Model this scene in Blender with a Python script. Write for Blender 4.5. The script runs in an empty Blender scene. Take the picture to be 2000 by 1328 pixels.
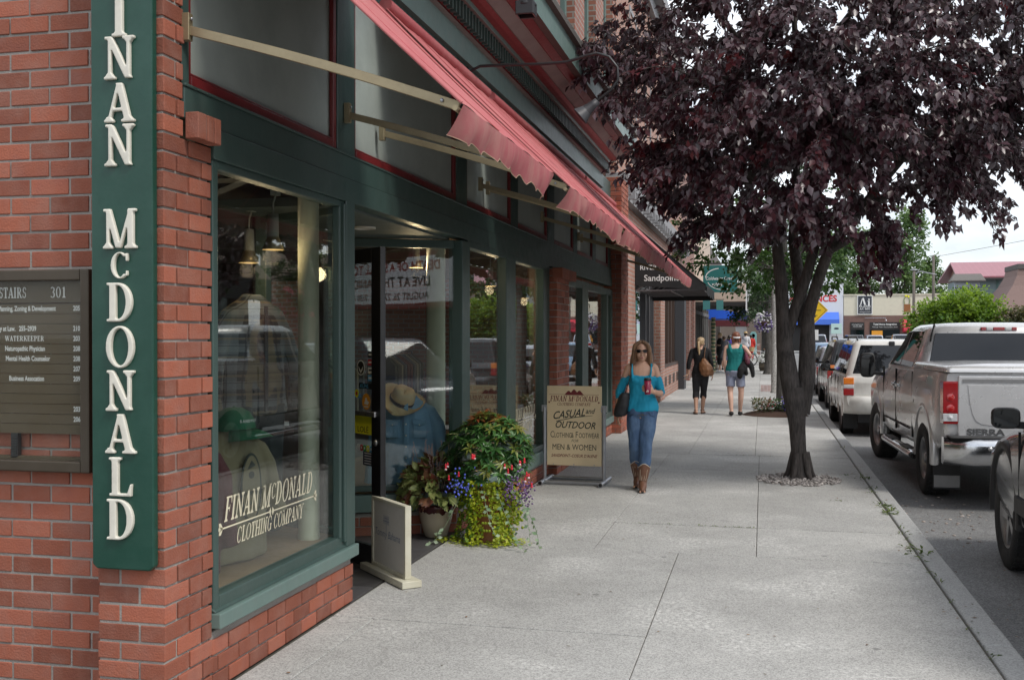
import bpy, bmesh, math, random
from mathutils import Vector, Matrix, Euler, noise as mnoise
pi = math.pi
RD = math.radians
scene = bpy.context.scene
COL = scene.collection
rng = random.Random(7)
V = Vector
ORG = {}          # origin subtracted from world coordinates for the children of a thing

# ------------------------------------------------------------------ object helpers
def tag(o, label=None, cat=None, group=None, kind=None):
    if label: o['label'] = label
    if cat: o['category'] = cat
    if group: o['group'] = group
    if kind: o['kind'] = kind
    return o

def thing(name, label, cat, loc=(0, 0, 0), rz=0.0, group=None, world=False):
    o = bpy.data.objects.new(name, None)
    COL.objects.link(o)
    o.empty_display_size = 0.2
    o.location = loc
    o.rotation_euler = (0, 0, rz)
    tag(o, label, cat, group)
    ORG[o] = V(loc) if world else V((0, 0, 0))
    return o

def copy_tree(o, parent=None):
    c = o.copy()
    COL.objects.link(c)
    if parent is not None:
        c.parent = parent
        c.matrix_parent_inverse = Matrix.Identity(4)
    for ch in list(o.children):
        copy_tree(ch, c)
    return c

class MB:
    """collects faces and links them as ONE mesh object"""
    def __init__(s):
        s.v = []; s.f = []; s.mi = []; s.tn = []; s.sm = []
        s.m = 0; s.t = 0.5; s.s = False
        s.xf = None
    def add(s, vs, fs, smooth=None):
        b = len(s.v)
        if s.xf is not None:
            vs = [s.xf @ V(p) for p in vs]
        s.v.extend(tuple(p) for p in vs)
        sm = s.s if smooth is None else smooth
        for f in fs:
            s.f.append([i + b for i in f]); s.mi.append(s.m); s.tn.append(s.t); s.sm.append(sm)
        return s
    def box(s, x0, x1, y0, y1, z0, z1):
        vs = [(x, y, z) for z in (z0, z1) for y in (y0, y1) for x in (x0, x1)]
        return s.add(vs, [(0, 2, 3, 1), (4, 5, 7, 6), (0, 1, 5, 4), (1, 3, 7, 5), (3, 2, 6, 7), (2, 0, 4, 6)], False)
    def obox(s, c, ax, ay, az):
        c, ax, ay, az = V(c), V(ax), V(ay), V(az)
        vs = [c + ax * i + ay * j + az * k for k in (-1, 1) for j in (-1, 1) for i in (-1, 1)]
        fs = [(0, 2, 3, 1), (4, 5, 7, 6), (0, 1, 5, 4), (1, 3, 7, 5), (3, 2, 6, 7), (2, 0, 4, 6)]
        if ax.cross(ay).dot(az) < 0: fs = [f[::-1] for f in fs]
        return s.add(vs, fs, False)
    def bar(s, a, b, w, h, up=(0, 0, 1)):
        a, b = V(a), V(b); d = (b - a); L = d.length; d = d / L
        u = V(up); r = d.cross(u)
        if r.length < 1e-4: r = d.cross(V((1, 0, 0)))
        r.normalize(); u = r.cross(d)
        return s.obox((a + b) / 2, r * w / 2, d * L / 2, u * h / 2)
    def quad(s, a, b, c, d):
        return s.add([a, b, c, d], [(0, 1, 2, 3)])
    def poly(s, pts):
        return s.add(pts, [tuple(range(len(pts)))], False)
    def prism(s, pts, vec):
        n = len(pts); vec = V(vec)
        pts = [V(p) for p in pts]
        vs = pts + [p + vec for p in pts]
        nm = V((0, 0, 0))
        for i in range(n): nm += pts[i].cross(pts[(i + 1) % n])
        fs = [tuple(range(n))[::-1], tuple(range(n, 2 * n))] + [(i, (i + 1) % n, (i + 1) % n + n, i + n) for i in range(n)]
        if nm.dot(vec) < 0: fs = [f[::-1] for f in fs]
        return s.add(vs, fs, False)
    def loft(s, rings, caps=True, closed=True, smooth=True):
        n = len(rings[0]); vs = [p for r in rings for p in r]; fs = []
        for i in range(len(rings) - 1):
            for j in range(n if closed else n - 1):
                k = (j + 1) % n
                fs.append((i * n + j, i * n + k, (i + 1) * n + k, (i + 1) * n + j))
        s.add(vs, fs, smooth)
        if caps:
            s.add(rings[0], [tuple(range(n))[::-1]], False)
            s.add(rings[-1], [tuple(range(n))], False)
        return s
    def tube(s, path, r, n=8, caps=True, smooth=True, flat=1.0, up=None):
        path = [V(p) for p in path]; rings = []
        m = len(path); pu = None
        for i, p in enumerate(path):
            d = (path[min(i + 1, m - 1)] - path[max(i - 1, 0)])
            if d.length < 1e-9: d = V((0, 0, 1))
            d.normalize()
            if pu is None:
                u = V(up) if up else (V((0, 0, 1)) if abs(d.z) < 0.9 else V((1, 0, 0)))
            else: u = pu
            a = d.cross(u)
            if a.length < 1e-5: a = d.cross(V((0, 1, 0)))
            a.normalize(); b = a.cross(d); pu = b
            rr = r[i] if isinstance(r, (list, tuple)) else r
            rings.append([p + a * (math.cos(2 * pi * k / n) * rr) - b * (math.sin(2 * pi * k / n) * rr * flat) for k in range(n)])
        return s.loft(rings, caps, True, smooth)
    def ell(s, c, rx, ry=None, rz=None, n=12, m=8, rot=None):
        ry = rx if ry is None else ry; rz = rx if rz is None else rz
        c = V(c); vs = []; fs = []
        for i in range(1, m):
            a = pi * i / m
            for k in range(n):
                b = 2 * pi * k / n
                vs.append(V((rx * math.sin(a) * math.cos(b), ry * math.sin(a) * math.sin(b), rz * math.cos(a))))
        vs.append(V((0, 0, rz))); vs.append(V((0, 0, -rz)))
        if rot is not None: vs = [rot @ p for p in vs]
        vs = [c + p for p in vs]
        for i in range(m - 2):
            for k in range(n):
                l = (k + 1) % n
                fs.append((i * n + k, (i + 1) * n + k, (i + 1) * n + l, i * n + l))
        T = (m - 1) * n
        for k in range(n):
            l = (k + 1) % n
            fs.append((T, k, l)); fs.append((T + 1, (m - 2) * n + l, (m - 2) * n + k))
        return s.add(vs, fs, True)
    def lathe(s, prof, n=24, c=(0, 0, 0), axis=None, caps=True, smooth=True):
        """prof: (radius, height); axis: Matrix 3x3 mapping local z"""
        c = V(c); rings = []
        for r, z in prof:
            ring = []
            for k in range(n):
                p = V((r * math.cos(2 * pi * k / n), r * math.sin(2 * pi * k / n), z))
                if axis is not None: p = axis @ p
                ring.append(c + p)
            rings.append(ring)
        return s.loft(rings, caps, True, smooth)
    def mesh(s, name):
        me = bpy.data.meshes.new(name)
        me.from_pydata(s.v, [], s.f)
        return me
    def build(s, name, mats, parent=None, bevel=0.0, seg=2, kind=None, label=None, autos=None, sub=0):
        off = V((0, 0, 0)); r = parent
        while r is not None and r.parent is not None: r = r.parent
        if r is not None and r in ORG: off = ORG[r]
        me = bpy.data.meshes.new(name)
        vv = s.v if off.length == 0 else [(p[0] - off.x, p[1] - off.y, p[2] - off.z) for p in s.v]
        me.from_pydata(vv, [], s.f)
        for m in (mats if isinstance(mats, (list, tuple)) else [mats]): me.materials.append(m)
        me.polygons.foreach_set('material_index', s.mi)
        me.polygons.foreach_set('use_smooth', s.sm)
        at = me.attributes.new('tint', 'FLOAT', 'FACE')
        at.data.foreach_set('value', s.tn)
        me.update()
        o = bpy.data.objects.new(name, me)
        COL.objects.link(o)
        if parent is not None: o.parent = parent
        if bevel > 0:
            md = o.modifiers.new('bevel', 'BEVEL'); md.width = bevel; md.segments = seg
            md.limit_method = 'ANGLE'; md.angle_limit = RD(40); md.harden_normals = False
        if sub:
            md = o.modifiers.new('sub', 'SUBSURF'); md.levels = sub; md.render_levels = sub
        if kind: o['kind'] = kind
        if label: o['label'] = label
        return o

def eval_mesh(o):
    dg = bpy.context.evaluated_depsgraph_get()
    dg.update()
    me = bpy.data.meshes.new_from_object(o.evaluated_get(dg), depsgraph=dg)
    return me

def solid(mb, name, mats, parent, voxel=0.006, smooth=3, noisefn=None, factor=0.5, deci=0.0, cut=None):
    """union of all closed shapes in mb as ONE continuous surface (voxel remesh), then smoothed"""
    me = mb.mesh('tmp')
    o = bpy.data.objects.new('tmp', me); COL.objects.link(o)
    md = o.modifiers.new('r', 'REMESH'); md.mode = 'VOXEL'; md.voxel_size = voxel
    if smooth:
        md = o.modifiers.new('s', 'SMOOTH'); md.factor = factor; md.iterations = smooth
    if deci:
        md = o.modifiers.new('d', 'DECIMATE'); md.ratio = deci
    m2 = eval_mesh(o)
    bpy.data.objects.remove(o); bpy.data.meshes.remove(me)
    bm = bmesh.new(); bm.from_mesh(m2)
    if cut:
        for co, no in cut:
            bmesh.ops.bisect_plane(bm, geom=bm.verts[:] + bm.edges[:] + bm.faces[:], plane_co=V(co), plane_no=V(no), clear_outer=True)
    if noisefn:
        bm.normal_update()
        mv = [(v, v.co + v.normal * noisefn(v.co)) for v in bm.verts]
        for v, c in mv: v.co = c
    off = V((0, 0, 0)); r = parent
    while r is not None and r.parent is not None: r = r.parent
    if r is not None and r in ORG: off = ORG[r]
    if off.length:
        for v in bm.verts: v.co -= off
    for f in bm.faces: f.smooth = True
    bm.to_mesh(m2); bm.free()
    m2.materials.clear()
    for m in (mats if isinstance(mats, (list, tuple)) else [mats]): m2.materials.append(m)
    at = m2.attributes.new('tint', 'FLOAT', 'FACE')
    at.data.foreach_set('value', [0.5] * len(m2.polygons))
    m2.name = name
    ob = bpy.data.objects.new(name, m2); COL.objects.link(ob)
    if parent is not None: ob.parent = parent
    return ob

# ------------------------------------------------------------------ text
def text_mb(mb, body, origin, udir, vdir, size, align='LEFT', shear=0.0, sx=1.0, bold=0.0, space=1.0, lift=0.0, depth=0.0):
    """flat sans lettering from the built-in vector font, laid on a plane"""
    cu = bpy.data.curves.new('txt', 'FONT')
    cu.body = body; cu.size = size; cu.align_x = align; cu.shear = shear
    cu.space_character = space; cu.offset = bold; cu.resolution_u = 3
    o = bpy.data.objects.new('txt', cu); COL.objects.link(o)
    me = eval_mesh(o)
    u, v = V(udir), V(vdir); n = u.cross(v)
    og = V(origin) + n * lift
    vs = [og + u * (p.co.x * sx) + v * p.co.y for p in me.vertices]
    fs = [tuple(p.vertices) for p in me.polygons]
    mb.add(vs, fs, False)
    w = max([p.co.x * sx for p in me.vertices], default=0)
    bpy.data.objects.remove(o); bpy.data.curves.remove(cu); bpy.data.meshes.remove(me)
    return w

# serif capitals made of strokes, cap height 1
def _rect(x0, x1, y0, y1): return [(x0, y0), (x1, y0), (x1, y1), (x0, y1)]
def _sb(xc, hw, h=.07): return [_rect(xc - hw, xc + hw, 0, h), [(xc - hw * .75, h), (xc + hw * .75, h), (xc + hw * .42, h + .07), (xc - hw * .42, h + .07)]]
def _stp(xc, hw, h=.07): return [_rect(xc - hw, xc + hw, 1 - h, 1), [(xc - hw * .42, 1 - h - .07), (xc + hw * .42, 1 - h - .07), (xc + hw * .75, 1 - h), (xc - hw * .75, 1 - h)]]
def _dg(x0, y0, x1, y1, w): return [(x0 - w / 2, y0), (x0 + w / 2, y0), (x1 + w / 2, y1), (x1 - w / 2, y1)]
def _arc(cx, cy, rx, ry, wx, wy, a0, a1, n=14):
    out = []
    for i in range(n):
        a, b = a0 + (a1 - a0) * i / n, a0 + (a1 - a0) * (i + 1) / n
        P = lambda t, k: (cx + (rx - k * wx) * math.cos(t), cy + (ry - k * wy) * math.sin(t))
        q = [P(a, 0), P(b, 0), P(b, 1), P(a, 1)]
        out.append(q if a1 < a0 else q[::1])
    return out
W_, T_ = .2, .085
def _stem(x, w=W_, hb=.19, ht=.19):
    return [_rect(x - w / 2, x + w / 2, .03, .97)] + (_sb(x, hb) if hb else []) + (_stp(x, ht) if ht else [])
def _glyphs():
    g = {}
    g['I'] = (_stem(.22), .44)
    g['N'] = (_stem(.2, .1, .18, 0) + _stem(.78, .1, 0, .18) + [_dg(.2, .97, .78, .02, .2)] + [_rect(.05, .26, .93, 1.0)], .98)
    g['A'] = ([_dg(.14, .03, .43, .99, .09), _dg(.72, .03, .45, .99, .2), _rect(.22, .68, .28, .36)] + _sb(.14, .15) + _sb(.72, .2), .9)
    g['M'] = (_stem(.2, .1, .17, 0) + _stem(.98, .2, .2, 0) + [_dg(.2, .99, .56, .02, .18), _dg(.6, .02, .97, .99, .09), _rect(.04, .28, .93, 1), _rect(.9, 1.16, .93, 1)], 1.2)
    g['C'] = (_arc(.46, .5, .42, .51, .17, .06, RD(45), RD(315), 22) + [_rect(.74, .83, .66, .96), _rect(.755, .81, .1, .3)], .9)
    g['D'] = (_stem(.24, W_, 0, 0) + [_rect(.06, .4, .0, .07), _rect(.06, .4, .93, 1)] + _arc(.4, .5, .44, .5, .19, .07, RD(-90), RD(90), 18), .92)
    g['O'] = (_arc(.48, .5, .45, .52, .17, .06, 0, 2 * pi, 30), .96)
    g['L'] = (_stem(.24, W_, 0, .19) + [_rect(.06, .74, 0, .07), [(.62, .07), (.74, .07), (.76, .32), (.72, .32)]], .8)
    g['F'] = (_stem(.24, W_, .19, 0) + [_rect(.06, .74, .93, 1), [(.72, .7), (.76, .7), (.74, .93), (.62, .93)], _rect(.3, .56, .48, .55), _rect(.54, .59, .38, .65)], .78)
    g['E'] = (g['F'][0][:1] + [_rect(.06, .74, .93, 1), [(.72, .72), (.76, .72), (.74, .93), (.62, .93)], _rect(.3, .54, .48, .55), _rect(.52, .57, .38, .65), _rect(.06, .76, 0, .07), [(.64, .07), (.76, .07), (.79, .3), (.75, .3)]], .82)
    g['T'] = (_stem(.4, W_, .2, 0) + [_rect(.04, .76, .93, 1), [(.04, .7), (.08, .7), (.18, .93), (.04, .93)], [(.72, .7), (.76, .7), (.76, .93), (.62, .93)]], .8)
    g['H'] = (_stem(.22) + _stem(.78) + [_rect(.3, .7, .47, .54)], 1.0)
    g['G'] = (_arc(.46, .5, .42, .51, .17, .06, RD(45), RD(330), 22) + [_rect(.74, .82, .66, .96), _rect(.66, .84, .05, .42), _rect(.56, .92, .4, .47)], .95)
    g['P'] = (_stem(.24, W_, .19, 0) + [_rect(.06, .4, .93, 1), _rect(.3, .42, .44, .5)] + _arc(.4, .72, .36, .28, .17, .065, RD(-90), RD(90), 14), .8)
    g['R'] = (_stem(.24, W_, .18, 0) + [_rect(.06, .4, .93, 1), _rect(.3, .42, .46, .52)] + _arc(.4, .73, .35, .27, .17, .065, RD(-90), RD(90), 14) + [_dg(.46, .49, .78, .03, .2), _rect(.68, .94, 0, .06)], .92)
    g['Y'] = ([_dg(.12, .99, .42, .46, .2), _dg(.74, .99, .44, .46, .09), _rect(.33, .53, .04, .48)] + _sb(.43, .2) + [_rect(0, .28, .93, 1), _rect(.6, .88, .93, 1)], .88)
    g['S'] = (_arc(.36, .74, .27, .27, .14, .08, RD(30), RD(270), 14) + _arc(.36, .27, .29, .28, .14, .08, RD(-150), RD(90), 14) + [_rect(.58, .65, .7, .96), _rect(.06, .13, .05, .32)], .72)
    g['K'] = (_stem(.24) + [_dg(.34, .42, .74, .97, .09), _dg(.46, .58, .78, .03, .2), _rect(.64, .94, 0, .06), _rect(.6, .88, .94, 1)], .92)
    g['W'] = ([_dg(.16, .99, .4, .02, .19), _dg(.42, .02, .62, .99, .08), _dg(.62, .99, .88, .02, .19), _dg(.9, .02, 1.1, .99, .08), _rect(.02, .32, .93, 1), _rect(.5, .78, .93, 1), _rect(1.0, 1.22, .93, 1)], 1.22)
    g['0'] = (_arc(.34, .5, .3, .51, .13, .06, 0, 2 * pi, 22), .68)
    g['1'] = (_stem(.3, .17, .2, 0) + [_dg(.12, .84, .3, .98, .1)], .6)
    g['3'] = (_arc(.3, .74, .27, .26, .13, .07, RD(150), RD(-90), 12) + _arc(.3, .27, .3, .28, .14, .07, RD(90), RD(-150), 12), .64)
    g['i'] = ([_rect(.13, .31, 0, .66), _rect(.02, .42, 0, .06), _rect(.04, .3, .6, .66)] + _arc(.22, .84, .11, .11, .07, .07, 0, 2 * pi, 14), .46)
    return g
GL = _glyphs()
def serif_mb(mb, body, origin, udir, vdir, size, shear=0.0, sx=1.0, gap=.06, small=None, align='LEFT', lift=0.0):
    """small: dict index->(scale, rise) for small capitals"""
    u, v = V(udir), V(vdir); n = u.cross(v); og = V(origin)
    adv = 0; items = []
    for i, ch in enumerate(body):
        sc, up = (small or {}).get(i, (1, 0))
        if ch == ' ': adv += .42 * sx; continue
        if ch == "'" : adv += .2 * sx; continue
        pl, w = GL[ch]
        items.append((adv, sc, up, pl)); adv += (w + gap) * sx * sc
    tot = adv - gap * sx
    x0 = {'LEFT': 0, 'CENTER': -tot / 2, 'RIGHT': -tot}[align]
    k = 0
    for a, sc, up, pl in items:
        for q in pl:
            k += 1
            pts = []
            for (x, y) in q:
                yy = y * sc + up
                pts.append(og + u * ((x0 + a + x * sx * sc + yy * shear) * size) + v * (yy * size) + n * (lift + (k % 6) * 0.00012))
            ar = sum(q[j][0] * q[(j + 1) % len(q)][1] - q[(j + 1) % len(q)][0] * q[j][1] for j in range(len(q)))
            mb.poly(pts if ar > 0 else pts[::-1])
    return tot * size
# ------------------------------------------------------------------ materials (all procedural)
def _new(name):
    m = bpy.data.materials.new(name); m.use_nodes = True
    nt = m.node_tree; nt.nodes.clear()
    out = nt.nodes.new('ShaderNodeOutputMaterial')
    return m, nt, out
def N(nt, t, **k):
    n = nt.nodes.new('ShaderNode' + t)
    for a, b in k.items():
        if a.startswith('i_'):
            n.inputs[a[2:].replace('_', ' ')].default_value = b
        else: setattr(n, a, b)
    return n
def Lk(nt, a, b): nt.links.new(a, b)
def rgba(c): return (c[0], c[1], c[2], 1)
def mth(nt, op, a, b=None, c=None, clamp=False):
    n = nt.nodes.new('ShaderNodeMath'); n.operation = op; n.use_clamp = clamp
    for i, x in enumerate((a, b, c)):
        if x is None: continue
        if isinstance(x, (int, float)): n.inputs[i].default_value = x
        else: nt.links.new(x, n.inputs[i])
    return n.outputs[0]
def mixc(nt, f, a, b, mode='MIX'):
    n = nt.nodes.new('ShaderNodeMix'); n.data_type = 'RGBA'; n.blend_type = mode
    for i, x in ((0, f), (6, a), (7, b)):
        if isinstance(x, (int, float)): n.inputs[i].default_value = x
        elif isinstance(x, tuple): n.inputs[i].default_value = rgba(x)
        else: nt.links.new(x, n.inputs[i])
    return n.outputs[2]
def ramp(nt, f, stops):
    n = nt.nodes.new('ShaderNodeValToRGB')
    cr = n.color_ramp
    while len(cr.elements) < len(stops): cr.elements.new(0.5)
    for e, (p, c) in zip(cr.elements, stops):
        e.position = p; e.color = rgba(c) if isinstance(c, tuple) else (c, c, c, 1)
    nt.links.new(f, n.inputs[0]); return n.outputs[0]
def nz(nt, vec, scale, detail=4, rough=.55):
    n = nt.nodes.new('ShaderNodeTexNoise'); n.inputs['Scale'].default_value = scale
    n.inputs['Detail'].default_value = detail; n.inputs['Roughness'].default_value = rough
    if vec is not None: nt.links.new(vec, n.inputs['Vector'])
    return n.outputs['Fac']
def coord(nt, kind='Object'): return nt.nodes.new('ShaderNodeTexCoord').outputs[kind]

def M(name, col, rough=.6, metal=0.0, ns=14, na=.16, bump=0.0, bs=90, tint=0.0, col2=None, dirt=0.0, dcol=(.1, .09, .08), ds=3.0,
      coat=0.0, spec=.5, emit=None, es=0.0, streak=0.0, sheen=0.0, trans=0.0, under=None):
    m, nt, out = _new(name)
    co = coord(nt)
    p = N(nt, 'BsdfPrincipled')
    n1 = nz(nt, co, ns, 5)
    base = mixc(nt, mth(nt, 'MULTIPLY', mth(nt, 'SUBTRACT', n1, .5), 2.0), rgba(col)[:3], col2 if col2 else tuple(c * (1 - na * 1.8) for c in col))
    c = mixc(nt, 1.0, base, mixc(nt, n1, (1 - na,) * 3, (1 + na,) * 3), 'MULTIPLY')
    if tint:
        a = N(nt, 'Attribute', attribute_name='tint')
        f = mth(nt, 'ADD', mth(nt, 'MULTIPLY', mth(nt, 'SUBTRACT', a.outputs['Fac'], .5), 2 * tint), 1.0)
        cb = nt.nodes.new('ShaderNodeCombineXYZ')
        for i in range(3): Lk(nt, f, cb.inputs[i])
        c = mixc(nt, 1.0, c, cb.outputs[0], 'MULTIPLY')
    if dirt:
        n2 = nz(nt, co, ds, 6, .65)
        c = mixc(nt, mth(nt, 'MULTIPLY', ramp(nt, n2, [(.45, 0.0), (.72, 1.0)]), dirt), c, dcol)
    if streak:
        mp = N(nt, 'Mapping'); mp.inputs['Scale'].default_value = (14, 14, .8); Lk(nt, co, mp.inputs[0])
        n3 = nz(nt, mp.outputs[0], 1.0, 5, .6)
        c = mixc(nt, mth(nt, 'MULTIPLY', ramp(nt, n3, [(.5, 0.0), (.75, 1.0)]), streak), c, dcol)
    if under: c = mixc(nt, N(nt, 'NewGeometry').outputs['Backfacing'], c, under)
    Lk(nt, c, p.inputs['Base Color'])
    rr = mth(nt, 'ADD', mth(nt, 'MULTIPLY', mth(nt, 'SUBTRACT', nz(nt, co, ns * 1.7, 3), .5), .25), rough, clamp=True)
    Lk(nt, rr, p.inputs['Roughness'])
    p.inputs['Metallic'].default_value = metal
    p.inputs['Specular IOR Level'].default_value = spec
    if coat: p.inputs['Coat Weight'].default_value = coat; p.inputs['Coat Roughness'].default_value = .04
    if sheen: p.inputs['Sheen Weight'].default_value = sheen
    if emit: p.inputs['Emission Color'].default_value = rgba(emit); p.inputs['Emission Strength'].default_value = es
    if bump:
        b = N(nt, 'Bump'); b.inputs['Strength'].default_value = bump; b.inputs['Distance'].default_value = .01
        Lk(nt, nz(nt, co, bs, 5, .6), b.inputs['Height']); Lk(nt, b.outputs[0], p.inputs['Normal'])
    if trans:
        tr = N(nt, 'BsdfTranslucent'); Lk(nt, c, tr.inputs[0])
        mx = N(nt, 'MixShader'); mx.inputs[0].default_value = trans
        Lk(nt, p.outputs[0], mx.inputs[1]); Lk(nt, tr.outputs[0], mx.inputs[2]); Lk(nt, mx.outputs[0], out.inputs[0])
    else: Lk(nt, p.outputs[0], out.inputs[0])
    return m

def Mglass(name, tint=(.93, .97, .95), boost=1.6, ior=1.5, rough=0.0, wav=0.0, base=0.0, dirt=.02):
    m, nt, out = _new(name)
    co = coord(nt)
    ge = N(nt, 'NewGeometry'); dp = N(nt, 'VectorMath', operation='DOT_PRODUCT'); Lk(nt, ge.outputs['Incoming'], dp.inputs[0]); Lk(nt, ge.outputs['Normal'], dp.inputs[1])
    cs = mth(nt, 'ABSOLUTE', dp.outputs['Value']); fr = mth(nt, 'ADD', mth(nt, 'MULTIPLY', mth(nt, 'POWER', mth(nt, 'SUBTRACT', 1.0, cs), 5.0), .955), .045)
    f = mth(nt, 'ADD', mth(nt, 'MULTIPLY', fr, boost), base, clamp=True)
    tr = N(nt, 'BsdfTransparent'); tr.inputs[0].default_value = rgba(tint)
    gl = N(nt, 'BsdfGlossy'); gl.inputs['Roughness'].default_value = rough; gl.inputs[0].default_value = (1, 1, 1, 1)
    if wav:
        b = N(nt, 'Bump'); b.inputs['Strength'].default_value = wav; b.inputs['Distance'].default_value = .02
        Lk(nt, nz(nt, co, 2.2, 2), b.inputs['Height']); Lk(nt, b.outputs[0], gl.inputs['Normal'])
    mx = N(nt, 'MixShader'); Lk(nt, f, mx.inputs[0]); Lk(nt, tr.outputs[0], mx.inputs[1]); Lk(nt, gl.outputs[0], mx.inputs[2])
    df = N(nt, 'BsdfDiffuse'); df.inputs[0].default_value = (.45, .45, .43, 1)
    m2 = N(nt, 'MixShader')
    Lk(nt, mth(nt, 'MULTIPLY', ramp(nt, nz(nt, co, 5, 6, .7), [(.4, 0.0), (.8, 1.0)]), dirt), m2.inputs[0])
    Lk(nt, mx.outputs[0], m2.inputs[1]); Lk(nt, df.outputs[0], m2.inputs[2])
    Lk(nt, m2.outputs[0], out.inputs[0])
    return m

def Mbrickwall(name, c1, c2, mortar, bw=.203, rh=.081, ms=.011, axis='YZ', bump=.5):
    """brick pattern for the walls that are too far away for modelled bricks"""
    m, nt, out = _new(name)
    co = coord(nt); sp = N(nt, 'SeparateXYZ'); Lk(nt, co, sp.inputs[0])
    cb = N(nt, 'CombineXYZ')
    if axis == 'YZ': Lk(nt, mth(nt, 'ADD', sp.outputs[1], sp.outputs[0]), cb.inputs[0])
    else: Lk(nt, sp.outputs[0], cb.inputs[0])
    Lk(nt, sp.outputs[2], cb.inputs[1])
    br = N(nt, 'TexBrick'); Lk(nt, cb.outputs[0], br.inputs['Vector'])
    br.inputs['Color1'].default_value = rgba(c1); br.inputs['Color2'].default_value = rgba(c2); br.inputs['Mortar'].default_value = rgba(mortar)
    br.inputs['Scale'].default_value = 1; br.inputs['Mortar Size'].default_value = ms; br.inputs['Brick Width'].default_value = bw; br.inputs['Row Height'].default_value = rh
    br.inputs['Mortar Smooth'].default_value = .1; br.inputs['Bias'].default_value = -.1
    c = mixc(nt, 1.0, br.outputs[0], mixc(nt, nz(nt, co, 9, 6, .6), (.7, .7, .7), (1.25, 1.22, 1.2)), 'MULTIPLY')
    c = mixc(nt, mth(nt, 'MULTIPLY', ramp(nt, nz(nt, co, .8, 6, .7), [(.45, 0.0), (.75, 1.0)]), .35), c, (.12, .1, .09))
    p = N(nt, 'BsdfPrincipled'); Lk(nt, c, p.inputs['Base Color']); p.inputs['Roughness'].default_value = .85
    b = N(nt, 'Bump'); b.inputs['Strength'].default_value = bump; b.inputs['Distance'].default_value = .01; b.invert = True
    Lk(nt, br.outputs['Fac'], b.inputs['Height']); Lk(nt, b.outputs[0], p.inputs['Normal'])
    Lk(nt, p.outputs[0], out.inputs[0]); return m

def Mleaf(name, ca, cb_, rough=.42, trans=.25, spec=.5, back=None):
    m, nt, out = _new(name)
    a = N(nt, 'Attribute', attribute_name='tint')
    c = mixc(nt, a.outputs['Fac'], ca, cb_)
    if back:
        g = N(nt, 'NewGeometry'); c = mixc(nt, g.outputs['Backfacing'], c, back)
    c = mixc(nt, 1.0, c, mixc(nt, nz(nt, coord(nt), 40, 2), (.8, .8, .8), (1.2, 1.2, 1.2)), 'MULTIPLY')
    p = N(nt, 'BsdfPrincipled'); Lk(nt, c, p.inputs['Base Color']); p.inputs['Roughness'].default_value = rough
    p.inputs['Specular IOR Level'].default_value = spec
    tr = N(nt, 'BsdfTranslucent'); Lk(nt, mixc(nt, 1.0, c, (1.5, 1.5, 1.2), 'MULTIPLY'), tr.inputs[0])
    mx = N(nt, 'MixShader'); mx.inputs[0].default_value = trans
    Lk(nt, p.outputs[0], mx.inputs[1]); Lk(nt, tr.outputs[0], mx.inputs[2]); Lk(nt, mx.outputs[0], out.inputs[0]); return m

def Mbark(name, ca, cb_, sc=18):
    m, nt, out = _new(name)
    co = coord(nt); mp = N(nt, 'Mapping'); mp.inputs['Scale'].default_value = (1, 1, .16); Lk(nt, co, mp.inputs[0])
    n1 = nz(nt, mp.outputs[0], sc * 1.6, 8, .7); n2 = nz(nt, co, 5, 5, .6)
    c = mixc(nt, ramp(nt, n1, [(.35, 0.0), (.65, 1.0)]), ca, cb_)
    c = mixc(nt, mth(nt, 'MULTIPLY', ramp(nt, n2, [(.5, 0.0), (.75, 1.0)]), .5), c, tuple(x * 1.5 for x in cb_))
    p = N(nt, 'BsdfPrincipled'); Lk(nt, c, p.inputs['Base Color']); p.inputs['Roughness'].default_value = .85
    b = N(nt, 'Bump'); b.inputs['Strength'].default_value = .9; b.inputs['Distance'].default_value = .02
    Lk(nt, n1, b.inputs['Height']); Lk(nt, b.outputs[0], p.inputs['Normal'])
    Lk(nt, p.outputs[0], out.inputs[0]); return m

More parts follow.
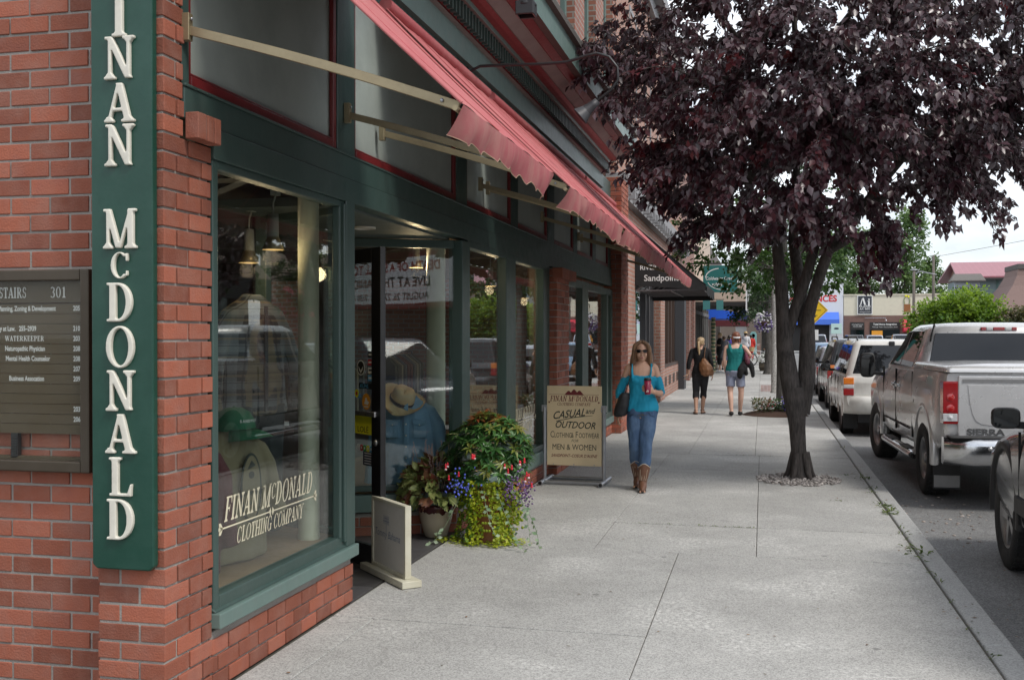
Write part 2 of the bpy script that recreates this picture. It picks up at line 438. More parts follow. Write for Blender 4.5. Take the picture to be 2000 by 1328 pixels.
def Mconcrete(name, col, speck=.35, fine=260, worn=.3, tint=.12, spots=True):
    m, nt, out = _new(name)
    co = coord(nt)
    big = nz(nt, co, .55, 6, .6); mid = nz(nt, co, 6, 6, .65)
    vo = N(nt, 'TexVoronoi'); vo.inputs['Scale'].default_value = fine; Lk(nt, co, vo.inputs['Vector'])
    sp = N(nt, 'SeparateColor'); Lk(nt, vo.outputs['Color'], sp.inputs[0])
    c = mixc(nt, big, tuple(x * .84 for x in col), tuple(x * 1.12 for x in col))
    c = mixc(nt, 1.0, c, mixc(nt, mid, (.86, .86, .86), (1.13, 1.13, 1.12)), 'MULTIPLY')
    c = mixc(nt, 1.0, c, mixc(nt, sp.outputs[0], (1 - speck,) * 3, (1 + speck,) * 3), 'MULTIPLY')
    # worn bright patches where the paste has gone
    wf = mth(nt, 'MULTIPLY', ramp(nt, nz(nt, co, 1.1, 3, .5), [(.5, 0.0), (.64, 1.0)]), ramp(nt, nz(nt, co, 34, 5, .75), [(.5, 0.0), (.58, 1.0)]))
    c = mixc(nt, mth(nt, 'MULTIPLY', wf, worn), c, tuple(min(1, x * 1.7) for x in col))
    if spots:   # chewing gum and stains
        v2 = N(nt, 'TexVoronoi'); v2.inputs['Scale'].default_value = 1.9; Lk(nt, co, v2.inputs['Vector'])
        c = mixc(nt, mth(nt, 'MULTIPLY', ramp(nt, v2.outputs['Distance'], [(.035, 1.0), (.05, 0.0)]), .5), c, (.09, .09, .09))
        st = ramp(nt, nz(nt, co, .9, 7, .7), [(.56, 0.0), (.72, 1.0)])
        c = mixc(nt, mth(nt, 'MULTIPLY', st, .35), c, tuple(x * .55 for x in col))
    if spots:
        wv = N(nt, 'TexNoise'); wv.inputs['Scale'].default_value = 3.0; wv.inputs['Detail'].default_value = 5; Lk(nt, co, wv.inputs['Vector'])
        va = N(nt, 'VectorMath', operation='MULTIPLY_ADD'); va.inputs[1].default_value = (.35, .35, .35); Lk(nt, wv.outputs['Color'], va.inputs[0]); Lk(nt, co, va.inputs[2])
        v3 = N(nt, 'TexVoronoi', feature='DISTANCE_TO_EDGE'); v3.inputs['Scale'].default_value = .42; Lk(nt, va.outputs[0], v3.inputs['Vector'])
        ck = mth(nt, 'MULTIPLY', ramp(nt, v3.outputs['Distance'], [(.0016, 1.0), (.0042, 0.0)]), ramp(nt, nz(nt, co, .5, 2), [(.47, 0.0), (.55, 1.0)]))
        c = mixc(nt, mth(nt, 'MULTIPLY', ck, .22), c, tuple(x * .3 for x in col))
        lg = ramp(nt, nz(nt, co, .33, 4, .6), [(.38, 0.0), (.62, 1.0)])
        c = mixc(nt, 1.0, c, mixc(nt, lg, (.87, .87, .86), (1.08, 1.08, 1.07)), 'MULTIPLY')
    if tint:
        a = N(nt, 'Attribute', attribute_name='tint')
        f = mth(nt, 'ADD', mth(nt, 'MULTIPLY', mth(nt, 'SUBTRACT', a.outputs['Fac'], .5), 2 * tint), 1.0)
        cb = N(nt, 'CombineXYZ')
        for i in range(3): Lk(nt, f, cb.inputs[i])
        c = mixc(nt, 1.0, c, cb.outputs[0], 'MULTIPLY')
    p = N(nt, 'BsdfPrincipled'); Lk(nt, c, p.inputs['Base Color']); p.inputs['Roughness'].default_value = .88
    p.inputs['Specular IOR Level'].default_value = .25
    b = N(nt, 'Bump'); b.inputs['Strength'].default_value = .35; b.inputs['Distance'].default_value = .004
    Lk(nt, mth(nt, 'ADD', sp.outputs[0], mid), b.inputs['Height']); Lk(nt, b.outputs[0], p.inputs['Normal'])
    Lk(nt, p.outputs[0], out.inputs[0]); return m

def Mplaid(name):
    m, nt, out = _new(name)
    co = coord(nt); sp = N(nt, 'SeparateXYZ'); Lk(nt, co, sp.inputs[0])
    def band(o, f, ph, w):
        s_ = mth(nt, 'FRACT', mth(nt, 'ADD', mth(nt, 'MULTIPLY', o, f), ph))
        return mth(nt, 'LESS_THAN', mth(nt, 'ABSOLUTE', mth(nt, 'SUBTRACT', s_, .5)), w)
    h = sp.outputs[1]; v = sp.outputs[2]
    c = mixc(nt, mth(nt, 'MULTIPLY', band(h, 9, 0, .22), .55), (.025, .034, .044), (.22, .25, .27))
    c = mixc(nt, mth(nt, 'MULTIPLY', band(v, 9, 0, .22), .55), c, (.22, .25, .27))
    c = mixc(nt, mth(nt, 'MULTIPLY', band(h, 9, .5, .06), .7), c, (.2, .16, .1))
    c = mixc(nt, mth(nt, 'MULTIPLY', band(v, 9, .5, .06), .7), c, (.2, .16, .1))
    c = mixc(nt, mth(nt, 'MULTIPLY', band(h, 18, .25, .05), .6), c, (.01, .012, .02))
    c = mixc(nt, mth(nt, 'MULTIPLY', band(v, 18, .25, .05), .6), c, (.01, .012, .02))
    p = N(nt, 'BsdfPrincipled'); Lk(nt, c, p.inputs['Base Color']); p.inputs['Roughness'].default_value = .9
    Lk(nt, p.outputs[0], out.inputs[0]); return m

def Mstripe(name, ca, cb_, freq, axis=0, rough=.7, duty=.5):
    m, nt, out = _new(name)
    sp = N(nt, 'SeparateXYZ'); Lk(nt, coord(nt), sp.inputs[0])
    f = mth(nt, 'LESS_THAN', mth(nt, 'FRACT', mth(nt, 'MULTIPLY', sp.outputs[axis], freq)), duty)
    c = mixc(nt, f, ca, cb_)
    c = mixc(nt, 1.0, c, mixc(nt, nz(nt, coord(nt), 3, 5), (.8, .8, .8), (1.15, 1.15, 1.15)), 'MULTIPLY')
    p = N(nt, 'BsdfPrincipled'); Lk(nt, c, p.inputs['Base Color']); p.inputs['Roughness'].default_value = rough
    Lk(nt, p.outputs[0], out.inputs[0]); return m

BRK = M('brick', (.29, .088, .05), .85, ns=7, na=.2, bump=.45, bs=110, tint=.33, col2=(.165, .055, .043), dirt=.34, dcol=(.34, .2, .16), ds=6, streak=.12)
MORT = M('mortar', (.34, .315, .285), .95, ns=30, na=.2, bump=.6, bs=140, dirt=.3)
GREEN = M('green_paint', (.044, .08, .07), .42, ns=5, na=.15, bump=.08, bs=40, dirt=.35, dcol=(.075, .1, .09), ds=2.2, streak=.3)
GREEN_L = M('pale_green_paint', (.13, .2, .18), .45, ns=6, na=.12, bump=.08, bs=40, dirt=.25, dcol=(.16, .18, .165), ds=3, streak=.25)
GREEN_SIGN = M('sign_green', (.006, .052, .034), .38, ns=9, na=.14, bump=.06, bs=60, dirt=.22, dcol=(.05, .13, .1), ds=4)
REDT = M('red_trim_paint', (.17, .018, .02), .4, ns=9, na=.15, bump=.05, dirt=.2, dcol=(.2, .06, .05))
PANELG = M('transom_board', (.36, .4, .365), .5, ns=3, na=.12, bump=.05, bs=300, dirt=.3, dcol=(.07, .085, .075), ds=1.6)
CREAM = M('cream_letter', (.7, .67, .58), .55, ns=22, na=.08, bump=.1, bs=60, dirt=.3, dcol=(.4, .37, .3), ds=9)
AWN = M('awning_canvas', (.42, .1, .105), .8, ns=4, na=.16, bump=.15, bs=200, dirt=.5, dcol=(.48, .22, .2), ds=1.7, streak=.4, under=(.05, .02, .02))  # underside darkness put into the colour; it cuts the red bounce light
AWN_P = M('awning_valance_canvas', (.42, .11, .12), .85, ns=5, na=.15, bump=.15, bs=200, dirt=.55, dcol=(.45, .27, .22), ds=3, streak=.45, trans=.12)
BRASS = M('tan_metal', (.33, .27, .165), .4, metal=.55, ns=30, na=.1, dirt=.3, dcol=(.14, .11, .07), ds=6)
BLACK = M('black_paint', (.012, .012, .013), .4, ns=20, na=.2, bump=.05, dirt=.15, dcol=(.05, .05, .05))
BRONZE = M('bronze_frame', (.06, .046, .03), .42, metal=.35, ns=16, na=.1, dirt=.25, dcol=(.12, .1, .08))
GLASS = Mglass('shop_glass', boost=1.05, wav=.012)
GLASS_D = Mglass('dark_glass', (.3, .33, .33), boost=2.2, wav=.02)
STEEL = M('galvanised_steel', (.38, .39, .41), .38, metal=.8, ns=25, na=.14, dirt=.25, dcol=(.2, .2, .2), ds=8)
ALU = M('aluminium', (.5, .5, .5), .3, metal=.9, ns=30, na=.08)
DARKWALL = M('shop_dark_wall', (.05, .04, .034), .8, ns=2, na=.3)
OFFW = M('off_white_paint', (.62, .6, .54), .6, ns=12, na=.07, dirt=.2, dcol=(.4, .36, .28), ds=5)
WOOD = M('display_floor_wood', (.26, .16, .085), .55, ns=9, na=.25, dirt=.4, dcol=(.12, .07, .035), ds=4)
# ------------------------------------------------------------------ the setting: ground, road, kerb, pavement
SIDE = Mconcrete('pavement_concrete', (.385, .38, .366), speck=.3, fine=150, worn=.7, tint=.16)
KERB = Mconcrete('kerb_concrete', (.36, .36, .35), speck=.22, fine=150, worn=.2, spots=False)
ASPH = Mconcrete('asphalt', (.2, .2, .2), speck=.4, fine=120, worn=.35, tint=0)
SOIL = M('joint_soil', (.085, .078, .062), .95, ns=20, na=.4, bump=.4)
PAVER = M('red_paver', (.28, .2, .18), .85, ns=8, tint=.3)
g = MB(); g.quad((-500, -400, -.135), (500, -400, -.135), (500, 600, -.135), (-500, 600, -.135)); g.build('ground', M('ground_dust', (.16, .15, .135), .95, ns=.3), kind='structure')
g = MB(); g.quad((1.2, -60, -.12), (13.2, -60, -.12), (13.2, 94, -.12), (1.2, 94, -.12)); g.quad((-90, 94, -.12), (90, 94, -.12), (90, 107, -.12), (-90, 107, -.12))
g.quad((-90, -14, -.12), (1.2, -14, -.12), (1.2, -2.5, -.12), (-90, -2.5, -.12)); g.build('road', ASPH, kind='structure')
mk = MB()
for y in range(-40, 92, 7): mk.box(7.0, 7.12, y, y + 3, -.119, -.115)
mk.build('road_marking', M('road_paint', (.7, .68, .6), .7, ns=30, dirt=.6, dcol=(.2, .2, .2)), kind='structure')
# pavement: slabs with open joints lying on soil
s = MB(); r = random.Random(3)
ys = [-2.4, 0.3, 3.2, 5.75, 8.02, 9.2, 11.22, 13.05, 14.72, 16.4, 18.1, 19.7, 21.5, 23.4, 25.4, 27.5, 30, 33, 36, 39, 42, 45.5, 49, 53, 57, 62, 67, 72, 78, 84, 90]
gp = .0022
for i in range(len(ys) - 1):
    y0, y1 = ys[i] + gp, ys[i + 1] - gp
    far = -2.46 if y1 < 28 else -3.6
    if y1 <= 8.1: xs = [far, -2.2, -.62, 1.13] if y1 < 8 else [far, -1.9, 0.0, 1.13]
    elif y1 < 15: xs = [far, -1.27, -.045, 1.13]
    else: xs = [far, -1.0, -.1, 1.13]
    if i == 3: xs = [far, -.62, 1.13]
    for j in range(len(xs) - 1):
        s.t = r.uniform(.3, .7)
        if i == 4 and j == 1: s.t = .62
        x0, x1 = xs[j] + gp, xs[j + 1] - gp
        if y0 > 11 and y1 < 15 and False: continue
        s.box(x0, x1, y0 + .0035, y1 - .0035, -.11, r.uniform(-.0015, .0015))
s.build('pavement', SIDE, kind='structure', bevel=.005, seg=2)
g = MB(); g.box(-3.6, 1.14, -2.4, 92, -.13, -.008); g.build('pavement_bed', SOIL, kind='structure')
k = MB(); y = -2.4
while y < 92:
    L = r.uniform(2.6, 3.4); k.t = r.uniform(.35, .65); k.box(1.143, 1.30, y + .003, y + L - .003, -.2, .004 + r.uniform(-.002, .002)); y += L
k.build('kerb', KERB, kind='structure', bevel=.018, seg=3)
k = MB(); k.t = .5; k.box(12.9, 13.05, -10, 92, -.2, 0); k.box(13.05, 16, -10, 92, -.2, -.005); k.box(-90, 90, 107.0, 112, -.2, .0); k.build('opposite_pavement', KERB, kind='structure')
pv = MB()
for i in range(12):
    for j in range(20):
        pv.t = r.random(); pv.box(-.06 + i * .1, .03 + i * .1, 31.5 + j * .2, 31.69 + j * .2, .001, .006)
pv.build('paver_strip', PAVER, kind='structure')
# dark tiles of the recessed entry
TILE = M('slate_tile', (.06, .058, .06), .45, ns=6, na=.25, tint=.35, bump=.1, bs=30, dirt=.3, dcol=(.12, .11, .1))
t = MB()
for i in range(6):
    for j in range(6):
        t.t = r.random(); x1 = -2.475 - i * .42; y0 = 6.06 + j * .4
        t.box(x1 - .415, x1, y0, min(y0 + .395, 8.43), -.05, .003)
t.build('entry_floor', TILE, kind='structure', bevel=.002, seg=1)

# ------------------------------------------------------------------ the corner shop building
shop = thing('shop_building', 'red brick corner shop with green wooden shopfront, maroon trim and tall display windows', 'shop building', (-2.47, 4.0, 0), world=True)
CL = .081; BL = .2032; GP = .011
def bricks(mb, o, u, n, length, z0, z1, off=0.0, jit=.003, depth=.055, k0=0):
    o, u, n = V(o), V(u), V(n); k = k0; z = z0
    while z + CL - GP <= z1 + .012:
        st = -off - (BL / 2 if k % 2 else 0)
        while st < length:
            a, b = max(st, 0), min(st + BL - GP, length)
            if b - a > .018:
                mb.t = rng.random(); j = rng.uniform(-jit, jit)
                h = CL - GP
                mb.obox(o + u * ((a + b) / 2) + n * (j - depth / 2) + V((0, 0, z + h / 2 + rng.uniform(-.0012, .0012) - o.z)), u * ((b - a) / 2), n * (depth / 2), V((0, 0, h / 2)))
            st += BL
        z += CL; k += 1
# left wall (faces the side street)
mb = MB(); bricks(mb, (-3.95, 4.10, 0), (1, 0, 0), (0, -1, 0), 1.15, .01, 3.75, off=.07)
mb.m = 1; mb.box(-9, -2.81, 4.1055, 4.3, 0, 3.78)
mb.m = 2; mb.box(-9, -3.96, 4.098, 4.105, 0, 3.78)
BW_XZ = Mbrickwall('brick_wall_side', (.27, .085, .055), (.2, .065, .045), (.26, .25, .23), axis='XZ')
mb.build('side_wall', [BRK, MORT, BW_XZ], shop, bevel=.0035, seg=2)
# pilaster at the corner: courses wrap round
mb = MB(); z = .01; k = 0; h = CL - GP
def bb(x0, x1, y0, y1, z):
    mb.t = rng.random(); mb.box(x0, x1, y0, y1, z, z + h)
while z < 3.75:
    j = rng.uniform(-.002, .003); yr = 4.385 if z < 2.5 else 4.155
    e = rng.uniform(-.007, .007); xo = -2.478 + rng.uniform(-.002, .004)
    if k % 2 == 0:
        bb(-2.80, -2.607, 4.0 + j, 4.105, z); bb(-2.596, xo, 4.0 + j, 4.092 if z > 2.5 else 4.192, z)
        if z < 2.5: bb(-2.57, xo + .004, 4.203, yr + e, z)
        else: bb(-2.57, xo + .005, 4.103, yr + e, z)
    else:
        bb(-2.803, -2.70, 4.0 + j, 4.105, z); bb(-2.689, xo, 4.0 + j, 4.092 if z < 2.5 else yr + e, z)
        if z < 2.5: bb(-2.57, xo + .003, 4.103, 4.295, z); bb(-2.57, xo + .004, 4.306, yr + e + .008, z)
    z += CL; k += 1
mb.m = 1; mb.box(-2.798, -2.484, 4.0055, 4.14, 0, 3.76); mb.box(-2.56, -2.4855, 4.1, 4.375, 0, 2.5)
mb.build('pilaster', [BRK, MORT], shop, bevel=.0035, seg=2)
# corbelled cap of three bricks on edge
mb = MB()
for i, y in enumerate((4.158, 4.240, 4.304)):
    mb.t = .35 + .2 * i; mb.box(-2.47, -2.405, y, y + (.072 if i == 0 else .054), 2.512, 2.628)
mb.m = 1; mb.box(-2.468, -2.412, 4.162, 4.35, 2.516, 2.624)
mb.build('pilaster_cap', [BRK, MORT], shop, bevel=.004)
# brick plinths
mb = MB(); bricks(mb, (-2.47, 4.39, 0), (0, 1, 0), (1, 0, 0), 1.70, .005, .29, jit=.002, off=.05)
dsp = V((-.82, .44, 0)); dsp.normalize(); nsp = V((dsp.y, -dsp.x, 0)) * -1
bricks(mb, (-2.485, 6.098, 0), tuple(dsp), (-dsp.y * -1, dsp.x * -1 * -1, 0) if False else (V((0.44, .82, 0)).normalized()), .9, .005, .29, jit=.002)
mb.m = 1; mb.prism([(-2.482, 4.38, 0), (-2.482, 6.08, 0), (-3.3, 6.515, 0), (-3.3, 4.38, 0)], (0, 0, .275))
mb.build('plinth', [BRK, MORT], shop, bevel=.003, seg=1)
mb = MB(); UF = V((-.8856, -.4644, 0)); NF = V((.4644, -.8856, 0)); bricks(mb, (-3.29, 8.0, 0), tuple(-UF), tuple(NF), .925, .005, .2, jit=.002); bricks(mb, (-2.46, 8.44, 0), (0, 1, 0), (1, 0, 0), 3.7, .005, .2, jit=.002)
bricks(mb, (-2.46, 12.95, 0), (0, 1, 0), (1, 0, 0), 4.6, .005, .2, jit=.002)
mb.m = 1; mb.prism([(-2.472, 8.438, 0), (-3.29, 8.012, 0), (-3.3, 17.5, 0), (-2.472, 17.5, 0)], (0, 0, .19)); mb.build('plinth', [BRK, MORT], shop, bevel=.003, seg=1)
# piers between the bays
for (y0, y1, xf) in ((12.16, 12.95, -2.36), (17.5, 18.4, -2.30)):
    mb = MB(); bricks(mb, (-2.6, y0, 0), (1, 0, 0), (0, -1, 0), xf + 2.6 - .0, .005, 2.45 if y0 < 15 else 4.3, jit=.003)
    bricks(mb, (xf, y0 + .002, 0), (0, 1, 0), (1, 0, 0), y1 - y0, .005, 2.45 if y0 < 15 else 4.3, jit=.003, off=.1)
    mb.m = 1; mb.box(-2.7, xf - .01, y0 + .01, y1, 0, 2.44 if y0 < 15 else 4.3)
    if y0 < 15:
        mb.m = 0
        for i in range(4): mb.t = rng.random(); mb.box(xf - .05, xf + .07, y0 - .03 + i * .24, y0 + .2 + i * .24, 2.32, 2.44)
    mb.build('pier', [BRK, MORT], shop, bevel=.003, seg=1)

def frame_yz(mb, X0, X1, y0, y1, z0, z1, w, wb=None, wt=None):
    wb = wb or w; wt = wt or w
    mb.box(X0, X1, y0, y0 + w, z0, z1); mb.box(X0, X1, y1 - w, y1, z0, z1)
    mb.box(X0, X1, y0 + w, y1 - w, z0, z0 + wb); mb.box(X0, X1, y0 + w, y1 - w, z1 - wt, z1)
# bay 1 window: frame, panes, sill
mb = MB(); frame_yz(mb, -2.545, -2.47, 4.395, 6.02, .365, 2.46, .05, .07, .04)
mb.box(-2.53, -2.455, 5.955, 6.095, .363, 2.462)
mb.box(-2.51, -2.462, 5.865, 5.90, .43, 2.42); mb.box(-2.50, -2.45, 5.915, 5.945, .40, 2.44)
mb.prism([(-2.455, 4.39, .365), (-2.53, 4.39, .425), (-2.53, 4.39, .365)], (0, 1.69, 0))
win = mb.build('window', GREEN, shop, bevel=.006)
mb = MB(); mb.box(-2.506, -2.5, 4.45, 5.96, .43, 2.425); mb.build('pane', GLASS, win)
mb = MB(); a = V((-2.505, 6.09, 0)); b = V((-3.28, 6.505, 0)); nn = V((.44, .82, 0)).normalized() * .003
mb.prism([a - nn + V((0, 0, .42)), b - nn + V((0, 0, .42)), b - nn + V((0, 0, 2.42)), a - nn + V((0, 0, 2.42))], nn * 2); mb.build('side_pane', GLASS, win)
mb = MB(); mb.bar(a + V((0, 0, .39)), b + V((0, 0, .39)), .07, .08); mb.bar(a + V((0, 0, 2.44)), b + V((0, 0, 2.44)), .07, .08); mb.bar(b + V((0, 0, .35)), b + V((0, 0, 2.48)), .08, .08); mb.build('side_frame', GREEN, win, bevel=.005)
mb = MB(); mb.box(-2.56, -2.432, 4.388, 6.10, .29, .362); mb.bar((-2.5, 6.1, .326), (-3.28, 6.52, .326), .1, .072); mb.build('sill', GREEN_L, shop, bevel=.006)
# bay 2 windows
mb = MB()
mb.box(-2.56, -2.44, 8.43, 8.64, .37, 2.44); pA, pB = V((-2.52, 8.43, 0)), V((-3.29, 8.026, 0)); mb.bar(pB + V((0, 0, .37)), pB + V((0, 0, 2.44)), .07, .07)
mb.bar(pA + V((0, 0, .39)), pB + V((0, 0, .39)), .06, .045); mb.bar(pA + V((0, 0, 2.405)), pB + V((0, 0, 2.405)), .06, .07)
for y in (8.64, 10.02, 11.82): mb.box(-2.54, -2.45, y, y + (.06 if y < 9 else .4 if y < 11 else .34), .40, 2.42)
mb.box(-2.54, -2.448, 8.64, 12.16, .34, .40); mb.box(-2.54, -2.452, 8.64, 12.16, 2.40, 2.46)
w2 = mb.build('window', GREEN, shop, bevel=.006)
mb = MB(); mb.prism([pA + V((0, 0, .41)), pB + V((0, 0, .41)), pB + V((0, 0, 2.37)), pA + V((0, 0, 2.37))], -NF * .006); mb.build('side_pane', GLASS, w2)
for y0, y1 in ((8.7, 10.02), (10.42, 11.82)):
    mb = MB(); mb.box(-2.506, -2.5, y0, y1, .4, 2.4); mb.build('pane', GLASS, w2)
mb = MB(); mb.bar(pA + V((.06, .03, .27)), pB + V((0, 0, .27)), .1, .14); mb.box(-2.56, -2.425, 8.42, 12.16, .2, .335); mb.build('sill', GREEN_L, shop, bevel=.006)
# bay 3 windows
mb = MB()
for y in (12.95, 14.49, 16.86, 17.36): mb.box(-2.54, -2.45, y, y + (.12 if y < 14 else .5 if y < 16 else .14), .36, 2.36)
mb.box(-2.54, -2.448, 12.95, 17.5, .30, .38); mb.box(-2.54, -2.452, 12.95, 17.5, 2.3, 2.4)
w3 = mb.build('window', GREEN, shop, bevel=.006)
for y0, y1 in ((13.07, 14.49), (14.99, 16.86), (17.0, 17.36)):
    mb = MB(); mb.box(-2.506, -2.5, y0, y1, .37, 2.31); mb.build('pane', GLASS, w3)
mb = MB(); mb.box(-2.56, -2.42, 12.96, 17.49, .2, .3); mb.build('sill', GREEN_L, shop, bevel=.006)

# fascia beam in two tiers and the frieze boards
mb = MB(); mb.box(-2.56, -2.458, 4.39, 17.5, 2.46, 2.60); mb.box(-2.56, -2.47, 4.155, 17.5, 2.603, 2.742)
mb.box(-2.56, -2.462, 4.15, 17.5, 2.742, 2.756)
mb.build('fascia_beam', GREEN, shop, bevel=.005)
mb = MB(); mb.box(-2.62, -2.485, 4.0, 17.5, 3.78, 4.2)
stiles = [(4.15, 4.215), (5.885, 6.165), (8.40, 8.72), (10.36, 10.66), (12.2, 12.62), (13.95, 14.25), (15.6, 15.9), (17.2, 17.5)]
for a_, b_ in stiles: mb.box(-2.56, -2.482, a_, b_, 2.757, 3.78)
mb.build('transom_frame', GREEN, shop, bevel=.005)
for i in range(len(stiles) - 1):
    y0, y1 = stiles[i][1], stiles[i + 1][0]
    mb = MB(); mb.box(-2.56, -2.515, y0, y1, 2.757, 3.77)
    p = mb.build('transom_panel', PANELG, shop)
    mb = MB(); w = .05
    mb.box(-2.514, -2.487, y0 + .001, y0 + .025, 2.758, 3.77); mb.box(-2.514, -2.487, y1 - w, y1 - .001, 2.758, 3.77)
    mb.box(-2.514, -2.484, y0 + .026, y1 - w - .001, 2.758, 2.758 + w); mb.box(-2.514, -2.492, y0 + .026, y1 - w - .001, 2.81, 2.822)
    mb.build('trim', REDT, p, bevel=.006)
# cornice with its painted bands
prof = [(-2.485, 3.96, 0), (-2.45, 3.97, 1), (-2.45, 4.17, 1), (-2.41, 4.185, 1), (-2.43, 4.19, 1), (-2.43, 4.33, 3), (-2.33, 4.335, 3), (-2.325, 4.375, 1), (-2.27, 4.385, 2), (-2.225, 4.40, 2),
        (-2.21, 4.395, 3), (-2.1, 4.45, 3), (-2.09, 4.447, 2), (-2.02, 4.49, 2), (-2.01, 4.485, 4), (-1.95, 4.5, 4), (-1.95, 4.72, 1), (-1.90, 4.735, 4), (-1.90, 4.80, 4), (-2.49, 4.86, 4)]
mb = MB(); Y0, Y1 = 3.9, 16.45
for i in range(len(prof) - 1):
    a_, b_ = prof[i], prof[i + 1]; mb.m = b_[2]
    mb.quad((a_[0], Y0, a_[1]), (a_[0], Y1, a_[1]), (b_[0], Y1, b_[1]), (b_[0], Y0, b_[1]))
mb.m = 1; mb.poly([(p[0], Y0, p[1]) for p in prof]); mb.poly([(p[0], Y1, p[1]) for p in prof][::-1])
GREYG = M('grey_green_paint', (.22, .26, .235), .5, ns=5, na=.15, dirt=.3, dcol=(.08, .08, .075)); BRN = M('weathered_brown', (.1, .09, .08), .7, ns=6, dirt=.3, dcol=(.05, .05, .05))
cor = mb.build('cornice', [GREEN, GREEN_L, REDT, GREYG, BRN], shop)
mb = MB(); mb.m = 1; mb.box(-2.432, -2.40, 3.9, 16.45, 4.195, 4.332); mb.m = 0; y = 3.95
while y < 16.4: mb.box(-2.399, -2.35, y, y + .035, 4.19, 4.328); y += .095
mb.build('dentil_band', [GREEN, REDT], cor)
# upper storey
BW = Mbrickwall('brick_wall_upper', (.33, .13, .085), (.25, .095, .065), (.3, .27, .24))
mb = MB(); wins = [(5.6 + i * 1.83, 6.65 + i * 1.83) for i in range(7)]
zb, zt, ztop = 5.15, 8.3, 9.6
mb.box(-2.8, -2.47, 4.0, 17.9, 4.86, zb); mb.box(-2.8, -2.47, 4.0, 17.9, zt, ztop)
e = 4.0
for a_, b_ in wins: mb.box(-2.8, -2.471, e, a_, zb, zt); e = b_
mb.box(-2.8, -2.471, e, 17.9, zb, zt)
mb.box(-12, -2.8, 4.0, 4.3, 3.79, ztop); mb.box(-12, -2.8, 17.6, 17.9, 2.9, ztop)
mb.build('upper_wall', BW, shop)
for a_, b_ in wins:
    mb = MB(); frame_yz(mb, -2.68, -2.58, a_, b_, zb, zt, .11); mb.box(-2.66, -2.6, a_ + .11, b_ - .11, 6.7, 6.78); mb.box(-2.58, -2.42, a_ - .04, b_ + .04, zb - .06, zb + .01)
    f = mb.build('upper_window', GREEN_L, shop, bevel=.006)
    mb = MB(); mb.box(-2.645, -2.64, a_ + .1, b_ - .1, zb + .1, zt - .1); mb.build('pane', GLASS_D, f)
mb = MB(); mb.box(-12, -2.3, 3.9, 17.95, 9.6, 9.9); mb.build('parapet', BRN, shop)

# recessed entry: soffit, can light, back wall with doorway, door leaf standing open
mb = MB(); mb.box(-3.36, -2.56, 6.0, 8.44, 2.445, 2.5); mb.build('entry_soffit', M('soffit_paint', (.1, .125, .115), .6, ns=4), shop)
mb = MB(); mb.lathe([(.085, 2.443), (.085, 2.43), (.07, 2.428), (.066, 2.442)], 20, (-2.86, 7.28, 0)); mb.lathe([(.064, 2.441), (.0, 2.441)], 20, (-2.86, 7.28, 0)); mb.build('can_light', OFFW, shop)
mb = MB(); mb.box(-3.36, -3.30, 6.5, 6.56, 0, 2.45); mb.box(-3.36, -3.30, 7.46, 7.54, 0, 2.45); mb.box(-3.36, -3.30, 6.56, 7.46, 2.28, 2.33); mb.box(-3.36, -3.30, 7.54, 7.99, 0, .4); mb.box(-3.36, -3.30, 7.54, 7.99, 2.38, 2.45)
df = mb.build('doorway_frame', BLACK, shop, bevel=.004)
mb = MB(); mb.box(-3.335, -3.33, 7.54, 7.99, .4, 2.38); mb.box(-3.335, -3.33, 6.56, 7.46, 2.33, 2.45); mb.build('side_light', GLASS, df)
# door leaf (hinged at the back wall, swung out)
DL = V((-2.557, 6.86, 0)); DD = V((-.733, .59, 0)).normalized(); DN = V((DD.y, -DD.x, 0)) * -1
DN = V((-.627, -.779, 0)); DW = .94; DH = 2.26
def dpt(s_, z_, n_=0.0): return DL + DD * s_ + DN * n_ + V((0, 0, z_))
def dbox(mb, s0, s1, z0, z1, n0, n1):
    c = (dpt(s0, z0, n0) + dpt(s1, z1, n1)) / 2
    mb.obox(c, DD * ((s1 - s0) / 2), DN * ((n1 - n0) / 2), V((0, 0, (z1 - z0) / 2)))
mb = MB(); dbox(mb, 0, .125, .012, DH, -.022, .022); dbox(mb, DW - .1, DW, .012, DH, -.022, .022); dbox(mb, .125, DW - .1, .012, .17, -.022, .022); dbox(mb, .125, DW - .1, DH - .1, DH, -.022, .022)
mb.build('door', BLACK, shop, bevel=.004); door = shop.children[-1]
door = [o for o in shop.children if o.name.startswith('door') and not o.name.startswith('doorway')][0]
mb = MB(); dbox(mb, .125, DW - .1, .17, DH - .1, -.004, .004); mb.build('pane', GLASS, door)
mb = MB(); dbox(mb, .02, .4, 1.08, 1.115, .045, .06); dbox(mb, .05, .075, 1.08, 1.115, .02, .05); mb.build('pull_bar', ALU, door, bevel=.004)
mb = MB(); ax = Matrix((DD, V((0, 0, 1)), DN)).transposed(); mb.lathe([(.0, .024), (.024, .024), (.022, .034), (.0, .036)], 16, dpt(.06, .9, 0), ax); mb.build('lock', ALU, door)
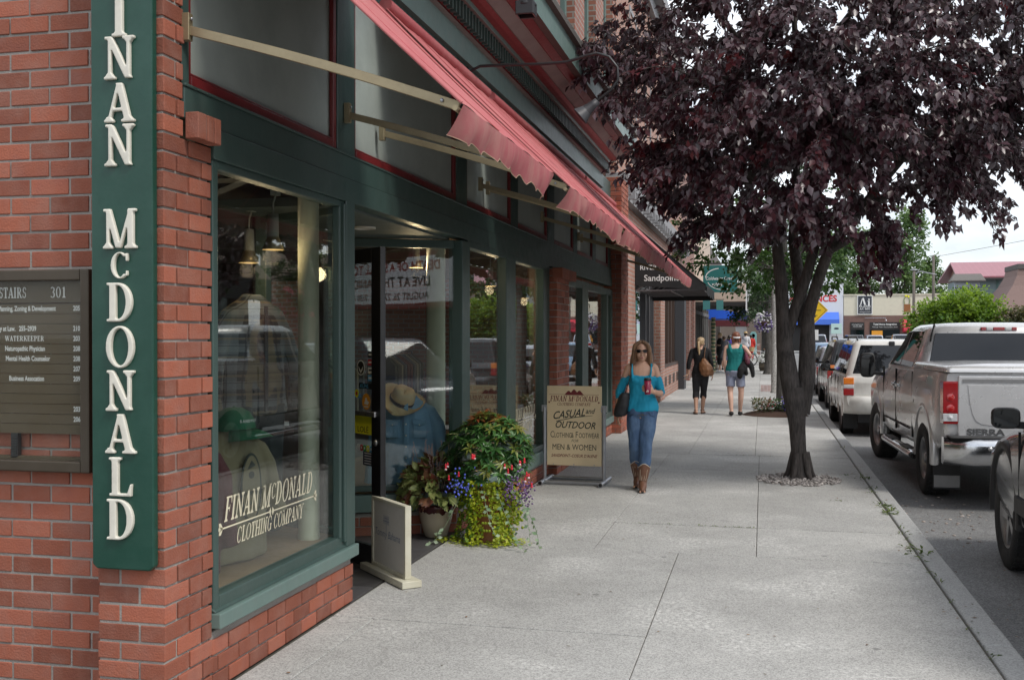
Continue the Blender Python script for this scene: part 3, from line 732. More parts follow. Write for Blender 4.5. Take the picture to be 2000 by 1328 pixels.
# stickers on the glass
WHT = M('white_sticker', (.75, .75, .73), .5, ns=30, na=.04); YLW = M('yellow_green_sticker', (.8, .76, .03), .5, ns=30, na=.05); ORG_ = M('orange_sticker', (.75, .33, .03), .5, ns=30, na=.05)
NAVY = M('navy_sticker', (.015, .02, .05), .5, ns=30, na=.05); INK = M('dark_ink', (.012, .012, .012), .6, ns=30, na=.05); SKY_ = M('light_blue_sticker', (.1, .35, .6), .5, ns=30, na=.05); RDS = M('red_sticker', (.5, .03, .03), .5, ns=30, na=.05); GNS = M('green_sticker', (.05, .35, .08), .5, ns=30, na=.05)
def disc(mb, s_, z_, r_, n_, k=24): mb.poly([dpt(s_ + r_ * math.cos(-2 * pi * i / k), z_ + r_ * math.sin(-2 * pi * i / k), n_) for i in range(k)][::-1])
def rect(mb, s0, s1, z0, z1, n_): mb.poly([dpt(s1, z0, n_), dpt(s0, z0, n_), dpt(s0, z1, n_), dpt(s1, z1, n_)])
u_, v_ = -DD, V((0, 0, 1))
def sticker(name, mat, fn):
    mb = MB(); fn(mb); return mb.build(name, mat, door)
n0 = .0055
def f(mb):
    disc(mb, .30, 1.416, .055, n0); mb.m = 1; disc(mb, .30, 1.416, .047, n0 + .0004); mb.m = 0
    mb.poly([dpt(.335, 1.43, n0 + .0008), dpt(.30, 1.395, n0 + .0008), dpt(.265, 1.43, n0 + .0008), dpt(.275, 1.40, n0 + .0008), dpt(.30, 1.375, n0 + .0008), dpt(.325, 1.40, n0 + .0008)][::1])
sticker('round_sticker', [WHT, INK], f)
def f(mb):
    for i, (m_, z) in enumerate(((1, 1.49), (2, 1.435), (0, 1.38), (3, 1.325))):
        mb.m = m_ if m_ != 0 else 0; rect(mb, .2, .135, z, z + .042, n0); mb.m = 0 if m_ else 4; rect(mb, .19, .145, z + .015, z + .028, n0 + .0004)
sticker('payment_stickers', [WHT, INK, RDS, SKY_, NAVY], f)
def f(mb): rect(mb, .33, .135, 1.268, 1.308, n0); mb.m = 1; text_mb(mb, 'KÜHL', dpt(.315, 1.275, n0 + .0006), u_, v_, .038, shear=.3, sx=1.25, bold=.0008)
sticker('brand_sticker', [INK, SKY_], f)
def f(mb):
    rect(mb, .41, .31, 1.2, 1.23, n0); mb.m = 1; disc(mb, .36, 1.23, .03, n0 + .0004); mb.m = 2; disc(mb, .36, 1.23, .015, n0 + .0008)
sticker('wave_sticker', [SKY_, YLW, RDS], f)
def f(mb):
    disc(mb, .225, 1.178, .058, n0); mb.m = 1
    mb.poly([dpt(.255, 1.16, n0 + .0006), dpt(.2, 1.155, n0 + .0006), dpt(.185, 1.175, n0 + .0006), dpt(.21, 1.185, n0 + .0006), dpt(.215, 1.205, n0 + .0006), dpt(.235, 1.205, n0 + .0006), dpt(.24, 1.185, n0 + .0006)])
    rect(mb, .255, .195, 1.138, 1.146, n0 + .0006)
sticker('round_orange_sticker', [ORG_, WHT], f)
def f(mb): rect(mb, .398, .13, .944, 1.09, n0); mb.m = 1; text_mb(mb, 'LOLË', dpt(.35, .957, n0 + .0006), u_, v_, .06, sx=1.15)
sticker('yellow_sticker', [YLW, INK], f)
def f(mb):
    for i in range(5): mb.m = i % 5; disc(mb, .335 - i * .045, .846, .024, n0 + i * .0002); mb.m = 0; disc(mb, .335 - i * .045, .846, .009, n0 + .002)
sticker('coloured_dots_sticker', [WHT, RDS, GNS, YLW, SKY_], f)
def f(mb):
    rect(mb, .27, .135, .725, .825, n0); mb.m = 1
    for i in range(5): rect(mb, .25, .155, .737 + i * .018, .744 + i * .018, n0 + .0005)
sticker('info_sticker', [NAVY, WHT], f)

# gilt lettering on the big pane
LET = M('cream_vinyl_lettering', (.72, .66, .48), .5, ns=25, na=.05)
def window_lettering(parent, X, y0, z0, S, name='window_lettering'):
    mb = MB(); U, W = (0, 1, 0), (0, 0, 1)
    w = serif_mb(mb, 'FINAN MCDONALD', (X, y0, z0), U, W, .118 * S, shear=.22, sx=.70, gap=.03, small={7: (.68, .3)})
    serif_mb(mb, 'CLOTHING COMPANY', (X, y0 + w * .5, z0 - .125 * S), U, W, .078 * S, shear=.22, sx=.68, gap=.03, align='CENTER')
    zl = z0 - .028 * S
    for a_, b_ in ((-.01, w * .47), (w * .53, w + .03)): mb.box(X, X + .0006, y0 + a_, y0 + b_, zl - .004, zl + .004)
    for i in (-1, 1): mb.prism([(X, y0 + w * .5 + i * .03, zl), (X, y0 + w * .5 + i * .012, zl + .022), (X, y0 + w * .5 + i * .004, zl), (X, y0 + w * .5 + i * .012, zl - .022)], (.0006, 0, 0))
    for yy, sg in ((y0 - .012, -1), (y0 + w + .03, 1)):
        for a_ in (-40, 0, 40):
            d = V((0, sg * math.cos(RD(a_)), math.sin(RD(a_)))); q = V((0, -d.z, d.y)); c = V((X, yy, zl))
            mb.prism([c + q * .004, c + d * .03 + q * .012, c + d * .045, c + d * .03 - q * .012, c - q * .004], (.0006, 0, 0))
    return mb.build(name, LET, parent)
window_lettering(win, -2.4985, 4.54, .757, 1.0)
window_lettering(w2, -2.4985, 10.55, .757, 1.0)

# ------------------------------------------------------------------ vertical name board
sgn = thing('name_board', 'tall green vertical board with raised cream serif letters fixed to the brick corner pilaster', 'sign board', (-2.65, 3.98, .65), world=True)
mb = MB(); c = .02
mb.prism([(-2.797 + c, 3.955, .65), (-2.797, 3.955, .65 + c), (-2.797, 3.955, 3.7), (-2.503, 3.955, 3.7), (-2.503, 3.955, .65 + c), (-2.503 - c, 3.955, .65)][::-1], (0, .038, 0))
mb.build('board', GREEN_SIGN, sgn, bevel=.006)
for ch, zt_, zb_, sx in (('F', 3.29, 3.12, .86), ('I', 3.095, 2.911, .95), ('N', 2.913, 2.731, .84), ('A', 2.717, 2.55, .93), ('N', 2.542, 2.364, .84), ('M', 2.184, 2.015, .82), ('C', 2.0, 1.889, .92), ('D', 1.871, 1.706, .93), ('O', 1.685, 1.513, .86), ('N', 1.50, 1.327, .84), ('A', 1.316, 1.147, .93), ('L', 1.131, .966, .92), ('D', .953, .78, .93)):
    h = zt_ - zb_; mb = MB(); pl, w = GL[ch]
    x0 = -2.652 - w * sx * h / 2
    for q in pl:
        pts = [V((x0 + x * sx * h, 3.958, zb_ + y * h)) for x, y in q]
        mb.prism(pts, (0, -.021, 0))
    solid(mb, 'letter', CREAM, sgn, voxel=.0028, smooth=6)

# ------------------------------------------------------------------ directory case on the side wall
dr = thing('directory_board', 'bronze glazed office directory case with white lettering on the brick wall', 'directory', (-3.4, 4.06, 1.05), world=True)
mb = MB(); x0, x1, z0, z1 = -3.95, -2.857, 1.045, 1.938
for (a_, b_, c_, d_) in ((x0, x0 + .05, z0, z1), (x1 - .046, x1, z0, z1), (x0 + .05, x1 - .046, z0, z0 + .05), (x0 + .05, x1 - .046, z1 - .05, z1)): mb.box(a_, b_, 4.02, 4.098, c_, d_)
mb.build('case_frame', BRONZE, dr, bevel=.006)
SLAT = M('directory_slat', (.085, .064, .038), .55, ns=8, na=.12, dirt=.2, dcol=(.12, .095, .06), spec=.25); WL = M('white_lettering', (.62, .62, .6), .6, ns=40, na=.08)
mb = MB(); mb.box(x0 + .05, x1 - .046, 4.065, 4.072, 1.793, 1.888)
for i in range(13): z = 1.790 - (i + 1) * .0446; mb.box(x0 + .05, x1 - .048, 4.065, 4.072, z, z + .0425)
mb.build('slats', SLAT, dr)
for x in (-3.29, -2.935):
    mb = MB(); mb.box(x, x + .035, 4.066, 4.09, 1.1, 1.21)
    for i in range(9): mb.box(x + .004, x + .031, 4.062, 4.066, 1.105 + i * .0115, 1.11 + i * .0115)
    mb.build('slat_track', BLACK, dr)
mb = MB(); mb.box(x0 + .05, x1 - .046, 4.066, 4.097, 1.095, 1.108); mb.build('ledge', SLAT, dr)
mb = MB(); U, W = (1, 0, 0), (0, 0, 1)
serif_mb(mb, 'DOWNSTAIRS', (-3.205, 4.0642, 1.815), U, W, .048, sx=.62, align='RIGHT')
def nums(t, x, z, s): text_mb(mb, t, (x, 4.0642, z), U, W, s, align='RIGHT', sx=.8, bold=.0006)
serif_mb(mb, '301', (-3.0, 4.0642, 1.815), U, W, .048, sx=.85, align='RIGHT')
rows = [('Planning, Zoning & Development', '205'), ('', ''), ('Attorney at Law.   255–2939', '210'), ('', '203'), ('Naturopathic Physician', '208'), ('Mental Health Counselor', '208'), ('', '207'), ('Business Assocation', '209'), ('', ''), ('', ''), ('', '203'), ('', '206')]
ends = [-3.055, 0, -3.155, -3.12, -3.11, -3.085, 0, -3.115]
for i, (a_, b_) in enumerate(rows):
    z = 1.790 - (i + 1) * .0446 + .012
    if b_: text_mb(mb, b_, (-2.932, 4.0642, z), U, W, .031, align='RIGHT', sx=.75, bold=.0009)
    if a_: text_mb(mb, a_, (ends[i], 4.0642, z), U, W, .031, align='RIGHT', sx=.72, bold=.0008)
serif_mb(mb, 'WATERKEEPER', (-3.115, 4.0642, 1.790 - 4 * .0446 + .011), U, W, .023, sx=.85, align='RIGHT')
mb.build('lettering', WL, dr)
mb = MB(); mb.box(x0 + .045, x1 - .042, 4.03, 4.033, z0 + .045, z1 - .045); mb.build('glass_door', Mglass('directory_glass', (.96, .97, .96), boost=.22, dirt=.03), dr)

# ------------------------------------------------------------------ awnings
def awning(y0, y1, label, arms):
    t = thing('awning', label, 'awning', (-2.45, y0, 3.0), group='maroon awnings along the shopfront', world=True)
    rr = random.Random(int(y0 * 100)); n = max(8, int((y1 - y0) / .06)); mm = 10
    mb = MB(); vs = []; fs = []
    def top(i, j):
        y = y0 + (y1 - y0) * i / n; f_ = j / mm
        sag = -.018 * math.sin(pi * f_) * (1 + .5 * math.sin(y * 3.1)) + .004 * math.sin(y * 17 + f_ * 5)
        return V((-2.42 + 1.225 * f_, y, 3.80 - 1.205 * f_ + sag))
    for i in range(n + 1):
        for j in range(mm + 1): vs.append(top(i, j))
    for i in range(n):
        for j in range(mm): a_ = i * (mm + 1) + j; fs.append((a_, a_ + 1, a_ + mm + 2, a_ + mm + 1))
    mb.add(vs, fs, True)
    # hem folded over at both ends
    for y in (y0, y1):
        mb.tube([V((-2.42 + 1.225 * f_, y, 3.80 - 1.205 * f_ - .018 * math.sin(pi * f_))) for f_ in [k / 8 for k in range(9)]], .007, 6)
    ysm = y0 + .62
    while ysm < y1 - .3:
        mb.tube([V((-2.42 + 1.225 * f_, ysm, 3.803 - 1.205 * f_ - .018 * math.sin(pi * f_) * (1 + .5 * math.sin(ysm * 3.1)))) for f_ in [k / 8 for k in range(9)]], .0045, 5); ysm += .93
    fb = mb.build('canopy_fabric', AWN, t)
    mb = MB(); vs = []; fs = []; hn = 8
    for i in range(n * 2 + 1):
        y = y0 + (y1 - y0) * i / (n * 2)
        ph = (y - y0) / .225; fr = ph - math.floor(ph)
        tooth = .035 * (fr if fr < .8 else (1 - fr) * 4 * .8)
        L = .118 + tooth + .012 * math.sin(y * 2.3)
        endc = max(0, 1 - min(y - y0, y1 - y) / .12)
        for j in range(hn + 1):
            f_ = j / hn
            w = .009 * math.sin(y * 9 + f_ * 2) * f_ + .006 * math.sin(y * 23) * f_ - .03 * f_ * f_ - .06 * endc * f_
            vs.append(V((-1.188 + w, y + .02 * f_, 2.588 - L * f_)))
    for i in range(n * 2):
        for j in range(hn): a_ = i * (hn + 1) + j; fs.append((a_, a_ + 1, a_ + hn + 2, a_ + hn + 1))
    mb.add(vs, fs, True)
    mb.build('valance', AWN_P, t)
    mb = MB(); e = [V(vs[i * (hn + 1) + hn]) for i in range(n * 2 + 1)]
    mb.tube(e, .0022, 5); mb.build('hem', M('faded_hem', (.42, .3, .2), .8, ns=20, dirt=.5, dcol=(.4, .2, .17)), t)
    mb = MB(); mb.tube([(-1.218, y0 - .02, 2.572), (-1.218, y1 + .02, 2.572)], .012, 10); mb.build('front_bar', BRASS, t)
    mb = MB(); mb.tube([(-2.425, y0, 3.83), (-2.425, y1, 3.83)], .045, 12); mb.build('roller', AWN, t)
    for y in arms:
        mb = MB(); pa = V((-2.452, y, 2.985)); pb = V((-1.22, y, 2.592)); pts = []
        for k in range(9):
            f_ = k / 8; p = pa.lerp(pb, f_) + V((0, 0, .014 * math.sin(pi * f_))); pts.append(p)
        for k in range(8): mb.bar(pts[k], pts[k + 1] + (pts[k + 1] - pts[k]) * .02, .018, .04)
        mb.box(-2.482, -2.445, y - .018, y + .018, 2.94, 3.06)
        ax = Matrix(((0, 0, 1), (0, 1, 0), (-1, 0, 0)))
        mb.m = 1; mb.ell((-1.29, y - .012, 2.617), .009, .006, .009, 8, 6); mb.ell((-2.44, y, 3.035), .006, .008, .008, 8, 6)
        mb.build('arm', [BRASS, STEEL], t, bevel=.002, seg=1)
awning(4.12, 6.03, 'short maroon canvas awning nearest the brick corner, with ragged scalloped valance', (4.165, 6.0))
awning(6.56, 9.17, 'maroon awning over the recessed shop door, second from the corner', (6.6, 9.1))
awning(9.3, 14.3, 'longest maroon awning with faded fringe, third from the corner', (9.36, 11.8, 14.25))
awning(14.45, 18.3, 'farthest maroon awning, ending beside the black awning', (14.5, 18.2))

# ------------------------------------------------------------------ gooseneck lamps
def gooseneck(yb, label, zoff=0.0):
    t = thing('gooseneck_lamp', label, 'wall lamp', (-2.44, yb, 3.9 + zoff), group='gooseneck lamps on the cornice')
    mb = MB(); P_ = [(0, 0, -.03), (.03, 0, .0), (.1, 0, .03), (.35, 0, .025), (.65, 0, .015), (.85, 0, .02), (1.0, 0, .06), (1.1, 0, .075), (1.2, 0, .04), (1.27, 0, -.05), (1.275, 0, -.15), (1.22, 0, -.23), (1.12, 0, -.3), (1.09, 0, -.33)]
    mb.tube(P_, .013, 8); mb.obox((-.005, 0, -.03), (.012, 0, 0), (0, .04, 0), (0, 0, .05)); mb.build('arm', BLACK, t)
    ax = V((-.75, -.1, -.65)).normalized(); r_ = ax.to_track_quat('Z', 'Y').to_matrix()
    mb = MB(); mb.lathe([(.0, -.02), (.03, -.02), (.036, .03), (.05, .1), (.075, .17), (.085, .175), (.08, .17), (.05, .1), (.0, .06)], 20, (1.09, 0, -.33), r_); mb.build('lamp_head', M('grey_lamp_metal', (.04, .04, .044), .5, metal=.3, ns=20), t)
    mb = MB(); c_ = V((1.09, 0, -.33)) + ax * .12; mb.ell(c_, .04, .04, .03, 12, 8, r_); mb.build('bulb', M('bulb_glass', (.35, .25, .2), .3), t)
    return t
gooseneck(8.627, 'grey gooseneck lamp reaching out over the second awning, head against the leaves')
l1 = thing('gooseneck_lamp', 'black gooseneck lamp at the top edge of the picture with a square hood', 'wall lamp', (-2.44, 6.05, 3.9), group='gooseneck lamps on the cornice')
mb = MB(); mb.tube([(0, 0, -.03), (.05, 0, .02), (.4, 0, .03), (.75, 0, .02), (.95, 0, .08), (1.08, 0, .06), (1.1, 0, -.06), (1.08, 0, -.14)], .014, 8); mb.build('arm', BLACK, l1)
mb = MB(); mb.lathe([(.0, .13), (.03, .13), (.034, .06), (.036, .0), (.046, -.05), (.0, -.05)], 14, (1.08, 0, -.25)); mb.lathe([(.0, .0), (.06, .0), (.062, -.02), (.0, -.02)], 14, (1.08, 0, -.298))
for q in range(4):
    a_ = pi / 2 * q; mb.obox((1.08 + .05 * math.cos(a_), .05 * math.sin(a_), -.335), (.006 * abs(math.cos(a_)) + .053 * abs(math.sin(a_)), 0, 0), (0, .006 * abs(math.sin(a_)) + .046 * abs(math.cos(a_)), 0), (0, 0, .04))
mb.build('lamp_head', BLACK, l1, bevel=.004)

# ------------------------------------------------------------------ pavement sign on a pipe stand
BEIGE = M('cream_sign_board', (.68, .54, .33), .55, ns=5, na=.06, dirt=.12, dcol=(.35, .26, .15), ds=3); MAROON = M('maroon_ink', (.14, .012, .012), .6, ns=30, na=.08); INKG = M('dark_green_ink', (.012, .02, .016), .6, ns=30, na=.08)
af = thing('pavement_sign', 'cream hand-lettered pavement sign on a grey pipe stand beside the shop window', 'sign', (-2.03, 11.45, 0), rz=RD(-2))
mb = MB(); mb.box(-.305, .31, -.012, .012, .205, 1.085); mb.build('board', BEIGE, af, bevel=.003)
mb = MB()
for sx in (-1, 1):
    mb.tube([(sx * .335, 0, .05), (sx * .335, 0, .85)], .022, 12); mb.tube([(sx * .335, -.02, .04), (sx * .335, .86, .04)], .026, 12) if False else mb.tube([(sx * .335, -.22, .028), (sx * .335, .36, .028)], .027, 14)
    mb.box(sx * .335 - .03, sx * .335 + .03, -.016, .016, .8, .87)
mb.tube([(-.335, -.1, .028), (.335, -.1, .028)], .02, 12); mb.tube([(-.335, .28, .028), (.335, .28, .028)], .02, 12)
mb.build('pipe_stand', STEEL, af)
for sx in (-1, 1):
    mb = MB()
    for yy in (-.2205,): mb.lathe([(.0, 0), (.02, 0)], 14, (sx * .335, yy, .028), Matrix(((1, 0, 0), (0, 0, 1), (0, -1, 0))))
    mb.build('pipe_bore', BLACK, af)
U, W = V((1, 0, 0)), V((0, 0, 1)); yb = -.0125
mb = MB()
serif_mb(mb, 'FINAN MCDONALD', (0.0, yb, .915), U, W, .062, shear=.15, sx=.72, gap=.03, small={7: (.68, .3)}, align='CENTER')
serif_mb(mb, 'CLOTHING COMPANY', (0.0, yb, .868), U, W, .034, shear=.15, sx=.78, gap=.03, align='CENTER')
for xa, xb in ((-.28, -.11), (.1, .28)): mb.prism([(xa, yb, .99), (xb, yb, .99), (xb, yb, .993), (xa, yb, .993)], (0, -.0006, 0))
mb.build('maroon_lettering', MAROON, af); mb = MB()
for xc, hw, hh in ((-.06, .05, .045), (.0, .06, .06), (.06, .055, .048)): mb.prism([(xc - hw, yb, .985), (xc + hw, yb, .985), (xc + .012, yb, .985 + hh), (xc, yb, .985 + hh * 1.05), (xc - .01, yb, .985 + hh * .95)], (0, -.0006 - hh * .004, 0))
for sx in (-1, 1): mb.prism([(sx * .292, yb, .905), (sx * .28, yb, .917), (sx * .268, yb, .905), (sx * .28, yb, .893)], (0, -.0006, 0))
mb.build('mountain_emblem', MAROON, af); mb = MB()
text_mb(mb, 'SANDPOINT–COEUR D’ALENE', (0.0, yb - .0004, .30), U, W, .046, align='CENTER', shear=.3, sx=.82, bold=.0006)
mb.build('maroon_lettering', MAROON, af)
mb = MB()
text_mb(mb, 'CASUAL', (-.245, yb - .0004, .715), (U + W * .12).normalized(), W, .118, shear=.35, sx=.85, bold=.0016)
text_mb(mb, 'and', (.13, yb - .0004, .785), U, W, .08, shear=.35, sx=.85, bold=.001)
text_mb(mb, 'OUTDOOR', (0.01, yb - .0004, .62), (U + W * -.02).normalized(), W, .105, align='CENTER', shear=.35, sx=.85, bold=.0014)
mb.prism([(-.2, yb, .69), (.0, yb, .735), (.21, yb, .76), (.21, yb, .764), (.0, yb, .743), (-.2, yb, .698)], (0, -.0006, 0))
for t_, x_, z_, s_, sx in (('C', -.268, .515, .1, .66), ('LOTHING', -.222, .515, .078, .58), ('&', -.03, .515, .078, .58), ('F', .017, .515, .1, .66), ('OOTWEAR', .055, .515, .078, .58)): text_mb(mb, t_, (x_, yb - .0004, z_), U, W, s_, sx=sx)
text_mb(mb, 'FOR', (0.01, yb - .0004, .468), U, W, .042, align='CENTER', shear=.3)
text_mb(mb, 'MEN & WOMEN', (0.005, yb - .0004, .38), U, W, .09, align='CENTER', sx=.78)
mb.build('dark_lettering', INKG, af)
for x_, y_, z_ in ((-.23, -.014, .218), (.0, -.014, .218), (.23, -.014, .218), (-.335, -.02, .835), (.335, -.02, .835)):
    mb = MB(); mb.ell((x_, y_, z_), .007, .005, .007, 8, 6); mb.build('bolt', STEEL, af)

# ------------------------------------------------------------------ small white sign behind the door
p0 = V((-2.213, 6.47, 0)); dd = V((-.378, .393, 0)).normalized(); nn = V((-dd.y, dd.x, 0)); nn = nn if nn.y < 0 else -nn
tb = thing('door_sign', 'small weathered cream framed sign on a flat wooden foot propped behind the open shop door', 'sign', (-2.4, 6.7, 0), world=True)
TBF = M('aged_cream_paint', (.6, .58, .46), .6, ns=8, na=.08, dirt=.35, dcol=(.33, .27, .15), ds=6)
mb = MB(); L = .72
def tbb(mb, s0, s1, z0, z1, n0_, n1_): mb.obox(p0 + dd * ((s0 + s1) / 2) + nn * ((n0_ + n1_) / 2) + V((0, 0, (z0 + z1) / 2)), dd * ((s1 - s0) / 2), nn * ((n1_ - n0_) / 2), V((0, 0, (z1 - z0) / 2)))
tbb(mb, 0, L, .004, .05, -.07, .07); mb.build('foot', TBF, tb, bevel=.005)
mb = MB(); tbb(mb, .06, .085, .051, .53, -.022, .022); tbb(mb, .6, .625, .051, .53, -.022, .022); tbb(mb, .085, .6, .505, .53, -.022, .022); tbb(mb, .085, .6, .051, .075, -.022, .022); mb.build('sign_frame', TBF, tb, bevel=.003)
mb = MB(); tbb(mb, .085, .6, .075, .505, -.012, .012); mb.build('panel', OFFW, tb)
mb = MB(); GB = M('blue_grey_ink', (.16, .2, .28), .6, ns=30)
uu = -dd if (-dd).cross(W).dot(nn) > 0 else dd
o_ = p0 + dd * .43 + nn * .0128 + V((0, 0, .27)); text_mb(mb, 'Tommy Bahama', p0 + dd * (.12 if uu == dd else .585) + nn * .0128 + V((0, 0, .27)), uu, W, .072, shear=.3, sx=.9)
tbb(mb, .36, .42, .4, .404, .0125, .0128); tbb(mb, .34, .44, .38, .384, .0125, .0128)
for a_ in range(5): tbb(mb, .345 + a_ * .02, .35 + a_ * .02, .36, .42, .0125, .0129)
tbb(mb, .388, .392, .3, .4, .0125, .0129)
mb.build('lettering', GB, tb)
# ------------------------------------------------------------------ inside the shop
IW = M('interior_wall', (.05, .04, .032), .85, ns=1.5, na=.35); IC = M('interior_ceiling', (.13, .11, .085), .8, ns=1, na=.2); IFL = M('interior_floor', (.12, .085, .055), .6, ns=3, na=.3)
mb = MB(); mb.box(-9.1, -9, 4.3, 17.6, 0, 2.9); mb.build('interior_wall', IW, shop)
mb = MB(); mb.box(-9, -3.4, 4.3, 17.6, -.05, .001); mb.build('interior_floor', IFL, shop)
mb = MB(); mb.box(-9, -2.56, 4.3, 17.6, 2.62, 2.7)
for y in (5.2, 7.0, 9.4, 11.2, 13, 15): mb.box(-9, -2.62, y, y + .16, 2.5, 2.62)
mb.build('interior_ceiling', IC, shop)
mb = MB(); mb.prism([(-2.57, 4.32, .3), (-2.57, 6.07, .3), (-3.27, 6.45, .3), (-4.2, 6.45, .3), (-4.2, 4.32, .3)], (0, 0, .105)); mb.build('display_platform', WOOD, shop)
mb = MB(); mb.prism([(-2.6, 8.5, .2), (-3.27, 8.13, .2), (-4.2, 8.13, .2), (-4.2, 12.1, .2), (-2.58, 12.1, .2)], (0, 0, .145)); mb.box(-4.2, -2.58, 13.0, 17.4, .2, .345); mb.build('display_platform', WOOD, shop)
COLM = M('column_paint', (.52, .52, .40), .45, ns=6, na=.06, dirt=.1)
for (x, y, r_, z0) in ((-2.70, 5.95, .064, .405), (-2.79, 8.80, .083, .345)):
    mb = MB(); mb.lathe([(r_ * 1.06, z0), (r_ * 1.06, z0 + .03), (r_, z0 + .035), (r_, 2.52), (r_ * 1.02, 2.52)], 28, (x, y, 0)); mb.build('column', COLM, shop)
# racks and shelves deep in the shop
rr = random.Random(11); CLO = [M('rack_cloth_' + n_, c_, .9, ns=9) for n_, c_ in (('navy', (.03, .04, .09)), ('olive', (.07, .07, .035)), ('rust', (.16, .05, .03)), ('grey', (.14, .14, .14)), ('cream', (.3, .27, .2)))]
for (x, y) in ((-5.2, 5.4), (-5.4, 9.6), (-4.9, 11.3), (-5.2, 14.5)):
    t = thing('clothes_rack', {5.4: 'dark clothes rack behind the plaid shirt', 9.6: 'clothes rack behind the denim shirt window', 11.3: 'clothes rack behind the pane by the pavement sign', 14.5: 'clothes rack inside the farthest shop window'}[y], 'clothes rack', (x, y, 0), group='clothes racks in the shop')
    mb = MB(); mb.tube([(0, -.7, 0), (0, -.7, 1.4), (0, .7, 1.4), (0, .7, 0)], .015, 8); mb.build('rail', BLACK, t)
    for i in range(13):
        mb = MB(); yy = -.6 + i * .1; h = rr.uniform(.6, .9); w_ = rr.uniform(.2, .26)
        mb.loft([[(-w_ * k, yy + d, z) for k, d in ((-1, -.03), (1, -.03), (1, .03), (-1, .03))] for k_, z in ((1, 1.36 - h), (1, 1.22))] + [[(-.05 * k, yy + d * .5, 1.36) for k, d in ((-1, -.03), (1, -.03), (1, .03), (-1, .03))]], True, True, False)
        mb.build('garment', CLO[rr.randrange(5)], t)

def shirt_mb(mb, sleeve=.6, S=1.0, flare=1.0, depth=1.0, spread=.33):
    def ring(z, w, d, n=20): return [V((w * math.cos(2 * pi * k / n), d * math.sin(2 * pi * k / n) * depth, z)) * S for k in range(n)]
    secs = [(0, .25 * flare, .12), (.02, .255 * flare, .125), (.3, .235, .12), (.5, .225, .118), (.6, .205, .1), (.655, .17, .078), (.695, .11, .062), (.735, .07, .055)]
    mb.loft([ring(*s_) for s_ in secs])
    for sx in (-1, 1):
        P_ = [(sx * .12, 0, .635), (sx * .185, 0, .6), (sx * .235, -.005, .5), (sx * (spread - .03), -.02, .32), (sx * spread, -.05, .64 - sleeve)]
        mb.tube([V(p) * S for p in P_], [.05 * S, .06 * S, .068 * S, .066 * S, .06 * S], 14, flat=.85)

def cloth_noise(a=.006, s=9, seed=0):
    return lambda p: a * (mnoise.noise(V((p.x * s + seed, p.y * s, p.z * s * .45))) + .5 * mnoise.noise(V((p.x * s * 2.3, p.y * s * 2.3 + seed, p.z * s))))

# plaid shirt over dark trousers
t = thing('mannequin_outfit', 'black and white plaid shirt hung over dark trousers inside the corner display window', 'clothing display', (-3.05, 5.9, .405), rz=RD(66))
mb = MB(); shirt_mb(mb, .62, 1.0); mb.xf = None; mb.v = [(p[0], p[1], p[2] + .76) for p in mb.v]
solid(mb, 'plaid_shirt', Mplaid('plaid'), t, .01, 2, cloth_noise(.012, 8, 3))
mb = MB(); mb.box(-.012, .012, -.136, -.128, .78, 1.42); 
for i in range(6): mb.ell((0, -.142, .85 + i * .1), .007, .004, .007, 8, 6)
mb.build('button_band', M('button_band', (.04, .05, .06), .8), t)
mb = MB()
for sx in (-1, 1): mb.tube([(sx * .1, 0, .82), (sx * .11, 0, .4), (sx * .12, .02, .03)], [.12, .1, .095], 14)
solid(mb, 'trousers', M('dark_trousers', (.035, .045, .05), .9, ns=10), t, .012, 2, cloth_noise(.008, 8, 1))
# khaki long tee
t = thing('hanging_shirt', 'khaki long-sleeved shirt with an oval emblem, standing below the green cap in the corner window', 'shirt', (-2.84, 5.26, .415), rz=RD(70))
mb = MB(); shirt_mb(mb, .42, 1.0, .95, .8, .30)
KH = M('khaki_cotton', (.21, .175, .105), .9, ns=9, na=.12, bump=.1)
solid(mb, 'shirt_body', KH, t, .008, 2, cloth_noise(.01, 7, 5))
mb = MB(); k = 28
def el(cx, cz, rx, rz, y_): return [(cx + rx * math.cos(2 * pi * i / k), y_, cz + rz * math.sin(2 * pi * i / k)) for i in range(k)]
mb.prism(el(.03, .4, .075, .19, -.112), (0, -.004, 0)); mb.m = 1; mb.prism(el(.03, .4, .064, .176, -.1165), (0, -.001, 0)); mb.m = 0
text_mb(mb, 'SANDPOINT', (.03, -.1185, .36), (1, 0, 0), (0, 0, 1), .034, 'CENTER', sx=.85, bold=.001); text_mb(mb, 'Idaho', (.03, -.1185, .31), (1, 0, 0), (0, 0, 1), .034, 'CENTER', shear=.3)
mb.prism(el(.03, .47, .02, .02, -.1178), (0, -.001, 0)); mb.prism([(.0, -.1178, .5), (.06, -.1178, .52), (.03, -.1178, .55)], (0, -.001, 0))
mb.build('emblem', [INKG, KH], t)
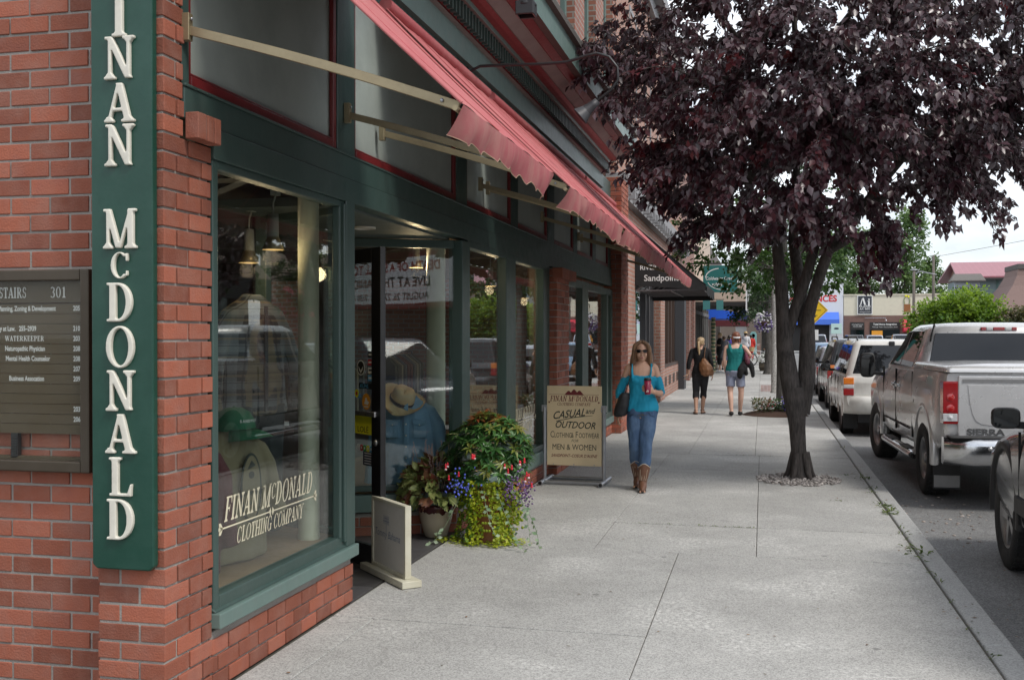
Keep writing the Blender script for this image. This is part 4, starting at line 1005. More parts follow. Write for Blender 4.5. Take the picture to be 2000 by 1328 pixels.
# green cap
t = thing('baseball_cap', 'green baseball cap with small white lettering on top of the khaki shirt', 'cap', (-2.84, 5.28, 1.125), rz=RD(80))
CAPG = M('green_cap_cotton', (.01, .12, .055), .85, ns=12, na=.1, bump=.08)
mb = MB(); mb.lathe([(.115, 0), (.116, .02), (.108, .06), (.085, .1), (.045, .122), (.0, .127)], 26)
o = mb.build('crown', CAPG, t); 
mb = MB(); pts = []
rings = []
for i in range(13):
    a_ = RD(-90 + (i - 6) * 11); c_, s_ = math.cos(a_), math.sin(a_)
    L = .105 * math.cos((i - 6) / 6 * 1.45)
    rings.append([(.11 * c_, .11 * s_, .012), ((.115 + L * .5) * c_, (.115 + L * .5) * s_ - 0, .006 - .02 * abs(i - 6) / 6), ((.115 + L) * c_, (.115 + L) * s_ - L * .1, -.02 - .03 * abs(i - 6) / 6), ((.115 + L) * c_, (.115 + L) * s_ - L * .1, -.025 - .03 * abs(i - 6) / 6), (.11 * c_, .11 * s_, .004)])
mb.loft(rings, False, True); mb.build('brim', CAPG, t)
mb = MB(); mb.ell((0, 0, .129), .009, .009, .006, 8, 6); mb.build('cap_button', CAPG, t)
mb = MB()
for i, ch in enumerate('SANDPOINT'):
    a_ = RD(-90 + (i - 4) * 8.5); p = V((.1145 * math.cos(a_), .1145 * math.sin(a_), .048)); text_mb(mb, ch, p, (-math.sin(a_), math.cos(a_), 0), (-.15 * math.cos(a_), -.15 * math.sin(a_), .99), .02, 'CENTER', bold=.001, lift=.002)
mb.build('lettering', WL, t)
# maroon garment at the window edge
t = thing('hanging_shirt', 'dark maroon garment at the left edge of the corner display window', 'shirt', (-2.86, 4.74, .415), rz=RD(60))
mb = MB(); shirt_mb(mb, .5, 1.0, .9, .7, .27); solid(mb, 'shirt_body', M('maroon_cotton', (.09, .022, .028), .9, ns=9), t, .012, 2, cloth_noise(.01, 7, 2))
# denim shirt + straw hat
DEN = M('denim_shirt_cotton', (.16, .29, .43), .85, ns=8, na=.14, bump=.12, bs=220, dirt=.3, dcol=(.26, .4, .52), ds=9)
t = thing('denim_shirt', 'blue denim snap shirt standing in the window beside the open door', 'shirt', (-2.97, 8.56, .36), rz=RD(14))
mb = MB(); shirt_mb(mb, .62, 1.06, 1.0, 1.0, .30); solid(mb, 'shirt_body', DEN, t, .008, 2, cloth_noise(.013, 7, 9))
mb = MB()
for i in range(7): mb.ell((.0, -.142, .06 + i * .095), .008, .004, .008, 8, 6)
for sx in (-1, 1): mb.ell((sx * .115, -.136, .53), .007, .004, .007, 8, 6)
mb.build('snaps', M('pearl_snap', (.6, .58, .5), .25), t)
mb = MB(); mb.box(-.018, .018, -.141, -.12, .02, .72)
for sx in (-1, 1): mb.prism([(sx * .115 - .055, -.134, .42), (sx * .115 + .055, -.134, .42), (sx * .115 + .055, -.134, .54), (sx * .115, -.134, .515), (sx * .115 - .055, -.134, .54)], (0, .02, 0)); mb.prism([(sx * .115 - .058, -.138, .575), (sx * .115 + .058, -.138, .575), (sx * .115 + .058, -.138, .54), (sx * .115, -.138, .518), (sx * .115 - .058, -.138, .54)], (0, .02, 0))
mb.build('pocket_flaps', DEN, t, bevel=.003)
STRAW = M('straw', (.58, .43, .23), .8, ns=60, na=.2, bump=.3, bs=300, dirt=.5, dcol=(.5, .26, .08), ds=7)
t = thing('straw_hat', 'straw cowboy hat with a dark band on the denim shirt', 'hat', (-3.0, 8.5, 1.085))
t.rotation_euler = (RD(28), RD(24), RD(10))
mb = MB(); n = 32; rings = []
for r_, z, cr in ((.09, 0, 0), (.094, .01, 0), (.09, .05, 0), (.084, .1, .0), (.07, .125, .3), (.045, .13, 1), (.012, .118, 1)):
    rings.append([(r_ * 1.15 * math.cos(2 * pi * k / n) * (1 - .0), r_ * math.sin(2 * pi * k / n), z - cr * .022 * math.cos(2 * pi * k / n) ** 2 * 0 - (.03 * cr * max(0, 1 - abs(math.cos(2 * pi * k / n)) * 1.6))) for k in range(n)])
mb.loft(rings, True); mb.build('crown', STRAW, t)
mb = MB(); rings = []
for q, up in ((.092, 0), (.13, .0), (.165, .022), (.19, .065), (.192, .069), (.165, .015), (.092, -.006)):
    rings.append([(q * (.92 + .08) * math.cos(2 * pi * k / n), q * 1.12 * math.sin(2 * pi * k / n), up * abs(math.cos(2 * pi * k / n)) ** 1.3 - .25 * up * abs(math.sin(2 * pi * k / n))) for k in range(n)])
mb.loft(rings, False); mb.build('brim', STRAW, t)
mb = MB(); mb.lathe([(.098, .008), (.1, .012), (.099, .028), (.096, .03)], 32); mb.v = [(p[0] * 1.13, p[1] * .99, p[2]) for p in mb.v]; mb.build('hat_band', M('hat_band_leather', (.03, .02, .015), .5), t)
# track lamps
BULB = M('lit_bulb', (1, .8, .5), .5, emit=(1, .62, .25), es=5)
LAMPW = M('lamp_housing', (.42, .42, .38), .5)
def track_lamp(x, y, z, lab, lit=True):
    t = thing('track_lamp', lab, 'spot lamp', (x, y, z), group='lit track lamps inside the shop')
    mb = MB(); mb.lathe([(.0, .19), (.032, .185), (.034, .05), (.036, .045)], 18, (0, 0, 0)); mb.tube([(0, 0, .18), (0, .0, .25), (.0, .03, .3)], .006, 6); mb.box(-.02, .02, .0, .06, .3, .34); mb.build('housing', LAMPW, t)
    mb = MB(); mb.lathe([(.034, .05), (.045, .02), (.066, -.03), (.064, -.03), (.043, .02), (.03, .05)], 20); mb.build('lamp_shade', BRASS, t)
    mb = MB(); mb.lathe([(.0, -.018), (.055, -.018), (.05, -.006), (.0, .0)], 18); mb.build('bulb', BULB, t)
    ld = bpy.data.lights.new('lamp_glow', 'POINT'); ld.energy = 8 if y > 8 else 2.2; ld.color = (1, .72, .42); ld.shadow_soft_size = .05
    lo = bpy.data.objects.new('lamp_glow', ld); COL.objects.link(lo); lo.location = (0, 0, -.08); lo.parent = t
track_lamp(-2.86, 5.80, 2.19, 'lit track lamp in front of the slim column, right lamp of the corner window')
track_lamp(-3.2, 6.15, 2.14, 'lit pale track lamp half hidden behind another, left lamp of the corner window')
track_lamp(-3.02, 8.95, 2.28, 'lit pale track lamp above the straw hat and denim shirt')
track_lamp(-3.0, 11.5, 2.23, 'lit track lamp above the pavement sign, behind the second shop window')
track_lamp(-3.3, 14.6, 2.2, 'lit track lamp seen through the farthest shop window')

# ------------------------------------------------------------------ planters
def leaf(mb, p, d, up, L, W_, t, fold=.25, droop=.0):
    p, d, up = V(p), V(d).normalized(), V(up)
    s_ = d.cross(up)
    if s_.length < 1e-4: s_ = d.cross(V((1, 0, .1)))
    s_.normalize(); n_ = s_.cross(d)
    a_ = p + d * L * .12; m1 = p + d * L * .5 - n_ * (droop * L * .25); e = p + d * L - n_ * droop * L
    l1 = p + d * L * .45 + s_ * W_ * .5 + n_ * fold * W_; r1 = p + d * L * .45 - s_ * W_ * .5 + n_ * fold * W_
    mb.t = t
    mb.add([p, l1, e, m1, r1], [(0, 3, 1), (3, 2, 1), (0, 4, 3), (3, 4, 2)], True)
def rdir(r, zmin=-1, zmax=1):
    z = r.uniform(zmin, zmax); a_ = r.uniform(0, 2 * pi); q = math.sqrt(max(0, 1 - z * z)); return V((q * math.cos(a_), q * math.sin(a_), z))
HEU = Mleaf('heuchera_leaf', (.13, .19, .05), (.34, .36, .13), .5, .2); HEUR = Mleaf('heuchera_red_leaf', (.13, .03, .02), (.2, .1, .045), .5, .2)
r = random.Random(5)
t = thing('planter', 'cream and plum glazed pot of ruffled green and bronze leaves by the shop door', 'potted plant', (-2.60, 8.20, 0.004))
GLZ, nt, out = _new('glazed_pot'); c_ = coord(nt); sp = N(nt, 'SeparateXYZ'); Lk(nt, c_, sp.inputs[0])
f_ = mth(nt, 'GREATER_THAN', mth(nt, 'ADD', sp.outputs[2], mth(nt, 'MULTIPLY', mth(nt, 'SUBTRACT', nz(nt, c_, 22, 3), .5), .09)), .205)
p_ = N(nt, 'BsdfPrincipled'); Lk(nt, mixc(nt, f_, (.5, .43, .32), (.07, .018, .02)), p_.inputs['Base Color']); p_.inputs['Roughness'].default_value = .18; Lk(nt, p_.outputs[0], out.inputs[0])
mb = MB(); mb.lathe([(.0, .0), (.085, .0), (.095, .01), (.13, .14), (.148, .235), (.158, .245), (.158, .262), (.145, .265), (.14, .235), (.0, .23)], 32); mb.build('pot', GLZ, t)
mb = MB(); mb2 = MB()
for i in range(330):
    d = rdir(r, -.35, 1); R_ = r.uniform(.15, .29); p = V((d.x * R_ * 1.0, d.y * R_ * 1.0, .37 + d.z * R_ * .85))
    q = mb2 if (r.random() < .28 + .4 * max(0, d.z) * (d.x > -.2)) else mb
    out_ = (d + V((0, 0, -.25)) + rdir(r) * .35).normalized(); s_ = r.uniform(.075, .125)
    for a_ in (-50, -25, 0, 25, 50):
        dd_ = Matrix.Rotation(RD(a_), 3, d) @ out_; leaf(q, p, dd_, d, s_ * (1 - abs(a_) / 170), s_ * .5, r.random(), .15, .25)
mb.build('foliage', HEU, t); mb2.build('bronze_foliage', HEUR, t)
mb = MB()
for i in range(16):
    x, y = r.uniform(-.2, .12), r.uniform(-.1, .1); h = r.uniform(.58, .8); mb.tube([(x * .3, y * .3, .3), (x, y, h)], .0018, 4)
    for j in range(12): z = h - j * .014; mb.ell((x + r.uniform(-.008, .008), y + r.uniform(-.008, .008), z), .005, .005, .005, 5, 4)
mb.build('flower_stems', M('pale_pink_bloom', (.4, .28, .24), .8, tint=.2), t)

RHO = Mleaf('shrub_leaf', (.02, .07, .02), (.08, .19, .045), .32, .15, .6); RHON = Mleaf('new_shrub_leaf', (.16, .22, .035), (.22, .2, .05), .4, .25); REDL = Mleaf('red_tip_leaf', (.36, .09, .03), (.3, .14, .05), .4, .25)
JEN = Mleaf('creeping_leaf', (.26, .34, .02), (.5, .54, .04), .5, .3); JEN2 = Mleaf('creeping_green_leaf', (.09, .2, .025), (.22, .34, .04), .5, .3)
t = thing('planter', 'tall planter of dark shrub, red fuchsia and yellow creeping foliage on the pavement', 'potted plant', (-2.12, 8.18, 0.002))
mb = MB(); mb.lathe([(.0, .0), (.15, .0), (.155, .02), (.2, .38), (.225, .385), (.225, .43), (.205, .435), (.2, .4), (.0, .4)], 32)
mb.build('pot', M('terracotta', (.38, .14, .06), .75, ns=8, na=.15, bump=.1, dirt=.35, dcol=(.3, .2, .13)), t)
mb = MB(); mn = MB(); mr = MB()
for i in range(270):
    a_ = r.uniform(0, 2 * pi); h = r.random() ** .8
    R_ = (.31 if h < .55 else .31 * (1 - (h - .55) / .45) ** .6 + .05) * r.uniform(.55, 1.0)
    p = V((R_ * math.cos(a_) * 1.05 - .02, R_ * math.sin(a_) * .9, .47 + h * .50 + .02)); p += V((.05 * mnoise.noise(p * 5), .05 * mnoise.noise(p * 5 + V((4, 0, 0))), .11 * mnoise.noise(p * 4.5 + V((0, 9, 0)))))
    d = (V((math.cos(a_) * R_ * 2.2, math.sin(a_) * R_ * 2.2, .55 + h * .4))).normalized()
    tip = h > .8 and r.random() < .45; red = h > .86 and r.random() < .4
    q = mr if red else mn if tip or r.random() < .12 else mb
    nn_ = r.randint(8, 11); L = r.uniform(.07, .105) * (1 if not tip else .85)
    b1 = d.cross(V((0, 0, 1)) if abs(d.z) < .95 else V((1, 0, 0))).normalized(); b2 = d.cross(b1)
    for k in range(nn_):
        f_ = 2 * pi * k / nn_ + r.uniform(-.2, .2); ld = b1 * math.cos(f_) + b2 * math.sin(f_) + d * r.uniform(-.15, .65); leaf(q, p, ld, d, L, L * .3, r.random(), .15, .2)
mb.build('foliage', RHO, t); mn.build('new_foliage', RHON, t); mr.build('red_tips', REDL, t)
mb = MB()
for (x, y, z, sp_, n_) in ((-.24, -.3, .6, .06, 5), (-.06, -.33, .7, .03, 3), (.2, -.3, .62, .04, 3), (.3, -.22, .66, .03, 3), (.33, -.2, .52, .05, 4)):
    for i in range(n_):
        c_ = V((x + r.uniform(-sp_, sp_), y + r.uniform(-.04, .03), z + r.uniform(-sp_, sp_))); mb.m = 0; mb.ell(c_, .008, .008, .017, 6, 5); mb.m = 1 if i % 3 == 0 else 0; mb.ell(c_ - V((0, 0, .018)), .011, .011, .009, 6, 5)
mb.build('fuchsia_blossoms', [M('fuchsia_red', (.62, .02, .04), .5), M('fuchsia_white', (.75, .6, .6), .5)], t)
mb = MB()
for i in range(48): mb.t = r.random(); c_ = V((-.2 + r.gauss(0, .06), -.27 + r.gauss(0, .03), .46 + r.gauss(0, .05))); mb.ell(c_, .009, .006, .009, 5, 4)
mb.build('lobelia_blossoms', M('lobelia_blue', (.13, .17, .7), .6, tint=.3), t)
mb = MB(); mg = MB()
for i in range(420):
    d = rdir(r, -.8, 1); R_ = r.uniform(.07, .16); p = V((.23 + d.x * R_, -.17 + d.y * R_, .42 + d.z * R_ * 1.25)); mb.t = r.random()
    if r.random() < .55: mb.ell(p, .009, .009, .008, 5, 4)
    else: leaf(mg, p, d + rdir(r) * .5, V((0, 0, 1)), .03, .008, r.random())
mb.build('alyssum_blossoms', M('alyssum_purple', (.16, .085, .22), .7, tint=.5), t); mg.build('alyssum_foliage', RHO, t)
mb = MB(); m2 = MB()
for i in range(3000):      # curtain of creeping jenny spilling over the front
    a_ = RD(r.uniform(-168, -18)); z = r.uniform(.0, .50); R_ = .235 + .02 * math.sin(a_ * 9) + r.uniform(0, .045) + (.05 * max(0, (.12 - z) / .12)) * r.random() * 1.6
    p = V((R_ * math.cos(a_) * .95, R_ * math.sin(a_) * .95, z + .012)); d = V((math.cos(a_), math.sin(a_), -.6)) + rdir(r) * .8
    if mnoise.noise(V((a_ * 2.2, z * 6, 1.7))) < -.22: continue
    q = m2 if r.random() < (.55 if math.cos(a_) < -.35 else .18) else mb
    L = r.uniform(.02, .032); leaf(q, p, d, V((math.cos(a_), math.sin(a_), .5)) + rdir(r) * .4, L, L * .95, r.random(), .1)
for i in range(420):
    a_ = RD(r.uniform(-170, -10)); R_ = .24 + r.random() ** 1.6 * .2; p = V((R_ * math.cos(a_) - .03, R_ * math.sin(a_) * .9, .008 + r.random() * .02)); leaf(mb, p, rdir(r, -.1, .4), V((0, 0, 1)), .024, .022, r.random(), .1)
for k in range(16):
    a_ = RD(r.uniform(-160, -20))
    for i in range(7): z = .48 - i * .06; mb.ell((.275 * math.cos(a_ + i * .03), .275 * math.sin(a_ + i * .03), z), .012, .006, .012, 6, 5)
mb.build('trailing_foliage', JEN, t); m2.build('green_trailing_foliage', JEN2, t)
VIN = Mleaf('vinca_leaf', (.14, .24, .12), (.32, .4, .26), .45, .2)
mb = MB()
for (x0, y0, z0, x1, y1, z1, x2, y2, z2) in ((.24, -.2, .45, .36, -.26, .3, .38, -.3, .04), (.2, -.22, .45, .42, -.2, .22, .44, -.25, .01), (.1, -.25, .45, .2, -.33, .2, .36, -.42, .01), (0, -.25, .45, .02, -.32, .28, .12, -.36, .1), (-.2, -.2, .4, -.33, -.3, .05, -.42, -.33, .01)):
    P_ = [V((x0, y0, z0)) * (1 - f_) ** 2 + V((x1, y1, z1)) * 2 * f_ * (1 - f_) + V((x2, y2, z2)) * f_ * f_ for f_ in [k / 14 for k in range(15)]]
    mb.tube(P_, .002, 4)
    for k in range(1, 15):
        for q in range(1): leaf(mb, P_[k], rdir(r, -.6, .4), V((.3, -1, .5)), r.uniform(.03, .055), .03, r.random(), .1)
mb.build('vinca_trail', VIN, t)
# ------------------------------------------------------------------ people
def ering(z, w, d, cx=0, cy=0, n=22, p=2.3):
    out = []
    for k in range(n):
        a_ = 2 * pi * k / n; c_, s_ = math.cos(a_), math.sin(a_)
        out.append(V((cx + w * math.copysign(abs(c_) ** (2 / p), c_), cy + d * math.copysign(abs(s_) ** (2 / p), s_), z)))
    return out
def limb(mb, pts, rad, n=14, ends=True):
    # densify so that the joints bend smoothly
    P_ = [V(p) for p in pts]; m = len(P_); Q = []; R_ = []
    for i in range(m - 1):
        k = 6
        for j in range(k + (1 if i == m - 2 else 0)):
            f_ = j / k
            p0_, p1, p2, p3 = P_[max(i - 1, 0)], P_[i], P_[i + 1], P_[min(i + 2, m - 1)]
            lin = p1.lerp(p2, f_)
            cr = 0.5 * ((2 * p1) + (p2 - p0_) * f_ + (2 * p0_ - 5 * p1 + 4 * p2 - p3) * f_ * f_ + (3 * p1 - p0_ - 3 * p2 + p3) * f_ ** 3)
            Q.append(lin.lerp(cr, .5)); R_.append(rad[i] + (rad[i + 1] - rad[i]) * f_)
    mb.tube(Q, R_, n)
    if ends:
        mb.ell(Q[0], R_[0] * .98, n=14, m=10); mb.ell(Q[-1], R_[-1] * .98, n=14, m=10)
def along(path, t0, t1, k=7):
    P_ = [V(p) for p in path]; L = [(P_[i + 1] - P_[i]).length for i in range(len(P_) - 1)]; T = sum(L)
    def at(t):
        d = t * T
        for i, l in enumerate(L):
            if d <= l or i == len(L) - 1: return P_[i].lerp(P_[i + 1], max(0, min(1, d / l)))
            d -= l
    return [at(t0 + (t1 - t0) * j / (k - 1)) for j in range(k)]
def hand(mb, wrist, d, pn, side, curl=18, S=1.0, spread=1.0):
    """palm, four fingers of different lengths, and a thumb from the side of the palm"""
    w_, d, pn = V(wrist), V(d).normalized(), V(pn).normalized()
    s_ = d.cross(pn).normalized() * side; pn = (pn - d * pn.dot(d)).normalized()
    rings = []
    for l, ww, tt in ((-.01, .024, .018), (.02, .03, .017), (.055, .039, .015), (.085, .038, .012)):
        rings.append([w_ + d * l * S + (s_ * math.cos(2 * pi * k / 12) * ww + pn * math.sin(2 * pi * k / 12) * tt) * S for k in range(12)])
    if s_.cross(pn).dot(d) < 0: rings = [r_[::-1] for r_ in rings]
    mb.loft(rings)
    for off, L, rr_ in ((.029, .068, .0085), (.01, .078, .0088), (-.010, .073, .0084), (-.028, .058, .0075)):
        p = w_ + (d * .082 + s_ * off) * S; dd_ = (d + s_ * off * 1.6 * spread).normalized(); pts = [p - d * .02 * S, p]
        for j, fr in enumerate((.45, .32, .25)):
            a_ = RD(curl * (1 + .5 * j)); dd_ = (dd_ * math.cos(a_) + pn * math.sin(a_)).normalized(); pn2 = pn
            p = p + dd_ * L * fr * S; pts.append(p)
        limb(mb, pts, [rr_ * S, rr_ * S, rr_ * .95 * S, rr_ * .88 * S, rr_ * .75 * S], 8)
    p = w_ + (d * .02 + s_ * .026) * S; pts = [p]
    for j, fr in enumerate((.042, .032, .026)):
        dd_ = (d * (.55 + .2 * j) + s_ * (.75 - .25 * j) + pn * (.35 + .2 * j)).normalized(); p = p + dd_ * fr * S; pts.append(p)
    limb(mb, pts, [.013 * S, .011 * S, .0095 * S, .0078 * S], 8)

def head(mb, c, fwd, S=1.0):
    """c: centre of the head; fwd: unit vector of the gaze (horizontal)"""
    f_ = V(fwd).normalized(); r_ = f_.cross(V((0, 0, 1))).normalized(); u_z = r_.cross(f_).normalized()
    B = Matrix((r_, f_, u_z)).transposed(); c = V(c)
    def E(x, y, z, a_, b_, d_): mb.ell(c + B @ V((x, y, z)) * S, a_ * S, b_ * S, d_ * S, 18, 14, B)
    E(0, -.012, .025, .073, .092, .088); E(0, .012, -.03, .062, .075, .075); E(0, .04, -.072, .038, .04, .035); E(0, .052, -.082, .024, .024, .02)
    E(0, .085, -.02, .011, .016, .024); E(0, .097, -.034, .013, .013, .011); E(0, .079, .012, .05, .02, .012); E(0, .078, -.062, .024, .014, .011)
    for sx in (-1, 1): E(sx * .074, -.005, -.012, .009, .02, .032); E(sx * .036, .066, -.03, .024, .022, .026)
    return B

def foot(mb, ank, toe, S=1.0):
    a_ = V(ank); t_ = V(toe).normalized(); s_ = t_.cross(V((0, 0, 1))); g = a_.z
    limb(mb, [a_, a_ - t_ * .03 + V((0, 0, -.05)) * S], [.036 * S, .034 * S])
    limb(mb, [a_ + V((0, 0, -.03)) * S, a_ + (t_ * .07 + V((0, 0, -.05))) * S, a_ + (t_ * .15 + V((0, 0, -.063))) * S], [.036 * S, .033 * S, .022 * S])
    for i, o_ in enumerate((.024, .01, -.003, -.015, -.026)): mb.ell(a_ + (t_ * (.178 - abs(o_ - .02) * .5) + s_ * o_ + V((0, 0, -.068))) * S, .012 * S, n=10, m=8)

TORSO = [(.80, .135, .09), (.86, .168, .115), (.92, .17, .118), (.98, .155, .108), (1.06, .128, .094), (1.13, .128, .094), (1.2, .14, .105), (1.27, .152, .112), (1.33, .16, .098), (1.375, .145, .08), (1.405, .085, .062), (1.43, .053, .054), (1.47, .05, .052)]
def skin_mat(name, c): return M(name, c, .5, ns=12, na=.06, spec=.4)

def person(label, loc, rz, S, skin, arms, legs, hands=None, hips=(0, 0), headc=(0, -.01, 1.535), gaze=(0, -1, 0), vox=.0065, torso=TORSO, group=None):
    t = thing('person', label, 'person', loc, rz, group)
    mb = MB()
    mb.loft([[p * S for p in ering(z, w, d, hips[0] * max(0, 1 - (z - .8) / .5), hips[1] * max(0, 1 - (z - .8) / .5))] for z, w, d in torso])
    limb(mb, [V((0, .012, 1.38)) * S, V((0, .004, 1.44)) * S, V((headc[0], headc[1] + .015, headc[2] - .06)) * S], [.06 * S, .05 * S, .05 * S])
    head(mb, V(headc) * S, gaze, S * .98)
    for k in arms:
        sh, el_, wr = [V(p) * S for p in arms[k]]
        limb(mb, [V((sh.x * .22, .01, sh.z + .055 * S)), V((sh.x * .62, .005, sh.z + .028 * S)), sh], [.036 * S, .038 * S, .043 * S])
        limb(mb, [V((sh.x * .55, sh.y, sh.z + .005)), sh, el_, wr], [.045 * S, .045 * S, .036 * S, .025 * S])
        if hands and k in hands:
            h = hands[k]; hand(mb, wr + (wr - el_).normalized() * .005, h[0] if h[0] else (wr - el_), h[1], h[2], h[3], S * .98)
        else:
            hand(mb, wr, (wr - el_), (-math.copysign(1, sh.x), 0, 0), 1 if sh.x < 0 else -1, 16, S * .95)
    for k in legs:
        hp, kn, an, toe = [V(p) for p in legs[k]]
        limb(mb, [hp * S, hp.lerp(kn, .5) * S + V((0, -.012, 0)), kn * S, kn.lerp(an, .35) * S + V((0, .018, 0)), an * S], [.095 * S, .08 * S, .055 * S, .053 * S, .034 * S])
        foot(mb, an * S, toe, S)
    solid(mb, 'body', skin, t, vox, 2)
    return t
def garment(t, name, mat, fn, vox=.009, noise_=(.006, 9, 0), smooth=2):
    mb = MB(); fn(mb); return solid(mb, name, mat, t, vox, smooth, cloth_noise(*noise_) if noise_ else None)
def torso_cloth(mb, S, z0, z1, off=.012, flare=0.0, hips=(0, 0), torso=TORSO, flat_top=True):
    rows = []
    def samp(z):
        for i in range(len(torso) - 1):
            a_, b_ = torso[i], torso[i + 1]
            if a_[0] <= z <= b_[0]:
                f_ = (z - a_[0]) / (b_[0] - a_[0]); return a_[1] + (b_[1] - a_[1]) * f_, a_[2] + (b_[2] - a_[2]) * f_
        return torso[0][1:] if z < torso[0][0] else torso[-1][1:]
    n = 16
    for i in range(n + 1):
        z = z0 + (z1 - z0) * i / n; w, d = samp(z); e = flare * max(0, 1 - (z - z0) / .22)
        k = max(0, 1 - (z - .8) / .5)
        rows.append([p * S for p in ering(z, w + off + e, d + off + e, hips[0] * k, hips[1] * k)])
    mb.loft(rows)
def hair_cap(t, mat, c, gaze, S, strands, name='hair', cap=True, seed=1, solid_=True):
    """skull cap plus many tapering locks"""
    f_ = V(gaze).normalized(); r_ = f_.cross(V((0, 0, 1))).normalized(); B = Matrix((r_, f_, V((0, 0, 1)))).transposed(); c = V(c) * S
    mb = MB(); rr = random.Random(seed)
    if cap:
        rings = []; n = 22
        for i, (zz, q) in enumerate(((.118, .02), (.108, .055), (.085, .082), (.055, .096), (.02, .1), (-.02, .094), (-.05, .082))):
            ring = []
            for k in range(n):
                a_ = 2 * pi * k / n; y = math.sin(a_); x = math.cos(a_)
                front = max(0, y); rx = q * .86; ry = q * 1.06
                z_ = zz + (front ** .7) * (.052 if i > 3 else .0) * (i - 3) + .0
                ring.append(c + B @ V((rx * x, ry * y - .012 - (.018 * front if i > 3 else 0), min(z_, .118))) * S)
            rings.append(ring)
        mb.loft(rings, True)
    for st in strands:
        pts = [c + B @ V(p) * S for p in st[0]]
        for q in range(st[2] * 3):
            j = V((rr.gauss(0, 1), rr.gauss(0, 1), 0)) * st[3]
            mb.t = rr.random()
            pp = [p + j * (.5 + .7 * k / len(pts)) + V((rr.gauss(0, .004), rr.gauss(0, .004), rr.gauss(0, .006))) for k, p in enumerate(pts)]
            ra = st[1] * rr.uniform(.35, .75); mb.tube(pp, [ra * S * (1 - .65 * (k / (len(pp) - 1)) ** 2) for k in range(len(pp))], 6, flat=.6)
    return solid(mb, name, mat, t, .0075 if len(strands) else .01, 1, lambda p: .0035 * mnoise.noise(V((p.x * 55, p.y * 55, p.z * 12)))) if solid_ else mb.build(name, mat, t)

def Mhair(name, ca, cb_):
    m, nt, out = _new(name); co = coord(nt); mp = N(nt, 'Mapping'); mp.inputs['Scale'].default_value = (70, 70, 6); Lk(nt, co, mp.inputs[0])
    c = mixc(nt, ramp(nt, nz(nt, mp.outputs[0], 1.0, 4, .6), [(.3, 0.0), (.7, 1.0)]), ca, cb_)
    p = N(nt, 'BsdfPrincipled'); Lk(nt, c, p.inputs['Base Color']); p.inputs['Roughness'].default_value = .45; p.inputs['Sheen Weight'].default_value = .2
    b = N(nt, 'Bump'); b.inputs['Strength'].default_value = .6; b.inputs['Distance'].default_value = .004; Lk(nt, nz(nt, mp.outputs[0], 2.0, 4), b.inputs['Height']); Lk(nt, b.outputs[0], p.inputs['Normal'])
    Lk(nt, p.outputs[0], out.inputs[0]); return m
SK1 = skin_mat('tanned_skin', (.56, .33, .23)); SK2 = skin_mat('fair_skin', (.6, .38, .29))
# ---- 1: woman walking towards the camera
TOPB = M('turquoise_jersey', (.008, .27, .42), .85, ns=7, na=.08)
JEAN = M('blue_denim', (.055, .105, .2), .85, ns=6, na=.2, bump=.1, bs=250, dirt=.55, dcol=(.17, .26, .38), ds=5)
S = 1.0; T1 = [(z * .955, w * (.93 if z > 1.2 else 1), d) for z, w, d in TORSO]
arms = {'L': [(-.148, .0, 1.295), (-.248, .03, 1.045), (-.275, -.03, .83)], 'R': [(.145, .0, 1.295), (.225, .0, 1.035), (.135, -.2, 1.055)]}
legs = {'L': [(-.075, .0, .83), (-.075, -.03, .44), (-.055, .13, .10), (-.05, -1, 0)], 'R': [(.075, .0, .83), (.052, -.10, .44), (.015, -.13, .085), (.02, -1, 0)]}
w1 = person('woman in turquoise top, blue jeans, sunglasses and cowboy boots walking forward with a maroon cup', (-1.255, 11.22, 0), RD(4), S, SK1, arms, legs,
            hands={'L': ((.02, -.12, -1), (1, .3, .0), 1, 12), 'R': ((-.75, -.5, .25), (-.3, .9, .2), -1, 38)}, headc=(.0, -.02, 1.470), gaze=(.06, -1, .02), torso=T1, vox=.006)
w1.scale = (.93, .95, 1)
def top(mb):
    torso_cloth(mb, 1, .84, 1.215, .018, .0, torso=T1)
    mb.ell((-.06, -.075, 1.17), .07, .06, .06, 14, 10); mb.ell((.06, -.075, 1.17), .07, .06, .06, 14, 10)
    for sx in (-1, 1):
        mb.tube([(sx * .1, -.11, 1.19), (sx * .108, -.105, 1.26), (sx * .112, -.06, 1.335), (sx * .112, .02, 1.35), (sx * .1, .085, 1.28), (sx * .09, .095, 1.19)], [.02, .018, .016, .016, .018, .02], 8)
    for k, t1 in (('L', .72), ('R', .62)):
        p = along(arms[k], .2, t1, 7); mb.tube(p, [.043, .047, .048, .049, .048, .047, .047], 14)
        sx = -1 if k == 'L' else 1
        mb.tube([V((sx * .11, -.02, 1.17)), p[0] + V((0, 0, -.035))], [.05, .045], 12)
garment(w1, 'top', TOPB, top, .008, (.010, 13, 2))
def jeans(mb):
    torso_cloth(mb, 1, .78, .87, .014, torso=T1)
    for k in legs:
        hp, kn, an, _ = [V(p) for p in legs[k]]; b_ = kn.lerp(an, .62)
        mb.tube([hp + V((0, 0, .01)), hp.lerp(kn, .35) + V((0, -.012, 0)), hp.lerp(kn, .7) + V((0, -.012, 0)), kn, kn.lerp(an, .3) + V((0, .012, 0)), b_], [.1, .096, .078, .07, .068, .062], 16)
        mb.ell(hp, .1, .105, .1, 14, 10)
garment(w1, 'jeans', JEAN, jeans, .008, (.011, 15, 4))
mb = MB(); mb.tube([(0, -.133, .835), (.004, -.137, .79), (-.004, -.133, .745)], .003, 5)
for sx in (-1, 1): mb.tube([(sx * .075, -.124, .838), (sx * .105, -.116, .80), (sx * .15, -.09, .785)], .003, 5)
mb.build('jeans_seams', M('dark_seam', (.03, .055, .1), .9), w1)
